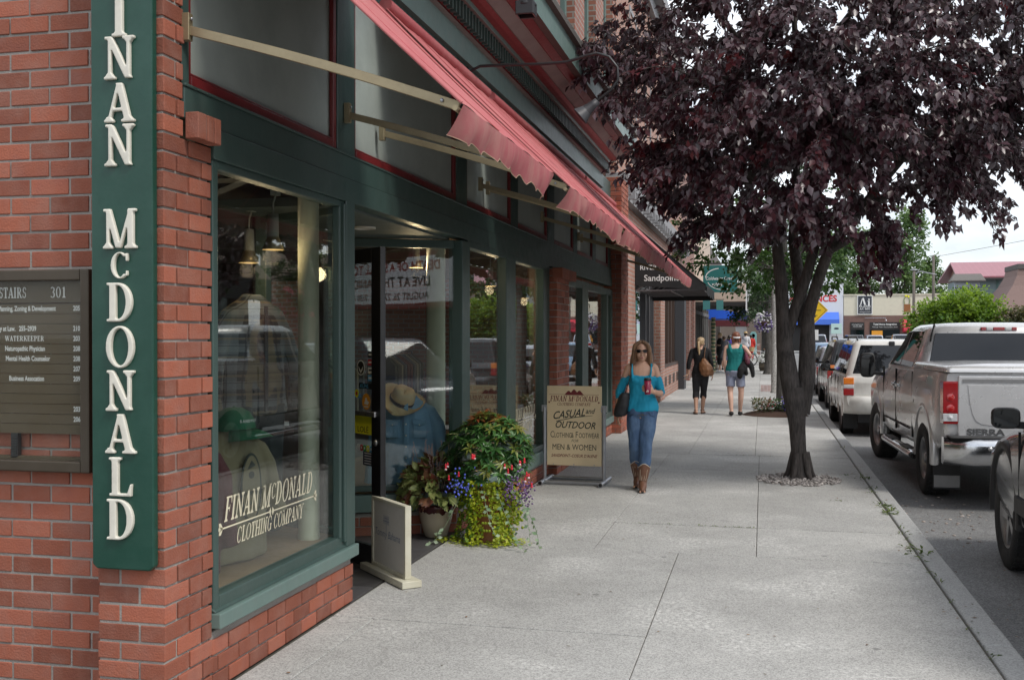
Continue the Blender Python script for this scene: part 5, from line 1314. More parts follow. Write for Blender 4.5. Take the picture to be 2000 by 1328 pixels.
mb = MB(); mb.loft([ering(z, .166, .122) for z in (.80, .828)], False); mb.build('belt', M('grey_leather_belt', (.06, .055, .05), .5), w1)
BOOT = M('brown_boot_leather', (.14, .062, .035), .5, ns=9, na=.2, dirt=.3, dcol=(.22, .12, .07), ds=6); SOLE = M('dark_rubber', (.012, .011, .01), .7)
for k in legs:
    hp, kn, an, toe = [V(p) for p in legs[k]]; top_ = kn.lerp(an, .5)
    mb = MB(); tl = V((toe.x, toe.y, 0)).normalized(); lift = .0
    up = (top_ - an).normalized()
    rings = []
    for f_, rx in ((0, .046), (.12, .047), (.35, .056), (.7, .066), (1, .07)):
        c_ = an.lerp(top_, f_); ring = []
        for q in range(18):
            a_ = 2 * pi * q / 18; dip = (.05 * abs(math.cos(a_)) ** 1.5 - .035) if f_ == 1 else 0
            ring.append(c_ + V((rx * math.cos(a_), rx * 1.05 * math.sin(a_), -dip)))
        rings.append(ring)
    mb.loft(rings, True)
    g = an.z - .085
    limb(mb, [an + V((0, .02, -.01)), an + V((0, .025, -.045))], [.046, .046]); limb(mb, [an + V((0, 0, -.005)), an + tl * .08 + V((0, 0, -.035)), an + tl * .165 + V((0, 0, -.052))], [.047, .043, .026])
    solid(mb, 'boot', BOOT, w1, .006, 2)
    mb = MB(); pts = []
    for q in range(20):
        a_ = 2 * pi * q / 20; y = math.cos(a_); x = math.sin(a_); pts.append(an + tl * (.07 + .125 * y) + V((x * (.042 if y < .2 else .042 * (1 - .35 * y)), 0, 0)) + V((0, 0, -an.z + g + .004)))
    mb.prism(pts, (0, 0, .016)); mb.prism([p * 1 for p in [an + tl * -.055 + V((sx * .032, 0, g - an.z + .002)) for sx in (-1, 1)] + [an + tl * .01 + V((sx * .034, 0, g - an.z + .002)) for sx in (1, -1)]], (0, 0, .035)); mb.build('boot_sole', SOLE, w1)
    mb = MB(); e = rings[-1]; mb.tube([p + (p - an.lerp(top_, 1)).normalized() * .002 for p in e] + [e[0]], .0035, 5)
    for sx in (-1, 1):
        for q in (.012, .03): mb.tube([an.lerp(top_, f_) + V((sx * q * (1 + f_ * .4), -.05 - .018 * f_, 0)) for f_ in (.2, .4, .6, .85)], .002, 4)
    mb.build('boot_stitching', M('cream_piping', (.6, .52, .4), .7), w1)
HB = Mhair('dark_blond_hair', (.07, .034, .018), (.27, .145, .07))
hc = (.0, -.02, 1.470); hq = V(hc); mb = MB()
mb.ell(hq + V((0, .034, .035)), .084, .096, .093, 20, 14); mb.ell(hq + V((0, .03, -.03)), .09, .08, .1, 18, 12)
for sx in (-1, 1):
    limb(mb, [hq + V((sx * .02, -.05, .108)), hq + V((sx * .066, -.055, .078)), hq + V((sx * .09, -.03, .01)), hq + V((sx * .094, -.02, -.07)), hq + V((sx * .106, -.01, -.14)), hq + V((sx * .11, .0, -.195))], [.018, .021, .024, .028, .028, .012], 14)
    limb(mb, [hq + V((sx * .05, .02, .06)), hq + V((sx * .092, .03, -.04)), hq + V((sx * .108, .03, -.12)), hq + V((sx * .13, .02, -.18))], [.036, .034, .03, .01], 14)
    limb(mb, [hq + V((sx * .03, .08, .02)), hq + V((sx * .06, .095, -.1)), hq + V((sx * .08, .09, -.2))], [.05, .055, .03], 14)
solid(mb, 'hair', HB, w1, .006, 3, lambda p: .006 * mnoise.noise(V((p.x * 48, p.y * 48, p.z * 7))) + .006 * mnoise.noise(V((p.x * 14, p.y * 14, p.z * 9))))
mb = MB(); hv = V(hc)
for sx in (-1, 1):
    mb.prism([hv + V((sx * .006 + .006, -.118, .022)), hv + V((sx * .03 + .006, -.12, .027)), hv + V((sx * .058 + .005, -.108, .024)), hv + V((sx * .062 + .005, -.104, .008)), hv + V((sx * .05 + .005, -.112, -.010)), hv + V((sx * .018 + .006, -.118, -.008))], (0, .008, 0)); mb.bar(hv + V((sx * .06, -.105, .017)), hv + V((sx * .074, -.01, .01)), .006, .012)
mb.bar(hv + V((-.008, -.117, .015)), hv + V((.018, -.117, .015)), .006, .006)
mb.build('sunglasses', M('sunglass_black', (.006, .006, .007), .12), w1)
mb = MB(); mb.ell(hv + V((.005, -.098, -.062)), .022, .008, .0065, 12, 8); mb.build('lips', M('lips', (.36, .12, .1), .45), w1)
bag = thing('shoulder_bag', 'black shoulder bag at the hip of the woman in the turquoise top', 'handbag', (-1.255, 11.22, 0), RD(4)); bag.scale = w1.scale
mb = MB(); mb.loft([ering(z, w, d, cx, -.03, 18, 3) for z, w, d, cx in ((.78, .05, .1, -.245), (.80, .075, .13, -.235), (.9, .08, .14, -.22), (1.0, .065, .12, -.205), (1.03, .04, .1, -.2))]); mb.v = [(p[0] + .1 * (p[2] - .9), p[1], p[2]) for p in mb.v]
solid(mb, 'bag_body', M('black_bag_fabric', (.012, .012, .014), .7, ns=12, na=.2), bag, .008, 2, cloth_noise(.008, 10, 3))
mb = MB(); mb.tube([(-.2, -.1, 1.0), (-.155, -.125, 1.12), (-.12, -.13, 1.22), (-.115, -.07, 1.345), (-.118, .01, 1.362), (-.14, .1, 1.25), (-.19, .07, 1.02)], .011, 8, flat=.4); mb.build('strap', BLACK, bag)
cup = thing('travel_cup', 'maroon travel cup with a black lid held by the woman in turquoise', 'cup', (-1.255, 11.22, 0), RD(4)); cup.scale = w1.scale
cp = V((.075, -.27, 1.03)); mb = MB(); mb.lathe([(.0, 0), (.031, 0), (.033, .004), (.040, .145), (.0, .145)], 20, cp); mb.m = 1
for k in range(5): mb.ell(cp + V((-.01 + .005 * k, -.034, .03 + .006 * (k % 3))), .006, .006, .009, 6, 5)
mb.build('cup_body', [M('maroon_cup', (.25, .012, .05), .35, ns=20, dirt=.3, dcol=(.35, .06, .1), ds=20), M('cup_print', (.6, .45, .4), .5)], cup)
mb = MB(); mb.lathe([(.0, .145), (.042, .145), (.042, .158), (.038, .165), (.037, .172), (.0, .172)], 20, cp); mb.build('lid', BLACK, cup)

# ---- 2: blonde woman in black, walking away
BLK = M('black_jersey', (.011, .011, .012), .9, ns=9, na=.2); CAPRI = M('charcoal_cotton', (.02, .02, .022), .9, ns=9, na=.2)
S = .965
arms = {'L': [(.175, .0, 1.355), (.255, .04, 1.08), (.262, -.02, .86)], 'R': [(-.175, .0, 1.355), (-.235, .03, 1.08), (-.25, -.06, .85)]}
legs = {'L': [(.086, .0, .86), (.095, .02, .47), (.09, .17, .10), (.25, -1, 0)], 'R': [(-.086, .0, .86), (-.072, -.07, .47), (-.045, -.10, .085), (-.25, -1, 0)]}
w2p = person('blonde woman in black top and cropped trousers walking away with a ponytail', (-1.27, 22.3, 0), RD(180 + 3), S, SK1, arms, legs,
             hands={'L': ((.5, -.15, -.85), (.5, -.2, .5), -1, 5)}, headc=(-.01, -.01, 1.545), gaze=(-.45, -1, 0), vox=.008)
def top(mb):
    torso_cloth(mb, S, .80, 1.40, .013)
    for k in arms:
        p = along([V(q) * S for q in arms[k]], 0, .78, 7); mb.tube(p, [.056, .055, .053, .05, .047, .045, .044], 14); mb.ell(p[0], .056); sx = 1 if p[0].x > 0 else -1; limb(mb, [V((sx * .05, .012, 1.395)) * S, V((sx * .11, .008, 1.378)) * S, p[0]], [.052, .054, .055])
garment(w2p, 'top', BLK, top, .01, (.007, 9, 1))
def pants(mb):
    torso_cloth(mb, S, .76, .86, .016)
    for k in legs:
        hp, kn, an, _ = [V(p) * S for p in legs[k]]; mb.tube([hp, hp.lerp(kn, .4), hp.lerp(kn, .75), kn, kn.lerp(an, .2), kn.lerp(an, .36)], [.102, .09, .075, .067, .07, .068], 16); mb.ell(hp, .102)
garment(w2p, 'trousers', CAPRI, pants, .01, (.01, 10, 3))
BLN = Mhair('blonde_hair', (.22, .13, .06), (.55, .4, .22))
hair_cap(w2p, BLN, (-.01, -.01, 1.545), (-.45, -1, 0), S, [([(0, -.1, .03), (.0, -.125, -.0), (.0, -.135, -.1), (.01, -.12, -.2), (.01, -.11, -.27)], .016, 14, .012)], seed=8)
SAND = M('sandal_leather', (.07, .04, .025), .6)
for k in legs:
    an = V(legs[k][2]) * S; tl = V((legs[k][3][0], -1, 0)).normalized(); mb = MB()
    c_ = an + tl * .06 + V((0, 0, -an.z + .004)); mb.prism([c_ + tl * .12 * math.cos(2 * pi * q / 18) + V((.042 * math.sin(2 * pi * q / 18), 0, 0)) for q in range(18)], (0, 0, .012))
    mb.tube([an + V((.045 * math.cos(2 * pi * q / 12), .045 * math.sin(2 * pi * q / 12), -.012)) for q in range(13)], .005, 5); mb.tube([an + tl * .05 + V((sx * .04, 0, -an.z + .02 + .045 * (1 - abs(sx)))) for sx in (-1, -.5, 0, .5, 1)], .006, 5)
    mb.build('sandal', SAND, w2p)
bag = thing('shoulder_bag', 'soft tan leather shoulder bag on the back of the blonde woman in black', 'handbag', (-1.27, 22.3, 0), RD(183))
mb = MB(); mb.loft([ering(z, w, d, cx, .16, 18, 2.4) for z, w, d, cx in ((.80, .08, .05, -.15), (.83, .135, .085, -.14), (.93, .15, .09, -.12), (1.04, .11, .075, -.09), (1.13, .05, .05, -.075), (1.16, .03, .03, -.07))])
TAN = M('tan_bag_leather', (.22, .10, .042), .5, ns=8, na=.2, dirt=.2, dcol=(.1, .04, .015))
solid(mb, 'bag_body', TAN, bag, .009, 2, cloth_noise(.016, 11, 7))
mb = MB(); mb.tube([(-.075, .17, 1.13), (-.085, .15, 1.26), (-.1, .08, 1.375), (-.1, .0, 1.385), (-.1, -.08, 1.34), (-.12, -.08, 1.12)], .018, 8, flat=.35); mb.build('strap', TAN, bag)

# ---- 3: red-haired woman in a teal vest, walking away
S = 1.03
arms = {'L': [(.175, .0, 1.35), (.215, .04, 1.09), (.19, -.03, .87)], 'R': [(-.175, .0, 1.35), (-.285, .03, 1.20), (-.175, -.09, 1.31)]}
legs = {'L': [(.092, .0, .86), (.098, .03, .47), (.07, .14, .10), (.15, -1, 0)], 'R': [(-.092, .0, .86), (-.112, -.04, .47), (-.09, -.13, .085), (-.1, -1, 0)]}
w3p = person('red-haired woman in a teal vest, white visor and grey shorts walking away', (-.545, 21.95, 0), RD(180), S, SK2, arms, legs,
             hands={'R': ((.4, -.5, .6), (.4, .2, -.5), -1, 40)}, headc=(-.005, -.015, 1.55), gaze=(.25, -1, 0), vox=.008, torso=[(z, w * 1.08, d * 1.08) for z, w, d in TORSO])
T3 = [(z, w * 1.08, d * 1.08) for z, w, d in TORSO]
def top(mb):
    torso_cloth(mb, S, .86, 1.335, .012, torso=T3)
    for sx in (-1, 1): mb.tube([V((sx * .1, -.09, 1.25)) * S, V((sx * .105, -.05, 1.38)) * S, V((sx * .105, .03, 1.395)) * S, V((sx * .09, .09, 1.32)) * S, V((sx * .08, .1, 1.25)) * S], [.035] * 5, 10)
garment(w3p, 'vest', M('teal_vest_cotton', (.005, .17, .165), .85, ns=7, na=.1), top, .009, (.010, 11, 8))
def shorts(mb):
    torso_cloth(mb, S, .78, .90, .02, torso=T3)
    for k in legs:
        hp, kn, an, _ = [V(p) * S for p in legs[k]]; mb.tube([hp, hp.lerp(kn, .35), hp.lerp(kn, .72)], [.1, .092, .09], 16); mb.ell(hp, .1)
garment(w3p, 'shorts', M('grey_blue_cotton', (.27, .30, .40), .85, ns=8, na=.1), shorts, .01, (.009, 9, 2))
AUB = Mhair('auburn_hair', (.09, .025, .01), (.24, .075, .03))
st = [([(sx * .05, -.07 + .02 * b_, .06), (sx * .085, -.07 + .02 * b_, -.01), (sx * .075, -.075 + .02 * b_, -.1)], .02, 4, .006) for sx in (-1, -.5, 0, .5, 1) for b_ in range(3)]
hair_cap(w3p, AUB, (-.005, -.015, 1.55), (.25, -1, 0), S, st, seed=2)
gz = V((.25, -1, 0)).normalized(); rt = V((1, .25, 0)).normalized(); hv = V((-.005, -.015, 1.55)) * S
mb = MB(); rings = []
for k in range(25):
    a_ = 2 * pi * k / 24; c_ = hv + rt * (.092 * math.cos(a_)) + gz * (.115 * math.sin(a_) - .012) + V((0, 0, .015 + .02 * math.sin(a_))); o_ = (rt * math.cos(a_) + gz * math.sin(a_)) * .003
    rings.append([c_ + V((0, 0, -.017)), c_ + o_ + V((0, 0, -.017)), c_ + o_ + V((0, 0, .017)), c_ + V((0, 0, .017))])
mb.loft(rings, False); rings = []
for k in range(11):
    a_ = RD(20 + 14 * k); q = math.sin((k) / 10 * pi)
    b_ = hv + rt * (.094 * math.cos(a_)) + gz * (.115 * math.sin(a_) - .012) + V((0, 0, .02)); e = b_ + gz * (.09 * q) + rt * math.cos(a_) * .02 + V((0, 0, .01))
    rings.append([b_, e, e + V((0, 0, .004)), b_ + V((0, 0, .004))])
mb.loft(rings, True); mb.build('visor', M('white_visor', (.72, .73, .74), .6), w3p)
for k in legs:
    an = V(legs[k][2]) * S; tl = V((legs[k][3][0], -1, 0)).normalized(); mb = MB(); up = .035 if k == 'R' else 0
    limb(mb, [an + V((0, .02, -.045)) - tl * .02, an + tl * .07 + V((0, 0, -.05)), an + tl * .17 + V((0, 0, -.06))], [.045, .046, .034]); solid(mb, 'shoe', M('black_clog', (.012, .012, .012), .6), w3p, .008, 2)
bag = thing('shoulder_bag', 'patterned maroon and brown shoulder bag under the arm of the red-haired woman', 'handbag', (-.545, 21.95, 0), RD(180))
PAT = M('patterned_bag_cloth', (.12, .02, .05), .8, ns=28, na=.5, col2=(.2, .13, .08), dirt=.6, dcol=(.09, .06, .035), ds=20)
mb = MB(); mb.loft([ering(z, w, d, cx, .02, 16, 2.4) for z, w, d, cx in ((1.04, .03, .1, -.25), (1.07, .055, .14, -.25), (1.15, .06, .14, -.235), (1.25, .035, .1, -.215), (1.3, .02, .05, -.2))]); solid(mb, 'bag_body', PAT, bag, .009, 2, cloth_noise(.01, 10, 1))
mb = MB(); mb.tube([(-.2, .08, 1.28), (-.15, .06, 1.4), (-.13, .0, 1.43), (-.15, -.07, 1.38), (-.2, -.06, 1.28)], .02, 8, flat=.4); mb.build('strap', PAT, bag)
jk = thing('folded_jacket', 'black jacket draped over the bag beside the red-haired woman', 'jacket', (-.545, 21.95, 0), RD(180))
mb = MB(); limb(mb, [(-.2, .05, 1.12), (-.13, .12, .95), (-.1, .13, .82)], [.05, .075, .06]); limb(mb, [(-.22, .03, 1.15), (-.29, .06, 1.05), (-.33, .05, .98)], [.06, .07, .05]); limb(mb, [(-.3, .05, 1.05), (-.34, .05, .9), (-.35, .05, .82)], [.05, .045, .035]); limb(mb, [(-.17, .1, 1.0), (-.22, .08, .86)], [.07, .05])
solid(mb, 'jacket_cloth', BLK, jk, .01, 2, cloth_noise(.018, 9, 5))

# ---- people farther along the pavement
def bystander(label, loc, rz, S, skin, topm, botm, hairm, arms=None, hem=.3, sleeve=.35, hat=None, shoe=None, long_hair=False, gaze=(0, -1, 0)):
    ar = arms or {'L': [(-.18, 0, 1.35), (-.23, .03, 1.08), (-.22, -.06, .86)], 'R': [(.18, 0, 1.35), (.23, .03, 1.08), (.22, -.05, .86)]}
    lg = {'L': [(-.08, 0, .86), (-.085, -.03, .47), (-.08, .05, .085), (0, -1, 0)], 'R': [(.08, 0, .86), (.085, .0, .47), (.08, -.06, .085), (0, -1, 0)]}
    t = person(label, loc, rz, S, skin, ar, lg, vox=.014, gaze=gaze)
    def tp(mb):
        torso_cloth(mb, S, .84, 1.40, .018)
        for k in ar:
            p = along([V(q) * S for q in ar[k]], 0, sleeve, 5); mb.tube(p, [.06, .06, .058, .056, .055], 12); mb.ell(p[0], .06); sx = 1 if p[0].x > 0 else -1; limb(mb, [V((sx * .04, .012, 1.39)) * S, V((sx * .1, .008, 1.378)) * S, p[0]], [.055, .058, .06])
    garment(t, 'top', topm, tp, .015, (.008, 8, 2))
    def bt(mb):
        torso_cloth(mb, S, .76, .88, .018)
        for k in lg:
            hp, kn, an, _ = [V(p) * S for p in lg[k]]; mb.tube(along([hp, kn, an], 0, hem, 6), [.11, .1, .09, .08, .075, .07], 14); mb.ell(hp, .11)
    garment(t, 'trousers', botm, bt, .015, (.008, 8, 4))
    st = [([(x * .05, -.08, .05), (x * .07, -.11, -.05), (x * .06, -.1, -.16)], .025, 3, .01) for x in (-1, 0, 1)] if long_hair else []
    hair_cap(t, hairm, (0, -.01, 1.535), gaze, S, st)
    if hat:
        mb = MB(); c_ = V((0, 0, 1.59)) * S; mb.lathe([(.16, 0), (.165, .005), (.1, .02), (.098, .02), (.09, .1), (.06, .115), (.0, .105)], 20, c_); mb.build('hat', hat, t)
    for k in lg:
        an = V(lg[k][2]) * S; mb = MB(); limb(mb, [an + V((0, .03, -.04)), an + V((0, -.06, -.045)), an + V((0, -.14, -.05))], [.045, .045, .035]); mb.build('shoe', shoe or BLACK, t)
    return t
WSHOE = M('white_trainer', (.7, .7, .7), .6); WSH = M('white_shirt_cotton', (.68, .68, .7), .85, ns=7, na=.06)
SKIN3 = skin_mat('pale_skin', (.55, .33, .24)); DKH = M('dark_hair', (.02, .014, .01), .5, tint=.3)
cross = {'L': [(-.18, 0, 1.35), (-.24, -.05, 1.1), (.05, -.2, 1.13)], 'R': [(.18, 0, 1.35), (.24, -.05, 1.12), (-.03, -.22, 1.17)]}
wc = bystander('woman in a black T-shirt standing with folded arms and white trainers by a barrel', (-1.86, 47.6, 0), RD(-75), 1.06, SK2, BLK, CAPRI, BLN, arms=cross, hem=.72, sleeve=.4, shoe=WSHOE, gaze=(.0, -1, 0))
mb = MB(); mb.loft([ering(z, w, d, 0, .06) for z, w, d in ((.62, .2, .14), (.8, .2, .14), (.96, .18, .13))]); solid(mb, 'tied_sweatshirt', M('grey_sweatshirt', (.16, .16, .17), .9), wc, .015, 2)
bystander('person in a purple shirt standing partly behind the red-haired woman', (-1.6, 53, 0), RD(160), 1.0, SK2, M('purple_shirt', (.09, .07, .36), .85), CAPRI, DKH, hem=.9, long_hair=True)
bystander('man in a white shirt and straw hat walking away in the distance', (-1.0, 64, 0), RD(180), 1.1, SKIN3, WSH, JEAN, DKH, hem=.93, sleeve=.95, hat=STRAW)
bystander('dark-haired person in a white T-shirt beside the man in the straw hat', (-1.28, 61, 0), RD(180), .98, SK1, WSH, JEAN, DKH, hem=.9, sleeve=.4)
bystander('person in a red top far down the pavement', (-.72, 68, 0), RD(180), 1.0, SK1, M('red_jersey', (.5, .03, .02), .85), M('red_trouser', (.45, .04, .03), .85), DKH, hem=.9, sleeve=.9)
bystander('person in a grey top carrying a pale bag behind the woman with folded arms', (-1.78, 50.5, 0), RD(170), .97, SK1, M('grey_top', (.16, .16, .18), .9), JEAN, M('brown_hair', (.08, .04, .02), .5), hem=.5)
# ------------------------------------------------------------------ vehicles
def paint(name, c, metal=.0, rough=.28, dirt=.3): return M(name, c, rough, metal=metal, ns=2.5, na=.05, dirt=dirt, dcol=(.2, .185, .16), ds=2.2, coat=.6, streak=dirt * .5)
CGL, nt, out = _new('car_glass'); p_ = N(nt, 'BsdfPrincipled'); Lk(nt, mixc(nt, nz(nt, coord(nt), 1.5, 3), (.006, .007, .008), (.016, .018, .02)), p_.inputs['Base Color']); p_.inputs['Roughness'].default_value = .02; p_.inputs['Specular IOR Level'].default_value = .5; p_.inputs['IOR'].default_value = 1.55; Lk(nt, p_.outputs[0], out.inputs[0])
TYRE = M('tyre_rubber', (.018, .018, .018), .85, ns=14, na=.2, bump=.25, bs=60, dirt=.5, dcol=(.07, .065, .055), ds=5)
RIMS = M('alloy_rim', (.34, .34, .35), .35, metal=.75, ns=18, na=.1, dirt=.5, dcol=(.1, .09, .075), ds=5)
TRIM = M('black_plastic_trim', (.02, .02, .021), .6, ns=15, na=.2, dirt=.35, dcol=(.08, .075, .065))
CHR = M('chrome', (.62, .63, .65), .18, metal=1.0, ns=5, na=.06, dirt=.4, dcol=(.22, .21, .19), ds=3)
LRED = M('red_lens', (.3, .008, .01), .15, ns=28, na=.35, coat=.8); LWHT = M('clear_lens', (.55, .55, .55), .12, ns=28, na=.3, coat=.8); LORG = M('amber_lens', (.75, .2, .02), .12, ns=28, na=.3, coat=.8)
SEAM = M('panel_gap', (.01, .01, .01), .8)

def rrect(hw, y0, y1, z, rc=.1, n=6):
    out = []
    for (sx, cy, a0) in ((1, y1 - rc, 0), (-1, y1 - rc, 90), (-1, y0 + rc, 180), (1, y0 + rc, 270)):
        for k in range(n + 1):
            a_ = RD(a0 + 90 * k / n); out.append(V((sx * (hw - rc) + rc * math.cos(a_), cy + rc * math.sin(a_), z)))
    return out
def wheel(parent, x, y, R_, Wd, rim_r, steer=0, style=5):
    """one wheel standing on the ground; the outer face looks along the sign of x"""
    sx = -1 if x < 0 else 1
    o = bpy.data.objects.new('wheel', None); COL.objects.link(o); o.parent = parent; o.location = (x, y, R_); o.rotation_euler = (0, 0, steer)
    ax = Matrix(((0, 0, sx), (0, 1, 0), (-1, 0, 0)))
    h = Wd / 2; mb = MB()
    mb.lathe([(rim_r, -h * .8), (R_ * .9, -h), (R_ * .975, -h * .9), (R_, -h * .7), (R_, h * .7), (R_ * .975, h * .9), (R_ * .9, h), (rim_r + .02, h * .93), (rim_r, h * .8), (rim_r, -h * .8)], 44, (0, 0, 0), ax, False)
    for k in range(40):
        a_ = 2 * pi * k / 40; d = V((0, math.cos(a_), math.sin(a_))); q = V((0, -d.z, d.y))
        for s_ in (-.66, -.2, .25, .7): mb.obox(d * (R_ + .002) + V((s_ * h, 0, 0)) + q * (.012 * (1 if s_ > 0 else -1)), (h * .17, 0, 0), q * .016, d * .005)
    ty = mb.build('tyre', TYRE, o)
    mb = MB(); mb.lathe([(.0, h * .45), (rim_r * .28, h * .5), (rim_r * .34, h * .38), (rim_r * .8, h * .3), (rim_r * .9, h * .62), (rim_r * .98, h * .84), (rim_r, h * .8), (rim_r, -h * .6), (.0, -h * .6)], 36, (0, 0, 0), ax, False)
    if style == 8:
        mb.m = 1
        for k in range(8):
            a_ = 2 * pi * k / 8; c_ = V((sx * h * .36, math.cos(a_) * rim_r * .62, math.sin(a_) * rim_r * .62)); mb.lathe([(.0, 0), (rim_r * .17, 0), (rim_r * .17, -.02)], 14, c_, ax)
            a_ += pi / 8; mb.m = 0; mb.ell(V((sx * h * .42, math.cos(a_) * rim_r * .3, math.sin(a_) * rim_r * .3)), .012, n=8, m=6); mb.m = 1
        mb.m = 0; mb.lathe([(.06, h * .4), (.06, h * .7), (.05, h * .75), (.0, h * .75)], 18, (0, 0, 0), ax)
    else:
        for k in range(style):
            a_ = 2 * pi * k / style; d = V((0, math.cos(a_), math.sin(a_))); q = V((0, -d.z, d.y)); mb.obox(d * rim_r * .56 + V((sx * h * .55, 0, 0)), (h * .16, 0, 0), q * rim_r * .13, d * rim_r * .42)
        mb.m = 1
        for k in range(style):
            a_ = 2 * pi * (k + .5) / style; d = V((0, math.cos(a_), math.sin(a_))); q = V((0, -d.z, d.y)); mb.obox(d * rim_r * .58 + V((sx * h * .36, 0, 0)), (h * .06, 0, 0), q * rim_r * .2, d * rim_r * .2)
    mb.build('rim', [RIMS, BLACK], o)
    return o
def body_mesh(name, st, wheels, R_, mats, parent, well=.06):
    """st: stations (y, z_bottom, z_shoulder, w_bottom, w_mid, w_top, z_centre); wheels: (x, y) -> wells are cut out of the body"""
    rings = []
    for (y, zb, zs, wb, wm, wt, zc) in st:
        h = zs - zb
        prof = [(-wb, zb), (-(wb + wm) / 2 - .01, zb + .06), (-wm, zb + .28 * h), (-wm - .006, zb + .5 * h), (-wm, zb + .72 * h), (-(wm + wt) / 2 - .006, zb + .9 * h), (-wt, zs - .012), (-wt + .03, zs), (-wt * .6, zs + (zc - zs) * .7), (0, zc)]
        rings.append([V((x, y, z)) for x, z in prof] + [V((-x, y, z)) for x, z in prof[-2::-1]])
    mb = MB(); mb.loft([r_[::-1] for r_ in rings]); me = mb.mesh('tmpbody'); o = bpy.data.objects.new('tmpbody', me); COL.objects.link(o); cut = []
    for x, y in wheels:
        c = MB(); sx = -1 if x < 0 else 1; ax = Matrix(((0, 0, sx), (0, 1, 0), (-1, 0, 0)))
        c.lathe([(R_ + well, -.28), (R_ + well, .5)], 40, (x, y, R_ + .02), ax, True, False)
        cm = bpy.data.objects.new('cut', c.mesh('cut')); COL.objects.link(cm); cut.append(cm)
        md = o.modifiers.new('b', 'BOOLEAN'); md.operation = 'DIFFERENCE'; md.object = cm; md.solver = 'EXACT'
    m2 = eval_mesh(o); bpy.data.objects.remove(o)
    for c in cut: bpy.data.objects.remove(c)
    m2.materials.clear()
    for m in mats: m2.materials.append(m)
    bm = bmesh.new(); bm.from_mesh(m2)
    bmesh.ops.recalc_face_normals(bm, faces=bm.faces)
    for f in bm.faces: f.smooth = True; f.material_index = 0
    for e in bm.edges:
        if len(e.link_faces) == 2 and e.calc_face_angle(0) > RD(38): e.smooth = False
    bm.to_mesh(m2); bm.free(); at = m2.attributes.new('tint', 'FLOAT', 'FACE'); at.data.foreach_set('value', [.5] * len(m2.polygons))
    ob = bpy.data.objects.new(name, m2); COL.objects.link(ob); ob.parent = parent; return ob
def arch(mb, x, y, R_, wd=.05, th=.03, a0=-12, a1=192, zc=None):
    sx = -1 if x < 0 else 1; zc = R_ + .02 if zc is None else zc; rings = []
    for k in range(25):
        a_ = RD(a0 + (a1 - a0) * k / 24); d = V((0, math.cos(a_), math.sin(a_))); c = V((x, y, zc))
        rings.append([c + d * R_ + V((sx * -.1, 0, 0)), c + d * R_ + V((sx * th, 0, 0)), c + d * (R_ + wd) + V((sx * th * .8, 0, 0)), c + d * (R_ + wd + .02) + V((sx * -.02, 0, 0))])
    if sx > 0: rings = [r_[::-1] for r_ in rings]
    mb.loft(rings)
def side_pane(parent, sx, hwb, hwt, zb, zt, poly, mat=None, off=.004, name='window'):
    """poly of (y,z) points lying on the leaning side of the cabin"""
    pts = []
    for y, z in poly:
        f_ = (z - zb) / (zt - zb); x = hwb + (hwt - hwb) * f_ + off; pts.append((sx * x, y, z))
    mb = MB(); mb.prism(pts if sx > 0 else pts[::-1], (-sx * .012, 0, 0)); return mb.build(name, mat or CGL, parent, bevel=.003, seg=1)
def end_pane(parent, yb, yt, zb, zt, poly, sgn, mat=None, off=.005, name='rear_window'):
    pts = []
    for x, z in poly:
        f_ = (z - zb) / (zt - zb); pts.append((x, yb + (yt - yb) * f_ + sgn * off, z))
    mb = MB(); mb.prism(pts, (0, -sgn * .012, 0)); return mb.build(name, mat or CGL, parent, bevel=.003, seg=1)
def cabin(parent, hwb, hwt, yb0, yb1, yt0, yt1, zb, zt, mat, rc=.1, crown=.05, name='cabin'):
    mb = MB(); rings = [rrect(hwb, yb0, yb1, zb - .06, rc)]
    for f_ in (0, .5, .9, 1.0):
        k = .012 if f_ == 1.0 else 0
        rings.append(rrect(hwb + (hwt - hwb) * f_ - k, yb0 + (yt0 - yb0) * f_ + k, yb1 + (yt1 - yb1) * f_ - k, zb + (zt - zb) * f_, rc))
    for f_, u in ((.1, .6), (.3, .85), (.65, 1.0)): rings.append(rrect(hwt * (1 - f_) + .0, yt0 + (yt1 - yt0) * f_ * .5, yt1 - (yt1 - yt0) * f_ * .5, zt + crown * u, rc * (1 - f_)))
    mb.loft(rings); return mb.build(name, mat, parent)
def mirror(parent, x, y, z, w_, h_, d_, mat, arm=.1, tow=False):
    sx = -1 if x < 0 else 1; o = MB(); n = 20
    rings = []
    for f_, k in ((0, .9), (.12, 1), (.6, .95), (1, .55)):
        rings.append([V((x + w_ / 2 * k * math.copysign(abs(math.cos(2 * pi * q / n)) ** .5, math.cos(2 * pi * q / n)), y + d_ * f_, z + h_ / 2 * k * math.copysign(abs(math.sin(2 * pi * q / n)) ** .5, math.sin(2 * pi * q / n)))) for q in range(n)])
    o.loft([r_[::-1] for r_ in rings] if False else rings)
    o.bar((x - sx * w_ * .3, y + d_ * .5, z - h_ * .32), (x - sx * (w_ / 2 + arm), y + d_ * .6, z - h_ * .36), .05, .05)
    m_ = o.build('mirror', mat, parent, bevel=.004)
    g = MB(); c_ = [V((x + w_ * .42 * math.copysign(abs(math.cos(2 * pi * q / n)) ** .5, math.cos(2 * pi * q / n)), y - .003, z + h_ * .42 * math.copysign(abs(math.sin(2 * pi * q / n)) ** .5, math.sin(2 * pi * q / n)))) for q in range(n)]
    g.prism(c_, (0, .002, 0)); g.build('mirror_glass', CGL, m_); return m_

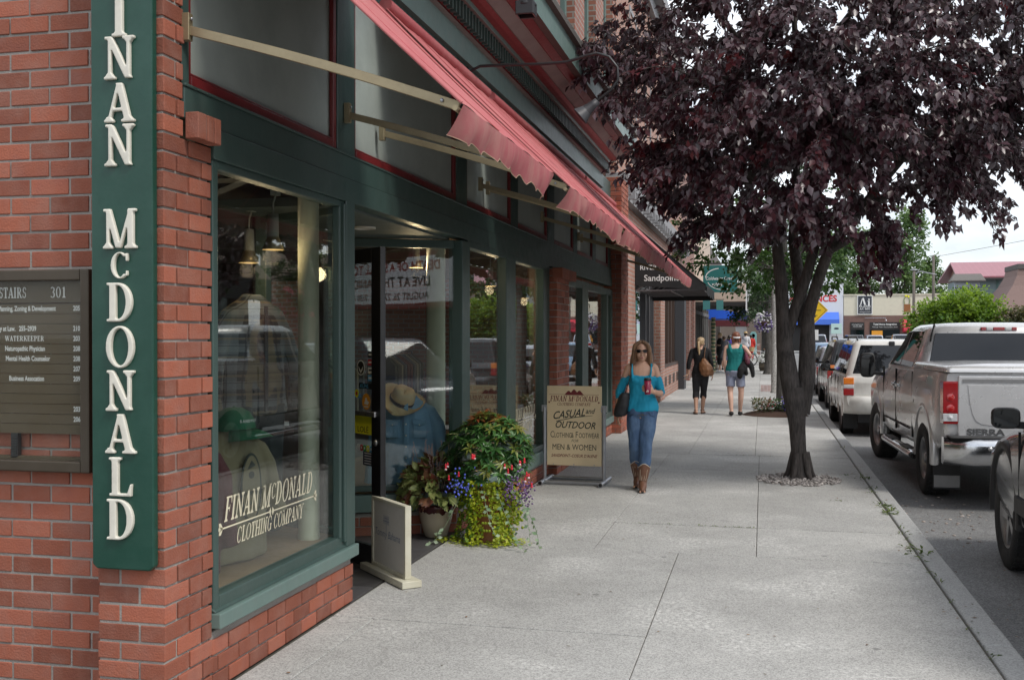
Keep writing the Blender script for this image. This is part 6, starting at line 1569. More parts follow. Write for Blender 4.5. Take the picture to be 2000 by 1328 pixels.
# ---------------- pickup truck
def pickup(label, loc, rz, PT):
    t = thing('pickup_truck', label, 'pickup truck', loc, rz)
    R_ = .40; wb = 3.64
    W4 = [(-.88, 0), (.88, 0), (-.88, wb), (.88, wb)]
    st = [(-1.10, .70, 1.385, .88, .965, .955, 1.39), (-1.06, .66, 1.39, .93, .995, .975, 1.395), (-.5, .56, 1.395, .94, 1.0, .975, 1.40), (.70, .50, 1.40, .93, 1.0, .975, 1.40)]
    body_mesh('truck_bed', st, W4[:2], R_, [PT], t, .075)
    st = [(.73, .48, 1.36, .92, .99, .955, 1.37), (2.7, .46, 1.34, .92, .99, .95, 1.38), (2.95, .46, 1.33, .92, .99, .94, 1.36), (3.3, .5, 1.30, .92, 1.0, .92, 1.34), (4.2, .52, 1.22, .92, 1.0, .88, 1.28), (4.5, .56, 1.12, .88, .96, .82, 1.16), (4.6, .6, 1.0, .82, .9, .76, 1.02)]
    body_mesh('cab_body', st, W4[2:], R_, [PT], t, .075)
    cabin(t, .945, .76, .76, 3.0, .90, 2.15, 1.36, 1.86, PT, .13, .06)
    side = dict(hwb=.945, hwt=.76, zb=1.36, zt=1.86)
    for sx in (-1, 1):
        side_pane(t, sx, poly=[(1.98, 1.37), (2.78, 1.37), (2.22, 1.81), (1.98, 1.82)], **side); side_pane(t, sx, poly=[(1.05, 1.38), (1.92, 1.37), (1.92, 1.82), (1.16, 1.82)], **side)
        mb = MB(); 
        for y in (.735, 1.95, 3.02): mb.box(sx * .985 - .012, sx * .985 + .012, y - .006, y + .006, .56, 1.335)
        mb.box(sx * .994 - .006, sx * .994 + .006, .9, 2.95, .645, .66); mb.build('door_seam', SEAM, t)
        for y in (1.72, 2.08):
            mb = MB(); mb.bar((sx * 1.01, y - .08, 1.13), (sx * 1.01, y + .1, 1.13), .03, .035); mb.box(sx * .99 - .01, sx * .99 + .01, y - .05, y + .05, 1.07, 1.17); mb.build('door_handle', CHR, t, bevel=.008)
        mb = MB(); rr_ = [V((sx * 1.0, y, .37)) for y in (.55, .6, 1.5, 2.6, 2.75)]; mb.tube(rr_, [.06, .075, .075, .075, .06], 14, flat=.75); mb.m = 1
        mb.box(sx * 1.0 - .05, sx * 1.0 + .05, .75, 1.3, .42, .432); mb.box(sx * 1.0 - .05, sx * 1.0 + .05, 1.9, 2.5, .42, .432); mb.build('running_board', [CHR, TRIM], t)
        mb = MB(); mb.lathe([(.0, .0), (.022, .0), (.02, .006), (.0, .006)], 12, (sx * 1.0, .58, 1.0), Matrix(((0, 0, sx), (0, 1, 0), (-1, 0, 0)))); mb.build('bed_cap', BLACK, t)
        mb = MB(); arch(mb, sx * .985, 0, .47, .05, .028); mb.build('wheel_arch', PT, t)
        mb = MB(); arch(mb, sx * .985, wb, .47, .05, .028); mb.build('wheel_arch', PT, t)
        # tail lamp wraps the corner
        mb = MB()
        for (z0, z1, m_) in ((.895, .975, 1), (.98, 1.29, 0)):
            mb.m = m_; x0, x1 = sx * .865, sx * 1.004; mb.box(min(x0, x1), max(x0, x1), -1.125, -.97, z0, z1)
        mb.m = 0; mb.box(min(sx * .86, sx * 1.0), max(sx * .86, sx * 1.0), -1.118, -.96, .87, 1.30); mb.m = 2
        for z in (1.14, 1.03): mb.lathe([(.0, 0), (.04, 0), (.034, .006), (.0, .009)], 18, (sx * .935, -1.125, z), Matrix(((1, 0, 0), (0, 0, -1), (0, 1, 0))))
        mb.m = 1; mb.lathe([(.0, 0), (.03, 0), (.0, .012)], 18, (sx * .935, -1.125, .935), Matrix(((1, 0, 0), (0, 0, -1), (0, 1, 0))))
        mb.build('tail_light', [LRED, LWHT, M('red_reflector', (.4, .015, .015), .12, coat=.9)], t, bevel=.012)
        mb = MB(); mb.box(min(sx * .70, sx * .98), max(sx * .70, sx * .98), -.475, -.465, .12, .62); mb.m = 1; mb.box(min(sx * .71, sx * .97), max(sx * .71, sx * .97), -.482, -.476, .14, .27); mb.build('mud_flap', [TRIM, M('mud_flap_steel', (.3, .3, .3), .35, metal=.7, dirt=.4)], t, bevel=.02)
        mirror(t, sx * 1.255, 2.62, 1.36, .20, .34, .1, TRIM, .12)
    # tailgate
    mb = MB(); mb.box(-.86, .86, -1.125, -1.09, .735, 1.36); tg = mb.build('tailgate', PT, t, bevel=.012)
    mb = MB(); mb.prism([(-.77, -1.126, 1.265), (-.75, -1.126, 1.08), (-.725, -1.126, .97), (-.69, -1.126, .90), (-.64, -1.126, .87), (-.56, -1.126, .86), (.56, -1.126, .86), (.64, -1.126, .87), (.69, -1.126, .90), (.725, -1.126, .97), (.75, -1.126, 1.08), (.77, -1.126, 1.265)], (0, -.005, 0)); mb.build('tailgate_panel', PT, tg, bevel=.0045, seg=3)
    mb = MB(); mb.box(-.82, .82, -1.131, -1.126, 1.29, 1.325); mb.build('tailgate_trim', M('grey_trim', (.2, .2, .2), .5), tg)
    mb = MB(); mb.box(-.14, .14, -1.14, -1.126, 1.12, 1.24); mb.m = 1; mb.box(-.1, .1, -1.142, -1.14, 1.15, 1.21); mb.build('tailgate_handle', [M('pewter_trim', (.22, .22, .22), .4, metal=.5), BLACK], tg, bevel=.01)
    mb = MB(); text_mb(mb, 'SIERRA', (-.78, -1.1275, .765), (1, 0, 0), (0, 0, 1), .085, sx=1.35, bold=.004); mb.v = [(p[0], p[1] - .002, p[2]) for p in mb.v]; mb.build('badge', M('badge_metal', (.3, .3, .3), .25, metal=.8), tg)
    mb = MB(); mb.bar((-.872, -1.092, .73), (-.872, -1.092, 1.36), .012, .01); mb.bar((.872, -1.092, .73), (.872, -1.092, 1.36), .012, .01); mb.box(-.87, .87, -1.1, -1.09, .72, .734); mb.build('tailgate_gap', SEAM, t)
    # tonneau cover
    mb = MB(); mb.loft([rrect(.985, -1.14, .74, 1.392, .06), rrect(.985, -1.14, .74, 1.425, .06), rrect(.95, -1.10, .72, 1.455, .05), rrect(.5, -.8, .5, 1.478, .05), rrect(.1, -.3, .1, 1.485, .03)], True); mb.build('bed_cover', PT, t)
    # bumper
    mb = MB(); rings = []
    for k in range(17):
        f_ = -1 + 2 * k / 16; x = f_ * 1.0; y = -1.30 + .16 * max(0, abs(f_) - .8) / .2
        rings.append([V((x, y + .10, .74)), V((x, y, .735)), V((x, y - .018, .66)), V((x, y - .012, .52)), V((x, y + .03, .46)), V((x, y + .12, .47))])
    mb.loft(rings); bp = mb.build('rear_bumper', CHR, t)
    mb = MB(); mb.box(-.97, .97, -1.3, -1.10, .737, .757); mb.box(-.28, .28, -1.325, -1.29, .53, .72); mb.build('bumper_step', TRIM, bp, bevel=.01)
    for x in (-.6, .6): mb = MB(); mb.lathe([(.0, 0), (.022, 0), (.018, .012), (.0, .014)], 14, (x, -1.318, .645), Matrix(((1, 0, 0), (0, 0, -1), (0, 1, 0)))); mb.build('bumper_bolt', ALU, bp)
    mb = MB(); mb.box(-.15, .15, -1.33, -1.326, .55, .70); mb.build('licence_plate', OFFW, bp)
    end_pane(t, .76, .90, 1.36, 1.86, [(-.80, 1.41), (.80, 1.41), (.71, 1.79), (-.71, 1.79)], -1)
    end_pane(t, 3.0, 2.15, 1.36, 1.86, [(-.80, 1.40), (.80, 1.40), (.68, 1.82), (-.68, 1.82)], 1, name='windscreen')
    mb = MB(); 
    for x0, x1, m_ in ((-.2, -.14, 0), (-.14, -.065, 1), (-.065, .065, 0), (.065, .14, 1), (.14, .2, 0)): mb.m = m_; mb.box(x0, x1, .875, .92, 1.822, 1.862)
    mb.build('brake_light', [LRED, LWHT], t, bevel=.01)
    mb = MB(); mb.bar((-.765, .86, 1.70), (-.70, .98, 1.895), .014, .03); mb.build('roof_seam', SEAM, t)
    mb = MB(); mb.box(-.6, .6, -.9, 4.3, .42, .62); mb.tube([(-.75, 0, .4), (.75, 0, .4)], .07, 10); mb.tube([(-.75, wb, .4), (.75, wb, .4)], .05, 10); mb.tube([(.5, -1.1, .4), (.5, .6, .4)], .045, 10); mb.build('chassis', BLACK, t)
    for x, y in W4: wheel(t, x, y, R_, .27, .235, style=8, steer=RD(6) if y > 1 else 0)
    return t
SILV = paint('silver_paint', (.66, .655, .645), .45, .3, .14)
pickup('silver pickup truck with a flat bed cover and black tow mirrors parked at the kerb', (2.74, 12.5, -.12), RD(2.0), SILV)

# ---------------- sport utility / estate cars
def suv(name, label, cat, loc, rz, PT, hw=.89, wbase=2.7, ro=.86, fo=.75, H_=1.68, belt=1.06, R_=.36, lamps='high', group=None, trim=False, rails=True, lift=.0, style=5, flap=False, spoiler=False, low=None, detail=True, sill=.34):
    t = thing(name, label, cat, loc, rz, group)
    W4 = [(-hw + .12, 0), (hw - .12, 0), (-hw + .12, wbase), (hw - .12, wbase)]
    f = wbase + fo
    st = [(-ro, .50, belt - .10, hw - .12, hw - .06, hw - .10, belt - .10), (-ro + .05, .44, belt, hw - .09, hw - .015, hw - .055, belt), (-.3, sill + .02, belt, hw - .07, hw, hw - .035, belt), (.8, sill, belt, hw - .07, hw, hw - .03, belt), (wbase - .75, sill, belt - .01, hw - .07, hw, hw - .035, belt + .02), (wbase - .45, sill, belt - .03, hw - .07, hw, hw - .05, belt + .02), (wbase, sill + .02, belt - .07, hw - .07, hw, hw - .08, belt - .02), (f - .25, sill + .06, belt - .16, hw - .1, hw - .03, hw - .14, belt - .1), (f - .05, sill + .1, belt - .28, hw - .16, hw - .1, hw - .2, belt - .25), (f, sill + .14, belt - .4, hw - .22, hw - .18, hw - .28, belt - .4)]
    body_mesh('body', st, W4, R_, [PT], t)
    zt = H_ - .05; yb0, yb1 = -ro + .05, wbase - .35; yt0, yt1 = -ro + .24, wbase - 1.15; hb, ht = hw - .045, hw - .2
    cabin(t, hb, ht, yb0, yb1, yt0, yt1, belt, zt, PT, .1, .045)
    side = dict(hwb=hb, hwt=ht, zb=belt, zt=zt); z0, z1 = belt + .02, zt - .055
    lerp = lambda a_, b_, z: a_ + (b_ - a_) * (z - belt) / (zt - belt)
    for sx in (-1, 1):
        r0, r1 = lerp(yb0, yt0, z0) + .12, lerp(yb0, yt0, z1) + .11; f0, f1 = lerp(yb1, yt1, z0) - .12, lerp(yb1, yt1, z1) - .1; B1, B2 = .22, 1.12
        side_pane(t, sx, poly=[(r0, z0), (B1 - .04, z0), (B1 - .0, z1), (r1, z1)], **side); side_pane(t, sx, poly=[(B1 + .04, z0), (B2 - .04, z0), (B2 - .04, z1), (B1 + .07, z1)], **side); side_pane(t, sx, poly=[(B2 + .04, z0), (f0, z0), (f1, z1), (B2 + .04, z1)], **side)
        if detail:
            mb = MB()
            for y in (.25 + R_ * .5, B2, wbase - .55): mb.box(sx * (hw - .002) - .008, sx * (hw - .002) + .008, y - .005, y + .005, sill + .08, belt - .04)
            mb.build('door_seam', SEAM, t)
            for y in (.45, 1.3): mb = MB(); mb.bar((sx * (hw + .012), y, belt - .14), (sx * (hw + .012), y + .17, belt - .14), .025, .03); mb.build('door_handle', PT, t, bevel=.006)
            mb = MB(); arch(mb, sx * (hw - .015), 0, R_ + .055, .045, .02); mb.build('wheel_arch', TRIM if trim else PT, t)
            mb = MB(); arch(mb, sx * (hw - .015), wbase, R_ + .055, .045, .02); mb.build('wheel_arch', TRIM if trim else PT, t)
            if trim: mb = MB(); mb.box(min(sx * (hw - .05), sx * (hw + .018)), max(sx * (hw - .05), sx * (hw + .018)), .44, wbase - .46, .5, .62); mb.build('side_moulding', TRIM, t, bevel=.008)
            mirror(t, sx * (hw + .12), wbase - .72, belt + .07, .19, .15, .1, BLACK, .08)
            if flap: mb = MB(); mb.box(min(sx * (hw - .26), sx * (hw - .02)), max(sx * (hw - .26), sx * (hw - .02)), -R_ - .12, -R_ - .11, .12, .5); mb.build('mud_flap', TRIM, t, bevel=.01)
            if rails: mb = MB(); mb.tube([(sx * (ht - .06), yt0 + .12, zt + .02), (sx * (ht - .06), yt0 + .22, zt + .085), (sx * (ht - .06), yt1 - .25, zt + .085), (sx * (ht - .06), yt1 - .12, zt + .02)], .016, 8); mb.build('roof_rail', BLACK, t)
        mb = MB()
        if lamps == 'high': zz = [(belt - .02, belt + .38, 0)]; xw = (hw - .16, hw - .06)
        elif lamps == 'tri': zz = [(belt - .34, belt - .22, 0), (belt - .217, belt - .15, 1), (belt - .147, belt - .03, 2)]; xw = (hw - .17, hw + .004)
        elif lamps == 'amber': zz = [(belt - .3, belt - .12, 0), (belt - .117, belt + .02, 2)]; xw = (hw - .22, hw + .004)
        else: zz = [(belt - .32, belt - .08, 0)]; xw = (hw - .26, hw + .002)
        for a_, b_, m_ in zz:
            mb.m = m_; x0, x1 = sx * xw[0], sx * xw[1]
            yo = -ro - .012 if lamps != 'high' else -ro + .02
            if lamps == 'high': mb.prism([(x0, yo + .02, a_), (x1, yo + .02, a_), (x1 - sx * .05, yo + .16, b_), (x0 - sx * .05, yo + .16, b_)], (0, .1, 0))
            else: mb.box(min(x0, x1), max(x0, x1), yo, yo + .16, a_, b_)
        mb.build('tail_light', [LRED, LWHT, LORG], t, bevel=.012)
    rz0, rz1 = belt + .04, zt - .06; xa, xb = hb - .11, ht - .1
    end_pane(t, yb0, yt0, belt, zt, [(-xa, rz0), (xa, rz0), (xb, rz1), (-xb, rz1)], -1)
    end_pane(t, yb1, yt1, belt, zt, [(-xa, rz0), (xa, rz0), (xb, rz1), (-xb, rz1)], 1, name='windscreen')
    mb = MB(); rings = []
    for k in range(15):
        f_ = -1 + 2 * k / 14; x = f_ * (hw - .01); y = -ro - .09 + .16 * max(0, abs(f_) - .75) / .25
        rings.append([V((x, y + .12, .72)), V((x, y, .70)), V((x, y - .01, .6)), V((x, y, .46)), V((x, y + .06, .40)), V((x, y + .15, .42))])
    mb.loft(rings); mb.build('rear_bumper', low or PT, t)
    if detail:
        mb = MB(); mb.box(-.16, .16, -ro - .012, -ro + .02, belt - .3, belt - .16); mb.build('licence_plate', OFFW, t)
        mb = MB(); mb.bar((0, yt0 - .03, zt - .02), (-.25, lerp(yb0, yt0, rz0 + .05) - .02, rz0 + .05), .015, .015) if False else mb.bar((-.05, lerp(yb0, yt0, rz0) - .02, rz0 - .0), (.3, lerp(yb0, yt0, rz0 + .07) - .02, rz0 + .05), .012, .012); mb.build('rear_wiper', BLACK, t)
        if spoiler: mb = MB(); mb.box(-.13, -.03, yt0 - .03, yt0 + .05, zt - .1, zt + .01); mb.build('wiper_motor', BLACK, t, bevel=.02)
        mb = MB(); mb.lathe([(.0, 0), (.06, 0), (.05, .03), (.0, .035)], 16, (hw - .3, f - .04, belt - .32), Matrix(((1, 0, 0), (0, 0, 1), (0, -1, 0)))); mb.lathe([(.0, 0), (.06, 0), (.05, .03), (.0, .035)], 16, (-hw + .3, f - .04, belt - .32), Matrix(((1, 0, 0), (0, 0, 1), (0, -1, 0)))); mb.build('headlights', LWHT, t)
    mb = MB(); mb.box(-hw + .25, hw - .25, -ro + .15, f - .2, .24, .45); mb.tube([(-hw + .2, 0, R_), (hw - .2, 0, R_)], .05, 8); mb.build('chassis', BLACK, t)
    for x, y in W4: wheel(t, x, y, R_, .22, R_ * .62, style=style)
    return t
WHT_P = paint('white_paint', (.66, .645, .60), 0, .3, .35); DGR = paint('graphite_paint', (.055, .06, .07), .3, .25, .3); BLK_P = paint('black_car_paint', (.008, .008, .01), .0, .2, .25); BLU = paint('pale_blue_paint', (.2, .3, .42), .2, .25, .2); BLU2 = paint('blue_grey_paint', (.05, .065, .11), .3, .22, .2); LSIL = paint('light_silver_paint', (.36, .39, .44), .4, .25, .2)
suv('parked_suv', 'white SUV with amber-topped tail lights parked ahead of the silver pickup', 'SUV', (2.26, 19.9, -.12), RD(.5), WHT_P, hw=.90, wbase=2.7, ro=.83, H_=1.70, belt=1.06, R_=.37, lamps='tri', rails=True, flap=True, spoiler=True, style=6)
suv('parked_suv', 'dark graphite SUV with an amber tail light parked ahead of the white SUV', 'SUV', (2.38, 26.6, -.12), RD(.5), DGR, hw=.91, wbase=2.7, ro=.85, H_=1.69, belt=1.04, lamps='amber', rails=True)
suv('parked_car', 'silver car parked at the kerb beyond the graphite SUV', 'car', (2.4, 32.6, -.12), 0, LSIL, hw=.88, wbase=2.65, ro=.9, H_=1.45, belt=.92, R_=.32, lamps='low', rails=False)
suv('parked_suv', 'glossy black SUV at the right edge, only its front wheel and mirror in view', 'SUV', (2.72, 5.78, -.12), RD(-.5), BLK_P, hw=.965, wbase=2.85, ro=.95, fo=.85, H_=1.78, belt=1.12, R_=.39, lamps='low', trim=True, rails=True)
suv('parked_car', 'pale blue car farther along the kerb, mostly hidden by the graphite SUV', 'car', (2.5, 40, -.12), 0, BLU, hw=.87, wbase=2.6, ro=.9, H_=1.5, belt=.92, R_=.32, lamps='low', rails=False)
# far cars nose-in before the low shops
suv('parked_suv', 'blue-grey SUV with tall red tail lights parked before the blue awning', 'SUV', (5.05, 105, -.12), RD(8), LSIL, hw=.9, H_=1.82, belt=1.02, lamps='high')
a_ = suv('parked_suv', 'grey hatchback parked nose-in below the small black shop sign', 'SUV', (8.6, 106, -.12), RD(4), DGR, hw=.9, H_=1.78, belt=1.0, lamps='low', rails=False)
suv('parked_suv', 'silver estate car with a red tail light before the brick shop front', 'SUV', (10.4, 106, -.12), RD(0), LSIL, hw=.9, H_=1.76, belt=1.0, lamps='high', rails=False)
suv('parked_suv', 'silver SUV with a roof bar parked before the wide shop window', 'SUV', (12.6, 104, -.12), RD(-4), LSIL, hw=.93, H_=1.84, belt=1.04, lamps='low', rails=True)
# one car across the road and one round the corner, both mirrored in the shop windows
suv('parked_car', 'dark blue-grey car parked behind the black SUV, mirrored in the window beside the shop door', 'car', (2.75, -1.4, -.12), 0, BLU2, hw=.9, H_=1.73, belt=1.05, R_=.34, lamps='low')
suv('parked_suv', 'white SUV across the road, mirrored in the shop windows', 'SUV', (11.9, 27, -.12), RD(180), WHT_P, hw=.9, H_=1.7, belt=1.05, R_=.36, lamps='low')
suv('parked_car', 'silver car across the road, mirrored in the shop windows', 'car', (11.9, 36, -.12), RD(180), LSIL, hw=.9, H_=1.5, belt=.95, R_=.34, lamps='low')
# ------------------------------------------------------------------ trees
def tri_leaf(mb, p, d, n_, L, W_, t):
    d = d.normalized(); s_ = d.cross(n_)
    if s_.length < 1e-4: s_ = d.cross(V((.3, .5, .8)))
    s_.normalize(); mb.t = t
    mb.add([p, p + d * L * .28 + s_ * W_ * .46, p + d * L * .66 + s_ * W_ * .4, p + d * L, p + d * L * .66 - s_ * W_ * .4, p + d * L * .28 - s_ * W_ * .46], [(0, 1, 2, 3, 4, 5)], False)
def limb_tree(mb, p0, p1, r0, r1, r, bow=.12, n=7, k=8):
    p0, p1 = V(p0), V(p1); L = (p1 - p0).length
    o = V((r.uniform(-1, 1), r.uniform(-1, 1), r.uniform(0, 1))) * L * bow
    pts = [p0.lerp(p1, i / n) + o * math.sin(pi * i / n) + V((r.gauss(0, 1), r.gauss(0, 1), 0)) * L * .008 for i in range(n + 1)]
    mb.tube(pts, [r0 + (r1 - r0) * i / n for i in range(n + 1)], k); return pts
BARKP = Mbark('dark_bark', (.024, .02, .018), (.095, .082, .075), 26); BARKG = Mbark('grey_bark', (.05, .045, .04), (.15, .14, .125)); 
PLUM = Mleaf('plum_leaf', (.1, .078, .094), (.3, .246, .275), .36, .08, .8, back=(.055, .02, .028)); PLUMR = Mleaf('young_plum_leaf', (.08, .014, .022), (.15, .035, .042), .4, .35, .6)
r = random.Random(21)
t = thing('plum_tree', 'purple-leaved street tree with a dark forked trunk on the pavement in front', 'tree', (.42, 12.46, 0), world=True)
mb = MB()
def trunk(path, rad, k=16): mb.tube(path, rad, k)
trunk([(.42, 12.46, -.05), (.42, 12.46, .02), (.415, 12.46, .12), (.40, 12.46, .35), (.385, 12.46, .6), (.37, 12.47, .85), (.36, 12.47, 1.05)], [.145, .118, .098, .086, .092, .116, .106])
for k in range(5): a_ = 2 * pi * k / 5 + .4; mb.tube([(.42 + .07 * math.cos(a_), 12.46 + .07 * math.sin(a_), .3), (.42 + .13 * math.cos(a_), 12.46 + .13 * math.sin(a_), .08), (.42 + .2 * math.cos(a_), 12.46 + .2 * math.sin(a_), -.03)], [.042, .034, .015], 8)
S1 = [(.36, 12.46, .75), (.30, 12.46, 1.15), (.245, 12.48, 1.5), (.225, 12.5, 1.85), (.20, 12.5, 2.3), (.15, 12.5, 2.75), (.05, 12.5, 3.4), (-.05, 12.55, 4.2)]
S2 = [(.43, 12.5, .75), (.49, 12.52, 1.15), (.50, 12.54, 1.5), (.505, 12.55, 1.85), (.59, 12.5, 2.2), (.72, 12.45, 2.6), (1.05, 12.4, 3.05), (1.5, 12.3, 3.6)]
trunk(S1, [.098, .104, .095, .078, .07, .06, .05, .04]); trunk(S2, [.098, .098, .09, .072, .066, .06, .05, .04])
trunk([(.27, 12.5, 1.62), (.36, 12.5, 1.95), (.48, 12.48, 2.3), (.6, 12.5, 2.75), (.62, 12.6, 3.5), (.6, 12.7, 4.4)], [.06, .062, .06, .055, .045, .035])
trunk([(.47, 12.58, 1.75), (.42, 12.75, 2.2), (.35, 13.0, 2.8), (.4, 13.3, 3.8)], [.075, .075, .06, .04])
hubs = [V(p) for p in S1[4:]] + [V(p) for p in S2[4:]] + [V((.6, 12.5, 2.75)), V((.62, 12.6, 3.5)), V((.35, 13.0, 2.8)), V((.4, 13.3, 3.8)), V((.6, 12.7, 4.4))]
ends = []
def hub(p): return min(hubs, key=lambda h: (h - p).length + (2 if h.z > p.z + .3 else 0))
for tgt in [(-1.2, 11.8, 3.4), (-1.9, 11.9, 4.7), (-1.0, 12.9, 3.2), (-.9, 10.9, 3.6), (-.4, 10.4, 4.2), (.5, 10.2, 3.8), (1.2, 10.3, 4.4), (1.9, 11.2, 3.4), (2.8, 11.8, 3.9), (3.1, 12.6, 4.6), (2.4, 13.4, 3.8), (1.1, 14.3, 4.3), (-.4, 14.3, 4.3), (-1.5, 13.6, 4.6), (.4, 12.2, 5.9), (-.9, 11.8, 5.7), (1.6, 12, 5.8), (-.6, 12.1, 2.9), (.5, 11.3, 2.85), (1.3, 11.8, 2.7), (2.1, 12.2, 3.2), (-.75, 11.8, 2.9)]:
    tg = V(tgt); ends += limb_tree(mb, hub(tg), tg, .05, .014, r, .14)[2:]
tips = []
C = V((.70, 12.2, 4.35))
def inside(p): 
    q = p - C; e = (q.x / 2.85) ** 2 + (q.y / 2.55) ** 2 + (q.z / (2.45 if q.z > 0 else 1.8)) ** 2
    return e
NT = 0
while NT < 1220:
    d = rdir(r, -1, 1); k_ = r.random() ** .42; p = C + V((d.x * 3.0, d.y * 2.55, d.z * (2.45 if d.z > 0 else 1.8))) * k_
    p.z += .16 * mnoise.noise(p * 1.1) ; 
    if mnoise.noise(p * .95 + V((3, 1, 7))) < -.34 and p.z < 5.2: continue
    if p.z < 2.7 and abs(p.x - .45) < .5 and p.y < 13.0: continue
    if p.x < -.3 and p.z < 2.52 + (-.6 - p.x) * 1.05: continue
    if p.z < 4.9 and p.x < -1.0 - (p.z - 2.8) * .52: continue
    tips.append(p); NT += 1
for (x, y, z, n_, s_) in ((-1.05, 11.7, 3.15, 8, .12), (-.8, 11.8, 2.75, 6, .1), (-1.25, 11.5, 3.5, 9, .16), (-1.7, 11.5, 4.6, 12, .35), (-1.95, 11.4, 4.7, 5, .2), (1.25, 11.5, 2.6, 14, .22), (1.3, 11.5, 2.35, 5, .12), (.6, 10.6, 2.9, 10, .3), (-.3, 10.7, 3.0, 10, .3), (1.9, 11.4, 3.1, 10, .3), (2.9, 11.8, 4.3, 22, .4), (2.5, 11.5, 5.0, 22, .4), (2.2, 11.2, 4.2, 16, .4), (3.2, 12.2, 3.6, 14, .35), (-.6, 11.3, 5.4, 14, .4)):
    for i in range(n_): tips.append(V((x + r.gauss(0, s_), y + r.gauss(0, s_), z + r.gauss(0, s_ * .7))))
lf = MB(); lr = MB()
for p in tips:
    e = min(ends[::3] + hubs, key=lambda h: (h - p).length)
    out_ = (p - C); out_.z *= .4; out_.normalize()
    base = p - (p - e).normalized() * min(.55, (p - e).length); pts = [base.lerp(p, f_) + V((0, 0, .06 * math.sin(pi * f_))) for f_ in (0, .35, .7, 1)] + [p + out_ * .1 + V((0, 0, -.06))]
    mb.tube(pts, [.009, .007, .005, .004, .002], 4, False)
    young = r.random() < .035
    for i in range(44):
        f_ = r.random() ** .7 * 1.0; k_ = f_ * (len(pts) - 1); j = min(int(k_), len(pts) - 2); q = pts[j].lerp(pts[j + 1], k_ - j)
        d = (out_ * r.uniform(.1, .9) + rdir(r) * .75 + V((0, 0, -.75))).normalized()
        nn_ = (V((0, 0, 1)) + out_ * .55 + rdir(r) * .65); L = r.uniform(.068, .118)
        leaf(lr if young and r.random() < .7 else lf, q + rdir(r) * r.uniform(.0, .085), d, nn_, L, L * .62, r.random(), .12, .12)
mb.build('trunk', BARKP, t); lf.build('crown', PLUM, t); lr.build('young_leaves', PLUMR, t)

def tree(label, loc, trunk_pts, trunk_r, blobs, lsize, lm, bm_, seed, per=26, group=None, name='street_tree', droop=-.3, lw=.75, twig=True):
    t = thing(name, label, 'tree', loc, 0, group); r = random.Random(seed)
    mb = MB(); mb.tube(trunk_pts, trunk_r, 12); top = V(trunk_pts[-1]); mids = [V(p) for p in trunk_pts[len(trunk_pts) // 2:]]
    lf = MB()
    for (cx, cy, cz, rx, ry, rz_, n_) in blobs:
        c = V((cx, cy, cz)); s_ = min(mids, key=lambda m_: (m_ - c).length); lp = limb_tree(mb, s_, c, trunk_r[-1] * .8, trunk_r[-1] * .2, r, .1, 6, 6)
        for i in range(n_):
            d = rdir(r, -1, 1); k_ = r.random() ** .4; p = c + V((d.x * rx, d.y * ry, d.z * rz_)) * k_
            if mnoise.noise(p * (1.6 / max(rx, .5)) + V((seed, 0, 0))) < -.25: continue
            if twig and i % 3 == 0: e = lp[r.randrange(2, len(lp))]; mb.tube([e, e.lerp(p, .6) + V((0, 0, .05 * rx)), p], [trunk_r[-1] * .16, trunk_r[-1] * .1, trunk_r[-1] * .03], 4, False)
            base_t = r.uniform(0, .6) + .4 * max(0, d.z) * k_
            for j in range(per):
                q = p + rdir(r) * lsize * r.uniform(.2, 2.6); L = lsize * r.uniform(.7, 1.25)
                tri_leaf(lf, q, (d + rdir(r) * .9 + V((0, 0, droop))), V((0, 0, 1)) + d * .6 + rdir(r) * .6, L, L * lw, min(1, max(0, base_t + r.uniform(-.25, .25))))
    mb.build('trunk', bm_, t); lf.build('crown', lm, t); return t
MAP = Mleaf('maple_leaf', (.02, .06, .014), (.085, .16, .03), .5, .35); LIME = Mleaf('lime_leaf', (.06, .14, .016), (.24, .34, .035), .5, .4); DRK = Mleaf('dark_green_leaf', (.018, .045, .016), (.06, .11, .03), .55, .3); OLV = Mleaf('bronze_green_leaf', (.05, .055, .02), (.13, .12, .045), .55, .3); POP = Mleaf('poplar_leaf', (.06, .12, .04), (.2, .29, .1), .5, .35)
st_blobs = [(-1.5, .2, 3.9, 1.0, 1.0, .9, 42), (-.5, -.4, 3.2, 1.0, 1.0, .75, 42), (.6, -.2, 3.3, 1.0, 1.0, .75, 42), (0, .5, 3.6, 1.2, 1.1, .9, 44), (-.9, .4, 4.1, 1.1, 1.1, .9, 40), (.9, .5, 4.3, 1.1, 1.1, .9, 40), (0, -.3, 4.9, 1.3, 1.2, 1.0, 44)]
tp_, tr_ = [(0, 0, -.03), (.0, 0, .15), (.0, 0, 1.0), (-.02, .02, 2.2), (0, 0, 3.0), (0, 0, 4.2)], [.19, .15, .135, .125, .11, .06]
s1 = tree('green maple street tree rising from the flower bed behind the plum tree', (.43, 23.6, 0), tp_, tr_, st_blobs, .085, MAP, BARKG, 3, 44, 'green street trees along the kerb')
big = tree('stout grey-trunked green street tree behind the lamp post and flower basket', (.28, 45.5, 0), [(0, 0, -.03), (.0, 0, .2), (.0, 0, 1.0), (-.05, .02, 2.2), (0, 0, 3.0), (0, 0, 4.2)], [.3, .22, .19, .18, .15, .08], [(-1.0, -.3, 2.9, .9, 1.0, .7, 40), (-.4, .2, 3.6, 1.3, 1.3, 1.0, 50), (.8, .2, 3.6, 1.2, 1.2, 1.0, 50), (0, 0, 4.8, 1.6, 1.6, 1.2, 60)], .115, DRK, BARKG, 5, 28, 'green street trees along the kerb')
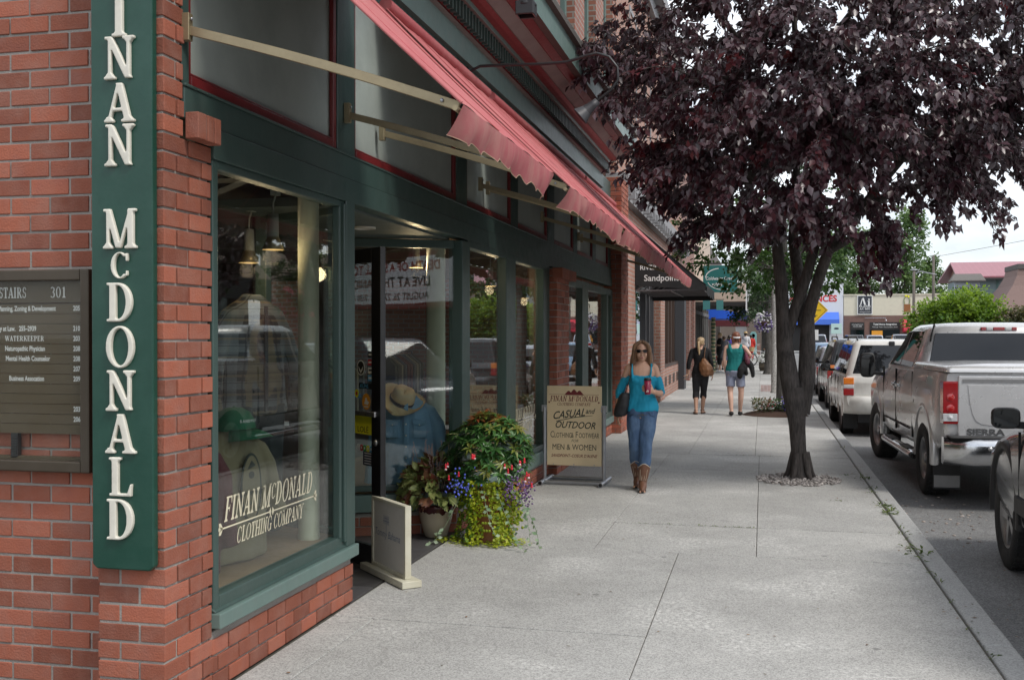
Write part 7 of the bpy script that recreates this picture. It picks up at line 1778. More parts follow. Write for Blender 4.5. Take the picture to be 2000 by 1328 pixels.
for x, y, lab, rz in ((.2, 61, 'dark green street tree beyond the bicycle', 1.0), (.1, 74, 'farthest green street tree on this pavement', 2.0)):
    c = copy_tree(big); c.location = (x, y, 0); c.rotation_euler = (0, 0, rz); c['label'] = lab
# trees across the road
tree('round yellow-green maple across the road beyond the pickup roof', (10.3, 60, 0), [(0, 0, 0), (0, 0, 1), (0, 0, 2.2)], [.2, .17, .1], [(-1.6, -.3, 2.2, 1.2, 1.2, 1.2, 110), (-.3, -1.0, 2.5, 1.5, 1.2, 1.4, 150), (1.1, -.6, 2.3, 1.4, 1.2, 1.3, 150), (.2, .3, 3.0, 1.4, 1.3, 1.2, 120), (-.9, .2, 2.9, 1.1, 1.1, .9, 70)], .17, LIME, BARKG, 9, 30, name='maple_tree')
tree('dark green conifer-like shrub tree on the left of the yellow-green maple', (9.15, 61.5, 0), [(0, 0, 0), (0, 0, 1), (0, 0, 2.0)], [.15, .12, .08], [(0, 0, 1.8, 1.0, 1.0, 1.2, 110), (.3, .2, 2.7, .8, .8, .8, 70)], .15, DRK, BARKG, 10, 24, name='maple_tree')
tree('bronze-green shrub tree at the right edge below the brown roof', (12.6, 58, 0), [(0, 0, 0), (0, 0, .8), (0, 0, 1.6)], [.12, .1, .06], [(-.2, 0, 1.9, 1.1, 1.0, 1.0, 110), (.8, .2, 2.3, 1.2, 1.0, 1.1, 110)], .15, OLV, BARKG, 12, 22, name='shrub_tree')
pb = []
rp = random.Random(40)
for i in range(13): z = 4 + i * 1.05; R_ = 2.3 * math.sin(pi * (i + 1.5) / 16) ** .7; a_ = rp.uniform(0, 6.28); pb.append((R_ * .6 * math.cos(a_), R_ * .6 * math.sin(a_), z, R_ * .8, R_ * .8, 1.2, 34))
pop = tree('tall loose poplar behind the low shops, middle of the three', (16.8, 136, 0), [(0, 0, 0), (0, 0, 4), (.2, 0, 9), (0, 0, 15)], [.35, .3, .2, .08], pb, .38, POP, BARKG, 14, 20, 'poplars behind the low shops', 'poplar_tree', lw=.8)
for x, y, s_, rz, lab in ((9.5, 138, .82, 1.3, 'shorter green poplar behind the small black shop sign'), (13.0, 142, .88, 2.6, 'green poplar rising behind the middle of the low shops'), (20.6, 140, .66, 4.0, 'small poplar beside the red-roofed building'), (4.5, 136, .8, 5.0, 'green poplar rising behind the white shop front')):
    c = copy_tree(pop); c.location = (x, y, 0); c.scale = (s_, s_, s_); c.rotation_euler = (0, 0, rz); c['label'] = lab
pop['label'] = 'tallest loose poplar behind the low shops'
# ground-level greenery
GR = Mleaf('weed_leaf', (.05, .09, .02), (.16, .2, .05), .6, .3)
mb = MB(); r = random.Random(8)
for i in range(30):
    y = r.choice([r.uniform(5.2, 13), r.uniform(5.2, 18)]); x = 1.142 + r.gauss(0, .008); k_ = r.choice([3, 4, 5, 8, 18])
    for j in range(k_):
        h = r.uniform(.012, .05) * (1.6 if k_ > 12 else 1); d = rdir(r, .1, .9); leaf(mb, (x + r.gauss(0, .012 + .0015 * k_), y + r.gauss(0, .02 + .003 * k_), 0.002), d, V((0, 0, 1)), h, h * .3, r.random(), .1, .3)
for (x0, x1, y) in ((-.55, -.05, 9.2), (-1.2, .0, 9.2), (-.35, .15, 14.72)):
    for i in range(60): x = r.uniform(x0, x1); h = r.uniform(.006, .02); leaf(mb, (x, y + r.gauss(0, .008), .001), rdir(r, .1, .8), V((0, 0, 1)), h, h * .5, r.random(), .1)
for (x, y) in ((.72, 10.9), (.95, 12.9)):
    for i in range(16): h = r.uniform(.01, .03); leaf(mb, (x + r.gauss(0, .04), y + r.gauss(0, .02), .001), rdir(r, .1, .8), V((0, 0, 1)), h, h * .5, r.random(), .1)
tag(mb.build('weeds', GR), 'small green weeds growing along the kerb joint and slab cracks', 'weeds', kind='stuff')
mb = MB()
for i in range(230):
    x, y = (r.uniform(1.0, 1.9), r.uniform(6, 14)) if i % 3 else (r.uniform(-2.3, 1.1), r.uniform(4.6, 16)); z = -.117 if x > 1.3 else .002
    if 1.13 < x < 1.32: z = .007
    d = rdir(r, -.1, .2); leaf(mb, (x, y, z + .003), d, V((0, 0, 1)), r.uniform(.012, .035), r.uniform(.008, .018), r.random(), .15)
tag(mb.build('fallen_leaves', Mleaf('dry_leaf', (.05, .03, .015), (.25, .12, .04), .8, .1)), 'dry leaf litter and twigs scattered on the pavement and gutter', 'leaf litter', kind='stuff')
mb = MB()
for i in range(720):
    a_ = r.uniform(0, 2 * pi); q = math.sqrt(r.random()); x = .40 + q * .47 * math.cos(a_); y = 12.36 + q * .5 * math.sin(a_) * (1.0); s_ = r.uniform(.012, .024); mb.t = r.random()
    mb.ell((x, y, .004 + r.random() * .016), s_, s_ * r.uniform(.6, 1), s_ * .6, 6, 4, Euler((r.uniform(-.5, .5), r.uniform(-.5, .5), r.uniform(0, 6))).to_matrix())
tag(mb.build('gravel', M('river_pebble', (.33, .30, .28), .75, ns=6, na=.2, tint=.55)), 'pale pebble ring around the base of the plum tree', 'gravel', kind='stuff')
mb = MB()
for i in range(60):
    x, y = r.uniform(1.35, 2.1), r.uniform(9.5, 12.3); s_ = r.uniform(.006, .02); mb.t = r.random(); mb.ell((x, y, -.117), s_, s_ * .8, s_ * .5, 6, 4)
tag(mb.build('gutter_grit', M('grit_stone', (.3, .26, .23), .85, tint=.5)), 'loose grit and small stones in the gutter beside the pickup', 'grit', kind='stuff')
# flower bed at the foot of the maple
t = thing('flower_bed', 'round mulch bed with red and violet flowers at the foot of the maple', 'flower bed', (.25, 22.3, 0))
mb = MB(); mb.lathe([(.68, -.01), (.62, .03), (.4, .08), (.15, .11), (.0, .12)], 28); mb.v = [(p[0] + .02 * mnoise.noise(V(p) * 9), p[1], p[2] + .015 * mnoise.noise(V(p) * 12)) for p in mb.v]; mb.build('mulch', M('bark_mulch', (.06, .032, .02), .95, ns=40, na=.5, bump=.9, bs=60), t)
mf = MB(); md = MB(); mr = MB()
for i in range(900):
    x, y = r.uniform(-.46, .5), r.uniform(-.4, .3); z = r.uniform(.08, .32); leaf(md if x < -.08 and r.random() < .6 else mf, (x, y, z), rdir(r, -.1, 1), V((0, 0, 1)), r.uniform(.05, .09), .035, r.random(), .15, .2)
mf.build('foliage', DRK, t); md.build('dry_foliage', Mleaf('dry_fern', (.12, .09, .04), (.24, .19, .09), .7, .2), t)
for nm, col, cx, n_ in (('violet_blossoms', (.16, .13, .55), .26, 90), ('red_blossoms', (.4, .015, .04), -.1, 16), ('white_blossoms', (.6, .6, .55), .1, 22)):
    mb = MB()
    for i in range(n_): mb.t = r.random(); mb.ell((cx + r.gauss(0, .08), -.2 + r.gauss(0, .09), .24 + r.gauss(0, .06)), .016, .016, .014, 6, 4)
    mb.build(nm, M(nm, col, .7, tint=.35), t)
# ------------------------------------------------------------------ the rest of the block on the left
PINKB = Mbrickwall('pink_brick_wall', (.42, .2, .14), (.33, .15, .11), (.38, .33, .29)); REDB = Mbrickwall('red_brick_wall', (.3, .12, .09), (.22, .085, .065), (.3, .27, .24)); PINKX = Mbrickwall('pink_brick_wall_side', (.42, .2, .14), (.33, .15, .11), (.38, .33, .29), axis='XZ')
DKFR = M('dark_frame', (.02, .018, .017), .5, ns=8); BRF = M('brown_frame', (.06, .035, .025), .5, ns=8); STONE = M('grey_stone_trim', (.3, .3, .31), .8, ns=4, dirt=.3); BEIG = M('beige_stucco', (.52, .42, .34), .85, ns=3, dirt=.25, dcol=(.35, .28, .22)); GREYW = M('grey_shopfront', (.14, .135, .13), .6, ns=4, dirt=.3)
b2 = thing('shop_building', 'pink brick building with the black awning next to the corner shop', 'shop building', (-2.6, 18.4, 0), world=True)
mb = MB()
for y0, y1 in ((18.4, 20.85), (26.1, 27.25), (32.6, 34.0)): mb.box(-2.95, -2.46, y0, y1, 0, 3.6)
mb.box(-2.95, -2.52, 18.42, 33.98, 3.602, 9.2); mb.box(-12, -2.95, 18.4, 18.7, 0, 9.2); mb.box(-12, -2.95, 33.7, 34, 0, 9.2); mb.build('brick_wall', PINKB, b2)
mb = MB(); mb.box(-2.7, -2.3, 18.4, 34.0, 4.3, 4.5); mb.box(-2.7, -2.38, 18.4, 34.0, 4.1, 4.298); mb.box(-2.7, -2.2, 18.4, 34, 9.2, 9.5); mb.box(-2.7, -2.4, 18.4, 34, 8.9, 9.198)
for i in range(26): mb.box(-2.38, -2.26, 18.5 + i * .6, 18.62 + i * .6, 4.12, 4.29)
mb.build('cornice', STONE, b2)
mb = MB(); mb.box(-4.2, -4.1, 20.85, 26.1, 0, 3.6); mb.box(-2.9, -2.62, 27.25, 32.6, .75, .85); mb.build('recess_wall', DKFR, b2)
mb = MB()
for y in (20.9, 21.5, 24.2, 25.0, 25.95): mb.box(-2.75, -2.62, y, y + .1, 0, 2.9)
mb.box(-2.75, -2.62, 20.9, 26.05, 2.6, 2.72); mb.build('door_frame', M('pale_steel_frame', (.14, .14, .15), .4, metal=.5), b2)
mb = MB(); mb.box(-2.7, -2.69, 21.0, 26, .02, 2.6); mb.build('entrance_glass', GLASS_D, b2)
mb = MB()
for i in range(6): y = 27.3 + i * 1.03; mb.box(-2.72, -2.56, y, y + .1, .85, 3.6)
mb.box(-2.72, -2.5, 27.26, 32.6, .78, .86); w_ = mb.build('window', BRF, b2)
mb = MB(); mb.box(-2.66, -2.65, 27.3, 32.6, .86, 3.5); mb.build('pane', GLASS_D, w_)
mb = MB(); mb.box(-2.9, -2.5, 27.26, 32.6, 0, .775); mb.build('base_panel', PINKB, b2)
for i in range(4): mb = MB(); mb.box(-2.499, -2.49, 27.6 + i * 1.3, 28.2 + i * 1.3, .3, .55); mb.build('panel_inset', BRF, b2)
mb = MB(); mb.box(-2.6, -2.32, 32.2, 33.0, 0, 3.4); mb.build('dark_pilaster', M('charcoal_pilaster', (.05, .05, .055), .6), b2)
for y in (20.2, 23.0, 25.8, 28.6, 31.4):
    mb = MB(); frame_yz(mb, -2.6, -2.5, y, y + 1.2, 5.5, 8.0, .1); f = mb.build('upper_window', STONE, b2)
    mb = MB(); mb.box(-2.56, -2.55, y + .1, y + 1.1, 5.6, 7.9); mb.build('pane', GLASS_D, f)
# the black awning
aw = thing('awning', 'black fabric awning with white lettering beyond the maroon awnings', 'awning', (-2.45, 20.7, 3.0), world=True)
BLF = M('black_awning_fabric', (.012, .012, .013), .75, ns=5, na=.2, bump=.1, dirt=.3, dcol=(.04, .04, .04))
mb = MB(); P0, P1 = (-2.45, 3.82), (-1.06, 2.62); n = 30; rings = []
for i in range(n + 1):
    y = 20.7 + 3.3 * i / n; rings.append([V((P0[0] + (P1[0] - P0[0]) * f_, y, P0[1] + (P1[1] - P0[1]) * f_ - .03 * math.sin(pi * f_))) for f_ in (0, .25, .5, .75, 1)] + [V((-1.06, y, 2.43 + .018 * math.sin(y * 7)))])
mb.loft(rings, False, False); mb.build('fabric', BLF, aw)
mb = MB(); mb.prism([(-2.45, 20.71, 3.80), (-1.08, 20.71, 2.62), (-1.08, 20.71, 2.52), (-2.45, 20.71, 2.62)], (0, .006, 0)); mb.build('side_panel', BLF, aw)
mb = MB(); mb.prism([(-2.45, 24.0, 3.80), (-1.08, 24.0, 2.6), (-1.08, 24.0, 2.42), (-2.45, 24.0, 2.42)], (0, .006, 0)); mb.build('side_panel', BLF, aw)
mb = MB(); text_mb(mb, 'RIVER', (-2.36, 20.706, 2.93), (1, 0, 0), (0, 0, 1), .13, bold=.002); text_mb(mb, 'Sandpoint', (-2.28, 20.706, 2.71), (1, 0, 0), (0, 0, 1), .17, bold=.002); mb.build('lettering', WHT, aw)
mb = MB()
for i in range(5): y = 20.76 + i * .8; mb.bar((-2.44, y, 2.52), (-1.1, y, 2.54), .03, .03); mb.bar((-2.44, y, 2.52), (-1.7, y, 3.05), .025, .025)
for x in (-1.1, -1.75): mb.bar((x, 20.75, 2.52), (x, 23.95, 2.52), .03, .03)
mb.build('awning_frame', M('awning_frame_tube', (.2, .2, .21), .4, metal=.6), aw)
# third building with the hanging wine bar sign
b3 = thing('shop_building', 'red brick building with tall dark mullions behind the green wine bar sign', 'shop building', (-2.7, 34, 0), world=True)
mb = MB()
for y in (34.05, 36.0, 38.4, 41.2): mb.box(-3.0, -2.58, y, y + .55, 0, 3.2)
mb.box(-3.0, -2.64, 34.03, 42.0, 3.202, 8.2); mb.box(-12, -3, 41.7, 42, 0, 8.2); mb.build('brick_wall', REDB, b3)
mb = MB(); mb.box(-2.9, -2.45, 34.03, 42, 8.2, 8.5); mb.box(-2.9, -2.5, 34.03, 42, 3.3, 3.5); mb.build('cornice', STONE, b3)
mb = MB()
for y in (34.9, 35.4, 36.9, 37.6, 39.3, 40.2): mb.box(-2.8, -2.66, y, y + .09, 0, 3.2)
w_ = mb.build('window_frame', DKFR, b3); mb = MB(); mb.box(-2.76, -2.75, 34.6, 41.3, .02, 3.2); mb.build('pane', GLASS_D, w_)
TEAL = M('teal_sign_paint', (.012, .14, .13), .5, ns=5)
sg = thing('projecting_sign', 'teal projecting wine bar sign with white script above the pavement', 'sign', (-2.6, 37, 3.5), world=True)
mb = MB(); mb.box(-2.02, -.86, 36.97, 37.03, 3.12, 4.05); mb.build('sign_panel', TEAL, sg)
mb = MB(); mb.bar((-2.62, 37, 4.12), (-.8, 37, 4.12), .05, .05); mb.bar((-1.9, 37, 4.05), (-1.9, 37, 4.12), .02, .02); mb.bar((-1.0, 37, 4.05), (-1.0, 37, 4.12), .02, .02); mb.build('bracket', BLACK, sg)
mb = MB(); text_mb(mb, 'Coldwater Creek', (-1.45, 36.966, 3.55), (1, 0, 0), (0, 0, 1), .16, 'CENTER', sx=.85, bold=.002, shear=.1); text_mb(mb, 'wine bar', (-1.4, 36.966, 3.34), (1, 0, 0), (0, 0, 1), .18, 'CENTER', bold=.003)
for i in range(10): a_ = RD(200 + i * 9); b_ = RD(209 + i * 9); mb.poly([(-1.35 + .55 * math.cos(a_), 36.966, 3.6 + .4 * math.sin(a_)), (-1.35 + .55 * math.cos(b_), 36.966, 3.6 + .4 * math.sin(b_)), (-1.35 + .53 * math.cos(b_), 36.966, 3.6 + .375 * math.sin(b_)), (-1.35 + .53 * math.cos(a_), 36.966, 3.6 + .375 * math.sin(a_))])
for i in range(7): a_ = RD(95 + i * 12); b_ = RD(107 + i * 12); mb.poly([(-1.45 + .5 * math.cos(a_), 36.965, 3.62 + .34 * math.sin(a_)), (-1.45 + .5 * math.cos(b_), 36.965, 3.62 + .34 * math.sin(b_)), (-1.45 + .47 * math.cos(b_), 36.965, 3.62 + .31 * math.sin(b_)), (-1.45 + .47 * math.cos(a_), 36.965, 3.62 + .31 * math.sin(a_))])
mb.build('lettering', WHT, sg)
for x, y, lab in ((-1.72, 33.4, 'small teal banner hanging nearest the black awning'), (-1.33, 33.9, 'small teal banner hanging at the outer end of the rail')):
    fl = thing('banner', lab, 'banner', (x, y, 2.75), group='teal banners under the awning'); mb = MB(); mb.box(-.11, .11, -.006, .006, -.32, 0); mb.build('cloth', M('teal_cloth', (.06, .22, .22), .8, ns=6), fl, bevel=.01); mb = MB(); mb.bar((-.9 if x < -1.5 else -.5, 0, .02), (.14, 0, .02), .02, .02); mb.build('rail', BLACK, fl)
# fourth: canopy building
b4 = thing('shop_building', 'grey shopfront under a flat beige canopy halfway down the block', 'shop building', (-2.8, 42, 0), world=True)
mb = MB(); mb.box(-3.1, -2.7, 42.03, 56, 3.0, 7.4); mb.box(-3.1, -2.72, 42.03, 42.6, 0, 3.0); mb.box(-12, -3.1, 55.7, 56, 0, 7.4); mb.build('front_wall', BEIG, b4)
mb = MB(); mb.box(-2.74, -.66, 42.0, 50.5, 2.95, 3.66); mb.build('canopy', [BEIG], b4, bevel=.02)
mb = MB(); mb.box(-.655, -.64, 42.05, 50.5, 2.62, 3.6); mb.build('canopy_edge', M('white_canopy_edge', (.66, .66, .66), .6), b4)
mb = MB(); mb.box(-2.7, -.68, 42.1, 50.4, 2.90, 2.945)
for i in range(16): mb.box(-2.7, -.68, 42.2 + i * .52, 42.3 + i * .52, 2.84, 2.899)
mb.build('canopy_soffit', M('grey_soffit', (.12, .12, .12), .7), b4)
mb = MB()
for y in (42.7, 43.9, 44.9, 46.2, 47.9, 49.5, 51.2, 53.2, 55.2): mb.box(-2.95, -2.74, y, y + .16, 0, 2.9)
mb.box(-2.95, -2.74, 42.6, 55.9, 2.55, 2.7); w_ = mb.build('window_frame', GREYW, b4); mb = MB(); mb.box(-2.86, -2.85, 42.6, 55.9, .05, 2.9); mb.build('pane', GLASS_D, w_)
SPM = Mstripe('spiral_paint', (.06, .14, .08), (.6, .5, .3), 6.0, 2); sp_ = thing('spiral_post', 'gold and green twisted post in front of the grey shopfront', 'post', (-2.12, 47, 0))
mb = MB(); rings = []
for i in range(61):
    z = .02 + i * .04; rings.append([V(((.09 + .012 * math.cos(2 * (2 * pi * k / 16 - z * 9))) * math.cos(2 * pi * k / 16), (.09 + .012 * math.cos(2 * (2 * pi * k / 16 - z * 9))) * math.sin(2 * pi * k / 16), z)) for k in range(16)])
mb.loft(rings); mb.build('twisted_shaft', SPM, sp_)
# farther shops
b5 = thing('shop_building', 'dark shopfronts with a bright blue awning near the end of the block', 'shop building', (-3, 56, 0), world=True)
mb = MB(); mb.box(-3.3, -2.95, 56.03, 92, 2.8, 6.8); mb.box(-3.3, -2.97, 56.03, 57, 0, 2.8); mb.box(-3.3, -2.96, 66, 67, 0, 2.8); mb.box(-3.3, -2.96, 76, 77, 0, 2.8); mb.box(-12, -3.3, 91.7, 92, 0, 6.8); mb.build('front_wall', M('brown_stucco', (.12, .1, .09), .8, ns=3), b5)
mb = MB(); mb.box(-3.2, -3.1, 57, 92, 0, 2.8); mb.build('pane', GLASS_D, b5)
mb = MB(); mb.prism([(-2.95, 57, 3.15), (-1.24, 57, 2.82), (-1.24, 57, 2.52), (-2.95, 57, 2.52)], (0, 7, 0)); mb.build('blue_awning', M('royal_blue_canvas', (.01, .1, .62), .7, ns=5, na=.1), b5)
mb = MB(); mb.box(-1.235, -.84, 57.05, 64, 2.5, 3.15); mb.build('navy_fascia', M('navy_panel', (.01, .02, .1), .6), b5)
mb = MB(); mb.prism([(-2.95, 66.5, 3.0), (-.9, 66.5, 2.45), (-.9, 66.5, 2.2), (-2.95, 66.5, 2.2)], (0, 5, 0)); mb.build('maroon_awning', M('dark_maroon_canvas', (.12, .02, .025), .8), b5)
mb = MB(); mb.box(-1.85, -1.13, 75, 75.7, 0, 2.28); mb.box(-1.95, -1.05, 74.9, 75.8, 2.28, 2.36); mb.build('white_pillar', M('white_render', (.7, .7, .7), .7, ns=4), b5)
mb = MB(); mb.box(-3.2, -.2, 90, 92, 0, .9); tag(mb.build('low_wall', REDB), 'low red brick wall closing the far end of the pavement', 'wall')
nb = thing('newspaper_box', 'teal newspaper box with a white panel far down the pavement', 'newspaper box', (-.62, 72, 0)); mb = MB(); mb.box(-.22, .22, -.2, .2, .35, 1.15); mb.box(-.05, .05, -.05, .05, 0, .35); mb.prism([(-.22, -.2, 1.15), (.22, -.2, 1.15), (.22, -.2, 1.7), (.12, -.2, 1.86), (-.12, -.2, 1.86), (-.22, -.2, 1.7)], (0, .03, 0)); mb.build('case', M('pale_teal_enamel', (.2, .42, .42), .5), nb, bevel=.02); mb = MB(); mb.lathe([(.0, 0), (.12, 0)], 18, (0, -.2035, 1.6), Matrix(((1, 0, 0), (0, 0, -1), (0, 1, 0)))); mb.box(-.05, .05, -.206, -.2015, 1.35, 1.5); mb.build('logo', NAVY, nb)
# barrel planters
STV = Mstripe('barrel_staves', (.12, .095, .07), (.2, .165, .12), 12, 0, .85, .85)
def barrel(loc, lab, cols, S, n_):
    t = thing('barrel_planter', lab, 'planter', loc, group='wooden barrel planters'); r = random.Random(int(loc[1] * 7))
    mb = MB(); mb.lathe([(.0, 0), (.27, 0), (.31, .2), (.31, .3), (.29, .44), (.27, .44), (.26, .38), (.0, .38)], 24); mb.m = 1; mb.lathe([(.305, .1), (.312, .1), (.316, .14), (.306, .14)], 24); mb.lathe([(.306, .34), (.312, .34), (.31, .38), (.3, .38)], 24); mb.v = [(p[0] * S, p[1] * S, p[2]) for p in mb.v]; mb.build('barrel', [STV, BLACK], t)
    mf = MB(); fb = [MB() for c in cols]
    for i in range(n_):
        d = rdir(r, -.15, 1); p = V((d.x * .36 * S, d.y * .36 * S, .45 + d.z * .33)) ; leaf(mf, p * 1, d + rdir(r) * .6, V((0, 0, 1)), .07, .04, r.random())
        if i % 2 == 0: q = fb[r.randrange(len(fb))]; q.t = r.random(); q.ell(p + d * .03, .034, .034, .026, 6, 4)
    mf.build('foliage', DRK, t)
    for b_, (nm, c) in zip(fb, cols): b_.build(nm + '_blossoms', M(nm + '_petals', c, .7, tint=.15), t)
barrel((.18, 49.6, 0), 'wooden barrel of white petunias on the kerb side beside the bicycle', [('white', (.75, .75, .72))], 1.15, 300)
barrel((-2.25, 48.2, 0), 'wooden barrel of red and white flowers by the wall behind the folded-arms woman', [('red', (.5, .03, .02)), ('white', (.7, .7, .68))], .95, 220)
# bicycle
bk = thing('bicycle', 'white cruiser bicycle with a wicker basket parked behind the white petunias', 'bicycle', (-.12, 57, 0), RD(-12))
WP = M('white_bike_paint', (.65, .65, .65), .3, ns=9)
for x in (-.5, .52):
    mb = MB(); mb.tube([(x + .33 * math.cos(2 * pi * k / 32), 0, .345 + .33 * math.sin(2 * pi * k / 32)) for k in range(33)], .022, 8, False); wh = mb.build('wheel', TYRE, bk)
    mb = MB(); mb.tube([(x + .3 * math.cos(2 * pi * k / 32), 0, .345 + .3 * math.sin(2 * pi * k / 32)) for k in range(33)], .012, 6, False)
    for k in range(16): mb.tube([(x, 0, .345), (x + .3 * math.cos(2 * pi * k / 16), 0, .345 + .3 * math.sin(2 * pi * k / 16))], .003, 4)
    mb.build('rim', ALU, wh)
mb = MB(); 
for a_, b_ in (((.52, 0, .345), (.08, 0, .3)), ((.52, 0, .345), (.22, 0, .78)), ((.08, 0, .3), (.24, 0, .86)), ((.08, 0, .3), (-.3, 0, .8)), ((.22, 0, .74), (-.3, 0, .84)), ((-.5, 0, .345), (-.28, 0, .98))): mb.tube([a_, b_], .018, 8)
mb.build('frame', WP, bk); mb = MB(); mb.tube([(-.28, 0, .98), (-.27, 0, 1.06)], .014, 8); mb.tube([(-.12, -.3, 1.1), (-.25, -.18, 1.1), (-.27, 0, 1.06), (-.25, .18, 1.1), (-.12, .3, 1.1)], .013, 8); mb.build('handlebar', CHR, bk)
mb = MB(); mb.ell((.26, 0, .9), .13, .1, .035); mb.build('saddle', TAN, bk); mb = MB(); mb.loft([[V((-.46 + sx_ * .13 * k, sy_ * .17 * k, z)) for sx_, sy_ in ((-1, -1), (1, -1), (1, 1), (-1, 1))] for z, k in ((.78, .8), (1.0, 1.0))]); mb.build('basket', STRAW, bk); mb = MB(); mb.lathe([(.0, -.01), (.09, -.01), (.09, .01), (.0, .01)], 18, (.08, 0, .3), Matrix(((1, 0, 0), (0, 0, 1), (0, -1, 0)))); mb.bar((.08, -.05, .3), (.16, -.05, .16), .02, .02); mb.build('crankset', ALU, bk)
# lamp post with hanging basket
CPOST = Mbrickwall('x', (1, 1, 1), (1, 1, 1), (1, 1, 1)); bpy.data.materials.remove(CPOST)
SPK = Mconcrete('speckled_post', (.34, .33, .31), speck=.5, fine=70, worn=0, tint=0, spots=False)
lp = thing('lamp_post', 'speckled concrete lamp post behind the trunk of the plum tree', 'lamp post', (.32, 30.9, 0)); mb = MB(); mb.lathe([(.0, 0), (.11, 0), (.11, .02), (.088, .06), (.082, 2.4), (.07, 4.3), (.0, 4.3)], 20); mb.build('post', SPK, lp); mb = MB(); mb.tube([(0, 0, 2.55), (-.15, 0, 2.62), (-.3, 0, 2.55), (-.3, 0, 2.45)], .014, 8); mb.build('basket_arm', BLACK, lp); mb = MB(); mb.lathe([(.0, 4.3), (.09, 4.3), (.16, 4.45), (.16, 4.75), (.05, 4.9), (.0, 4.92)], 16); mb.build('lantern', M('lantern_glass', (.6, .6, .56), .3), lp)
hb = thing('hanging_basket', 'hanging basket of white and violet petunias on the lamp post', 'flower basket', (.02, 30.9, 2.0)); r = random.Random(77)
mb = MB(); mb.lathe([(.0, -.12), (.1, -.1), (.16, .0), (.165, .04), (.0, .04)], 16); mb.build('basket', M('coir_basket', (.1, .06, .035), .95, ns=30), hb); mb = MB()
for k in range(3): a_ = 2 * pi * k / 3; mb.tube([(.16 * math.cos(a_), .16 * math.sin(a_), .04), (0, 0, .45)], .004, 4)
mb.build('chain', BLACK, hb); mf = MB(); mw = MB(); mv = MB()
for i in range(300):
    d = rdir(r, -.9, 1); p = V((d.x * .25, d.y * .25, .04 + d.z * (.27 if d.z > 0 else .34))) * r.uniform(.75, 1.05); leaf(mf, p, d + rdir(r) * .6, V((0, 0, 1)), .05, .03, r.random()); q = mw if (r.random() < (.75 if d.z > -.1 else .3)) else mv; q.t = r.random(); q.ell(p + d * .02, .028, .028, .02, 6, 4) if i % 3 else None
mf.build('foliage', DRK, hb); mw.build('white_blossoms', M('white_petunia', (.72, .71, .74), .7, tint=.1), hb); mv.build('violet_blossoms', M('violet_petunia', (.2, .14, .36), .7, tint=.3), hb)
# pedestrian warning sign
ys_ = thing('warning_sign', 'yellow diamond pedestrian warning sign half hidden by the plum tree trunk', 'road sign', (1.36, 31.5, 0), RD(2))
mb = MB(); mb.tube([(0, .03, -.1), (0, .03, 2.85)], .028, 8); mb.build('post', M('green_post', (.02, .07, .04), .5), ys_)
YEL = M('sign_yellow', (.78, .50, .01), .45, ns=12, na=.05); mb = MB(); zc = 2.36; a_ = .47
mb.prism([(-a_, 0, zc), (0, 0, zc - a_), (a_, 0, zc), (0, 0, zc + a_)], (0, .006, 0)); mb.m = 1
for (p, q) in (((-.42, zc), (0, zc - .42)), ((0, zc - .42), (.42, zc)), ((.42, zc), (0, zc + .42)), ((0, zc + .42), (-.42, zc))): mb.bar((p[0], -.001, p[1]), (q[0], -.001, q[1]), .002, .012, up=(0, 1, 0)) if False else mb.bar((p[0], -.0015, p[1]), (q[0], -.0015, q[1]), .012, .002, up=(0, 1, 0))
mb.build('plate', [YEL, INK], ys_)
mb = MB(); mb.ell((-.02, -.002, zc + .2), .045, .002, .045, 12, 8)
for a0, b0, w_ in (((-.01, .14), (.02, -.04), .08), ((.02, -.04), (.11, -.2), .05), ((.01, -.04), (-.09, -.2), .05), ((.0, .12), (.12, .02), .04), ((-.01, .12), (-.12, .03), .04)): mb.bar((a0[0], -.002, zc + a0[1]), (b0[0], -.002, zc + b0[1]), w_, .002, up=(0, 1, 0))
mb.bar((.14, -.002, zc + .0), (.27, -.002, zc + .0), .02, .002, up=(0, 1, 0)); mb.bar((.1, -.002, zc - .15), (.17, -.002, zc - .15), .02, .002, up=(0, 1, 0)); mb.build('walking_figure', INK, ys_)
mb = MB(); mb.box(-.2, .2, 0, .006, 1.5, 1.8); mb.build('small_plate', WHT, ys_)

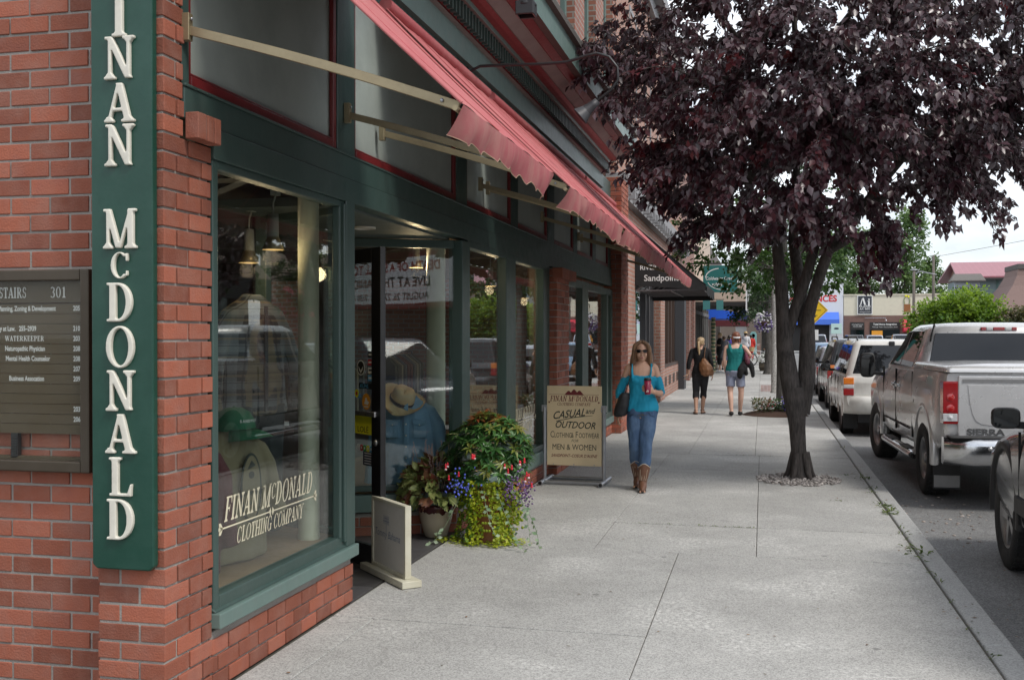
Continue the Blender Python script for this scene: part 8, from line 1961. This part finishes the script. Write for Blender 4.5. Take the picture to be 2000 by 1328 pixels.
# ------------------------------------------------------------------ cross street shops at the end
ac = thing('low_shop', 'low cream and brown shop with a black square sign across the far street', 'shop', (12.7, 118, 0), world=True)
CRM = M('cream_cladding', (.62, .58, .46), .7, ns=2, na=.06, dirt=.1); BRNB = Mbrickwall('brown_brick', (.2, .1, .08), (.16, .08, .065), (.2, .15, .13), axis='XZ')
mb = MB(); mb.box(8.45, 24, 118, 130, 3.72, 5.9); mb.box(8.4, 24, 117.9, 118.2, 5.88, 6.0); mb.build('cladding', CRM, ac)
mb = MB(); mb.box(8.45, 24, 118.0, 130, -.13, 3.715); mb.build('brick_base', BRNB, ac)
for x0, x1, nm in ((9.14, 10.56, 0), (11.12, 14.15, 1)):
    mb = MB(); mb.box(x0, x1, 117.93, 117.995, .6, 3.0); w_ = mb.build('shop_window', DKFR, ac); mb = MB(); mb.box(x0 + .06, x1 - .06, 117.91, 117.928, .7, 2.2); mb.build('pane', GLASS_D, w_)
    mb = MB()
    if nm == 0: text_mb(mb, 'acmeintegration.com', (9.85, 117.925, 2.72), (1, 0, 0), (0, 0, 1), .17, 'CENTER', sx=.8); text_mb(mb, '208-255-5500', (9.85, 117.925, 2.5), (1, 0, 0), (0, 0, 1), .16, 'CENTER'); 
    else: text_mb(mb, 'Total Home Integration', (12.65, 117.925, 2.7), (1, 0, 0), (0, 0, 1), .26, 'CENTER', sx=.95, bold=.006); text_mb(mb, 'Networking · Theater · Home Automation · Security', (12.65, 117.925, 2.45), (1, 0, 0), (0, 0, 1), .14, 'CENTER', sx=.85)
    mb.build('lettering', WHT, w_)
mb = MB(); mb.box(11.3, 12.4, 117.9, 117.905, 1.3, 2.1); mb.build('orange_notice', ORG_, ac)
mb = MB(); mb.tube([(10.6, 117.9, 3.45), (12.7, 117.9, 3.45), (12.75, 117.8, 3.2)], .03, 6); mb.ell((12.75, 117.75, 3.15), .08); mb.build('wall_lamp', LSIL, ac)
si = thing('shop_sign', 'square dark sign with white serif letters on the cream wall across the far street', 'sign', (10.6, 117.9, 3.85), world=True)
mb = MB(); mb.box(9.82, 11.37, 117.85, 117.99, 3.82, 5.86); mb.build('sign_frame', WHT, si); mb = MB(); mb.box(9.9, 11.29, 117.83, 117.849, 3.92, 5.8); mb.build('sign_panel', M('slate_sign', (.03, .034, .045), .5), si)
mb = MB(); U, W = (1, 0, 0), (0, 0, 1)
for q in [_dg(.14, .03, .43, .99, .11), _dg(.78, .03, .47, .99, .22)] + _sb(.14, .17) + _sb(.78, .22): mb.poly([(10.02 + x * .8, 117.826, 4.72 + y * .9) for x, y in (q if sum(q[j][0] * q[(j + 1) % len(q)][1] - q[(j + 1) % len(q)][0] * q[j][1] for j in range(len(q))) > 0 else q[::-1])])
serif_mb(mb, 'i', (10.82, 117.826, 4.72), U, W, .85); mb.box(9.98, 11.2, 117.824, 117.828, 4.62, 4.65); serif_mb(mb, 'ACME', (10.6, 117.826, 4.33), U, W, .24, sx=1.0, gap=.22, align='CENTER'); text_mb(mb, 'integration', (10.6, 117.826, 4.05), U, W, .2, 'CENTER', space=1.25)
mb.build('lettering', WHT, si)
ra = thing('awning', 'rounded bright red awning on the cream shop across the far street', 'awning', (15.8, 117.5, 3.4), world=True); mb = MB(); rings = []
for x in (14.4, 18.5): rings.append([V((x, 118 - 1.3 * math.sin(a_), 2.15 + 1.25 * math.cos(a_))) for a_ in [pi / 2 * k / 8 for k in range(9)]] + [V((x, 116.7, 1.95)), V((x, 117.95, 1.95))])
mb.loft(rings); mb.build('canvas', M('bright_red_canvas', (.55, .03, .06), .6, ns=3, na=.06), ra)
mb = MB(); mb.lathe([(.0, 0), (.45, 0)], 20, (16.0, 116.82, 2.75), Matrix(((1, 0, 0), (0, .5, -.86), (0, .86, .5)))); mb.build('emblem', M('dark_red_emblem', (.25, .01, .03), .6), ra)
be = thing('wall_art', 'small tree and bear emblem on the cream wall above the red awning', 'wall emblem', (14.9, 117.95, 4.1), world=True); mb = MB(); mb.box(14.55, 15.2, 117.93, 117.995, 4.05, 4.9); mb.box(14.65, 14.75, 117.93, 117.995, 3.95, 4.05); mb.build('bear', M('bear_brown', (.25, .1, .03), .7), be); mb = MB(); mb.tube([(14.6, 117.95, 4.92), (14.55, 117.95, 5.4), (14.75, 117.95, 5.75)], .04, 6); mb.tube([(15.1, 117.95, 4.92), (15.15, 117.95, 5.4), (14.95, 117.95, 5.75)], .04, 6); mb.build('stems', M('stem_green', (.2, .25, .1), .7), be); mb = MB(); mb.ell((14.75, 117.93, 5.8), .14, .03, .14, 8, 6); mb.ell((15.0, 117.93, 5.7), .1, .03, .12, 8, 6); mb.build('flower', YLW, be)
wb_ = thing('low_shop', 'white shop with red lettering and a blue awning across the far street', 'shop', (6, 118, 0), world=True)
mb = MB(); mb.box(0, 8.4, 118.0, 130, 2.75, 7.8); mb.box(7.0, 8.4, 118.01, 130, -.13, 2.745); mb.box(0, 1, 118.01, 130, -.13, 2.745); mb.build('white_wall', M('white_siding', (.62, .64, .68), .7, ns=2, na=.05), wb_)
mb = MB(); mb.box(1, 7.0, 118.6, 118.7, -.13, 2.75); mb.build('dark_interior', DKFR, wb_)
mb = MB(); mb.prism([(3.0, 118, 4.1), (3.0, 116.8, 3.3), (3.0, 116.8, 2.75), (3.0, 118, 2.75)], (4.93, 0, 0)); mb.build('blue_awning', M('blue_canvas', (.06, .16, .62), .6, ns=2, na=.15), wb_)
mb = MB(); text_mb(mb, 'APPLIANCES', (7.75, 117.98, 5.25), U, W, .95, 'RIGHT', sx=.95, bold=.03); mb.build('lettering', M('red_letters', (.55, .03, .03), .5), wb_)
bs_ = thing('low_shop', 'low brown shop beyond the end of the left pavement', 'shop', (-12, 118, 0), world=True)
mb = MB(); mb.box(-30, -.1, 118.02, 128, 2.9, 6.0); mb.box(-30, -26, 118.03, 128, -.13, 2.89); mb.box(-4, -.1, 118.03, 128, -.13, 2.89); mb.build('front_wall', M('umber_stucco', (.14, .11, .09), .8, ns=2), bs_); mb = MB(); mb.box(-26, -4, 118.5, 118.6, -.13, 2.9); mb.build('shop_window', GLASS_D, bs_)
rs = thing('round_sign', 'pale green hanging disc sign with a dark fish by the blue awning', 'sign', (7.6, 116.4, 2.3)); ax = Matrix(((1, 0, 0), (0, 0, -1), (0, 1, 0))); mb = MB(); mb.box(-.55, .55, -.0, .04, -.55, .55); mb.build('panel', M('pale_green_panel', (.45, .62, .58), .5), rs, bevel=.05); mb = MB(); mb.ell((0, -.01, .03), .26, .008, .1, 12, 8); mb.build('fish', NAVY, rs); mb = MB(); mb.tube([(0, .02, -.55), (0, .02, -2.4)], .03, 6); mb.build('post', BLACK, rs)
# red-roofed building, sign with shingle roof, brown roofed building
rb = thing('red_roofed_building', 'grey-green building with a red metal gable roof at the right', 'building', (18, 85, 0), world=True)
mb = MB(); mb.box(14.75, 30, 85, 92, -.13, 5.85); mb.build('wall', M('blue_grey_cladding', (.17, .22, .23), .7, ns=2, na=.08), rb)
mb = MB(); 
for x in (14.75, 17.0, 19.2, 21.4): mb.box(x, x + .16, 84.96, 84.999, 0, 5.8)
mb.build('wall_batten', M('green_batten', (.09, .16, .15), .6), rb)
RDM = Mstripe('red_metal_roof', (.34, .12, .14), (.29, .095, .115), 2.5, 0, .35, .9); mb = MB(); mb.prism([(14.1, 84.2, 6.02), (14.35, 88.5, 7.35), (14.1, 93, 6.02), (14.1, 93, 5.9), (14.35, 88.5, 7.22), (14.1, 84.2, 5.9)], (18, 0, 0)); mb.build('roof', RDM, rb)
mb = MB(); mb.box(14.15, 32, 84.15, 84.3, 5.76, 5.9); mb.build('gutter', DKFR, rb); mb = MB(); mb.prism([(14.7, 85.2, 5.86), (14.7, 88.5, 7.1), (14.7, 92, 5.86)], (.04, 0, 0)); mb.build('gable', M('gable_brown', (.16, .08, .05), .7), rb)
ss = thing('roofed_sign', 'white notice sign under its own little shingle roof behind the maple', 'sign', (12.7, 72, 0), world=True)
mb = MB(); mb.box(11.95, 13.45, 72, 72.25, 1.0, 5.05); mb.build('sign_body', M('pale_blue_board', (.45, .5, .55), .7, ns=4), ss)
mb = MB(); mb.box(12.1, 13.3, 71.95, 71.998, 3.6, 4.2); mb.build('orange_panel', ORG_, ss); mb = MB(); text_mb(mb, 'INN PLACE', (12.7, 71.99, 4.5), U, W, .3, 'CENTER', bold=.004); mb.build('lettering', INK, ss)
mb = MB(); mb.loft([[V((x, y, z)) for x, y in ((12.7 - w_, 72.1 - d_), (12.7 + w_, 72.1 - d_), (12.7 + w_, 72.1 + d_), (12.7 - w_, 72.1 + d_))] for z, w_, d_ in ((5.06, 1.05, .5), (5.12, 1.03, .5), (5.55, .8, .1))], True, True, False); mb.build('shingle_roof', M('grey_shingle', (.16, .15, .14), .9, ns=9, na=.3, bump=.8, bs=20), ss)
br_ = thing('brown_roofed_building', 'building with a flared brown shingle roof at the right edge', 'building', (17, 68, 0), world=True)
mb = MB(); mb.loft([[V((16.6 + sx * w_, 70 + sy * w_, z)) for sx, sy in ((-1, -1), (1, -1), (1, 1), (-1, 1))] for z, w_ in ((2.6, 3.6), (3.5, 2.9), (4.6, 2.1), (5.2, 1.8), (5.6, 1.72))], True, True, False); mb.build('roof', M('brown_shingle', (.2, .135, .12), .9, ns=5, na=.2, bump=.6, bs=14), br_)
mb = MB(); mb.box(13.9, 20, 67.4, 73, -.13, 2.6); mb.build('wall', M('teal_wall', (.04, .16, .15), .7), br_); mb = MB(); mb.box(14.85, 18.4, 68.2, 71.8, 5.6, 5.9); mb.build('roof_cap', M('dark_shingle', (.1, .095, .09), .9, bump=.5, bs=14), br_)
# poles and wires
UP = M('utility_pole_wood', (.13, .11, .095), .9, ns=5, na=.2)
for x, y, h, lab, arm in ((13.17, 100, 7.5, 'grey street light pole with a thin arm in front of the cream shop', True), (16.3, 110, 9.6, 'taller utility pole behind the street light pole', False)):
    t = thing('utility_pole', lab, 'utility pole', (x, y, -.13)); mb = MB(); mb.lathe([(.0, 0), (.16, 0), (.11, h), (.0, h)], 12); mb.build('pole', UP, t)
    if arm: mb = MB(); mb.tube([(0, 0, h - .2), (.6, 0, h - .05), (1.9, 0, h - .35)], .05, 6); mb.build('arm', STEEL, t); mb = MB(); mb.ell((0, 0, h + .1), .35, .15, .08); mb.build('luminaire', STEEL, t)
def wire(a_, b_, sag, name, lab):
    a_, b_ = V(a_), V(b_); mb = MB(); mb.tube([a_.lerp(b_, k / 16) - V((0, 0, sag * math.sin(pi * k / 16))) for k in range(17)], .018, 4); tag(mb.build(name, BLACK), lab, 'wire')
wire((16.3, 110, 9.3), (40, 84, 14), .6, 'overhead_wire', 'thin overhead wire crossing the sky above the red roof'); wire((13.2, 100, 3.6), (30, 66, 6.6), .5, 'overhead_wire', 'thin overhead wire passing in front of the grey-green wall')

# ------------------------------------------------------------------ across the road and round the corner: what the shop windows mirror
TANS = Mstripe('tan_striped_canvas', (.42, .32, .26), (.3, .2, .17), 5, 1, .8)
ob = thing('shop_building', 'brick brewery building across the road, mirrored in the corner window', 'shop building', (16, 22, 0), world=True)
mb = MB(); mb.box(15.9, 16.3, 22, 40, 3.2, 8); 
for y in (22, 27, 32.5, 39): mb.box(15.85, 16.3, y, y + 1, 0, 3.2)
mb.build('brick_wall', Mbrickwall('brewery_brick', (.28, .14, .1), (.2, .1, .075), (.25, .22, .2)), ob); mb = MB(); mb.box(16.1, 16.15, 22, 40, 0, 3.2); mb.build('shop_window', GLASS_D, ob)
mb = MB(); mb.prism([(15.85, 23, 5.6), (14.3, 23, 3.9), (14.3, 23, 3.2), (14.35, 23, 3.2), (14.35, 23, 3.85), (15.85, 23, 5.5)], (0, 16, 0)); a_ = mb.build('striped_awning', TANS, ob)
mb = MB(); mb.box(14.27, 14.295, 23, 39, 3.0, 3.85); mb.build('awning_fascia', DKFR, ob); mb = MB(); text_mb(mb, 'MickDuff’s', (14.262, 34.5, 3.4), (0, -1, 0), W, .55, sx=1.1); text_mb(mb, 'Brewing Company', (14.262, 34.2, 3.12), (0, -1, 0), W, .28); mb.build('lettering', WHT, ob)
for i in range(4): mb = MB(); mb.box(15.84, 15.895, 23.5 + i * 4, 25 + i * 4, 5.9, 7.3); mb.build('upper_window', GLASS_D, ob)
ob2 = thing('shop_building', 'pale corner building across the road, mirrored in the far shop windows', 'shop building', (16, 44, 0), world=True)
mb = MB(); mb.box(15.9, 16.3, 42, 54, 3.2, 5.6); mb.build('pale_wall', BEIG, ob2); mb = MB(); mb.box(15.9, 16.3, 42, 54, 0, 3.19); mb.build('brick_base', Mbrickwall('reddish_base', (.3, .12, .09), (.24, .1, .08), (.3, .26, .24)), ob2); mb = MB(); mb.prism([(15.88, 43, 3.8), (14.8, 43, 3.0), (14.8, 43, 2.5), (15.88, 43, 2.5)], (0, 5, 0)); mb.build('red_awning', M('red_side_canvas', (.5, .04, .08), .7), ob2); mb = MB(); mb.box(15.86, 15.899, 49, 53, .8, 2.6); mb.build('shop_window', GLASS_D, ob2)
for y, lab, rz in ((19.5, 'green street tree across the road, mirrored nearest the shop door', .5), (31.5, 'green street tree across the road, mirrored in the second shop window', 1.7), (41.0, 'green street tree across the road, mirrored in the farthest shop window', 2.9)):
    c = copy_tree(s1); c.location = (13.7, y, 0); c.rotation_euler = (0, 0, rz); c['label'] = lab; c['group'] = 'street trees across the road'
th = thing('theatre_building', 'theatre with a white reader board across the road, mirrored in the shop door window', 'theatre', (16, -14, 0), world=True)
mb = MB(); mb.box(16, 16.5, -30, -4, 0, 8); mb.build('front_wall', M('tan_stucco', (.3, .2, .14), .8, ns=2), th); mb = MB(); mb.box(15.9, 15.99, -20, -8, 0, 2.6); mb.build('doors', DKFR, th)
mb = MB(); mb.box(13.02, 15.99, -18.6, -10.6, 2.55, 4.4); mq = mb.build('marquee', M('marquee_red', (.25, .02, .025), .5), th); mb = MB(); mb.box(13.0, 13.015, -18.4, -10.8, 2.72, 4.25); mb.build('reader_board', M('reader_board_added_glow', (.8, .79, .8), .5, emit=(.9, .9, 1), es=.4), mq)  # glow added to the white board to brighten its mirror image
mb = MB(); U2 = (0, -1, 0); text_mb(mb, 'DEATH OF A SMALL TOWN', (12.99, -14.6, 3.8), U2, W, .42, 'CENTER', sx=1.15, bold=.01); mb.build('red_lettering', RDS, mq); mb = MB(); text_mb(mb, 'LIVE AT THE PANIDA', (12.99, -14.6, 3.3), U2, W, .44, 'CENTER', sx=1.2, bold=.01); text_mb(mb, 'AUGUST 26, 27 & 28  7:30 PM', (12.99, -14.6, 2.85), U2, W, .34, 'CENTER', sx=1.1, bold=.006); mb.build('black_lettering', INK, mq)
# ------------------------------------------------------------------ camera, sky, sun
cam = bpy.data.cameras.new('camera'); co = bpy.data.objects.new('camera', cam); COL.objects.link(co)
co.location = (0, 0, 1.65); co.rotation_euler = (RD(90 - .5), 0, RD(13.44))
cam.sensor_width = 36; cam.lens = 36 * 2050 / 2000; cam.shift_y = 8 / 2000; cam.clip_end = 1500; cam.clip_start = .05
scene.camera = co
w = bpy.data.worlds.new('World'); scene.world = w; w.use_nodes = True
nt = w.node_tree; nt.nodes.clear()
sky = nt.nodes.new('ShaderNodeTexSky'); sky.sky_type = 'NISHITA'; sky.sun_disc = False
SUN_EL, SUN_AZ = 52, 118     # azimuth measured clockwise from +Y
sky.sun_elevation = RD(SUN_EL); sky.sun_rotation = RD(SUN_AZ); sky.air_density = 1.0; sky.dust_density = 1.5
tc = nt.nodes.new('ShaderNodeTexCoord')
mp = N(nt, 'Mapping'); mp.inputs['Scale'].default_value = (1, 1, 2.6); Lk(nt, tc.outputs['Generated'], mp.inputs[0])
cl = ramp(nt, nz(nt, mp.outputs[0], 2.1, 8, .58), [(.30, 0.0), (.55, 1.0)])
shade = ramp(nt, nz(nt, mp.outputs[0], 3.7, 7, .6), [(.3, (5.9, 6.2, 6.8)), (.7, (12.4, 12.8, 13.3))])
bgc = mixc(nt, mth(nt, 'ADD', mth(nt, 'MULTIPLY', cl, .55), .33), sky.outputs[0], shade)
bg = nt.nodes.new('ShaderNodeBackground'); bg.inputs[1].default_value = .15; Lk(nt, bgc, bg.inputs[0])
wo = nt.nodes.new('ShaderNodeOutputWorld'); Lk(nt, bg.outputs[0], wo.inputs[0])
sl = bpy.data.lights.new('sun', 'SUN'); sl.energy = 2.3; sl.angle = RD(14); sl.color = (1, .955, .89)
so = bpy.data.objects.new('sun', sl); COL.objects.link(so)
az, el = RD(SUN_AZ), RD(SUN_EL)
dv = V((math.sin(az) * math.cos(el), math.cos(az) * math.cos(el), math.sin(el)))
so.rotation_euler = (dv).to_track_quat('Z', 'Y').to_euler(); so.location = dv * 60
scene.view_settings.view_transform = 'Standard'; scene.view_settings.look = 'None'; scene.view_settings.exposure = 0
cy = scene.cycles
cy.max_bounces = 9; cy.diffuse_bounces = 4; cy.glossy_bounces = 4; cy.transparent_max_bounces = 14; cy.transmission_bounces = 4
cy.caustics_reflective = False; cy.caustics_refractive = False; cy.sample_clamp_indirect = 6
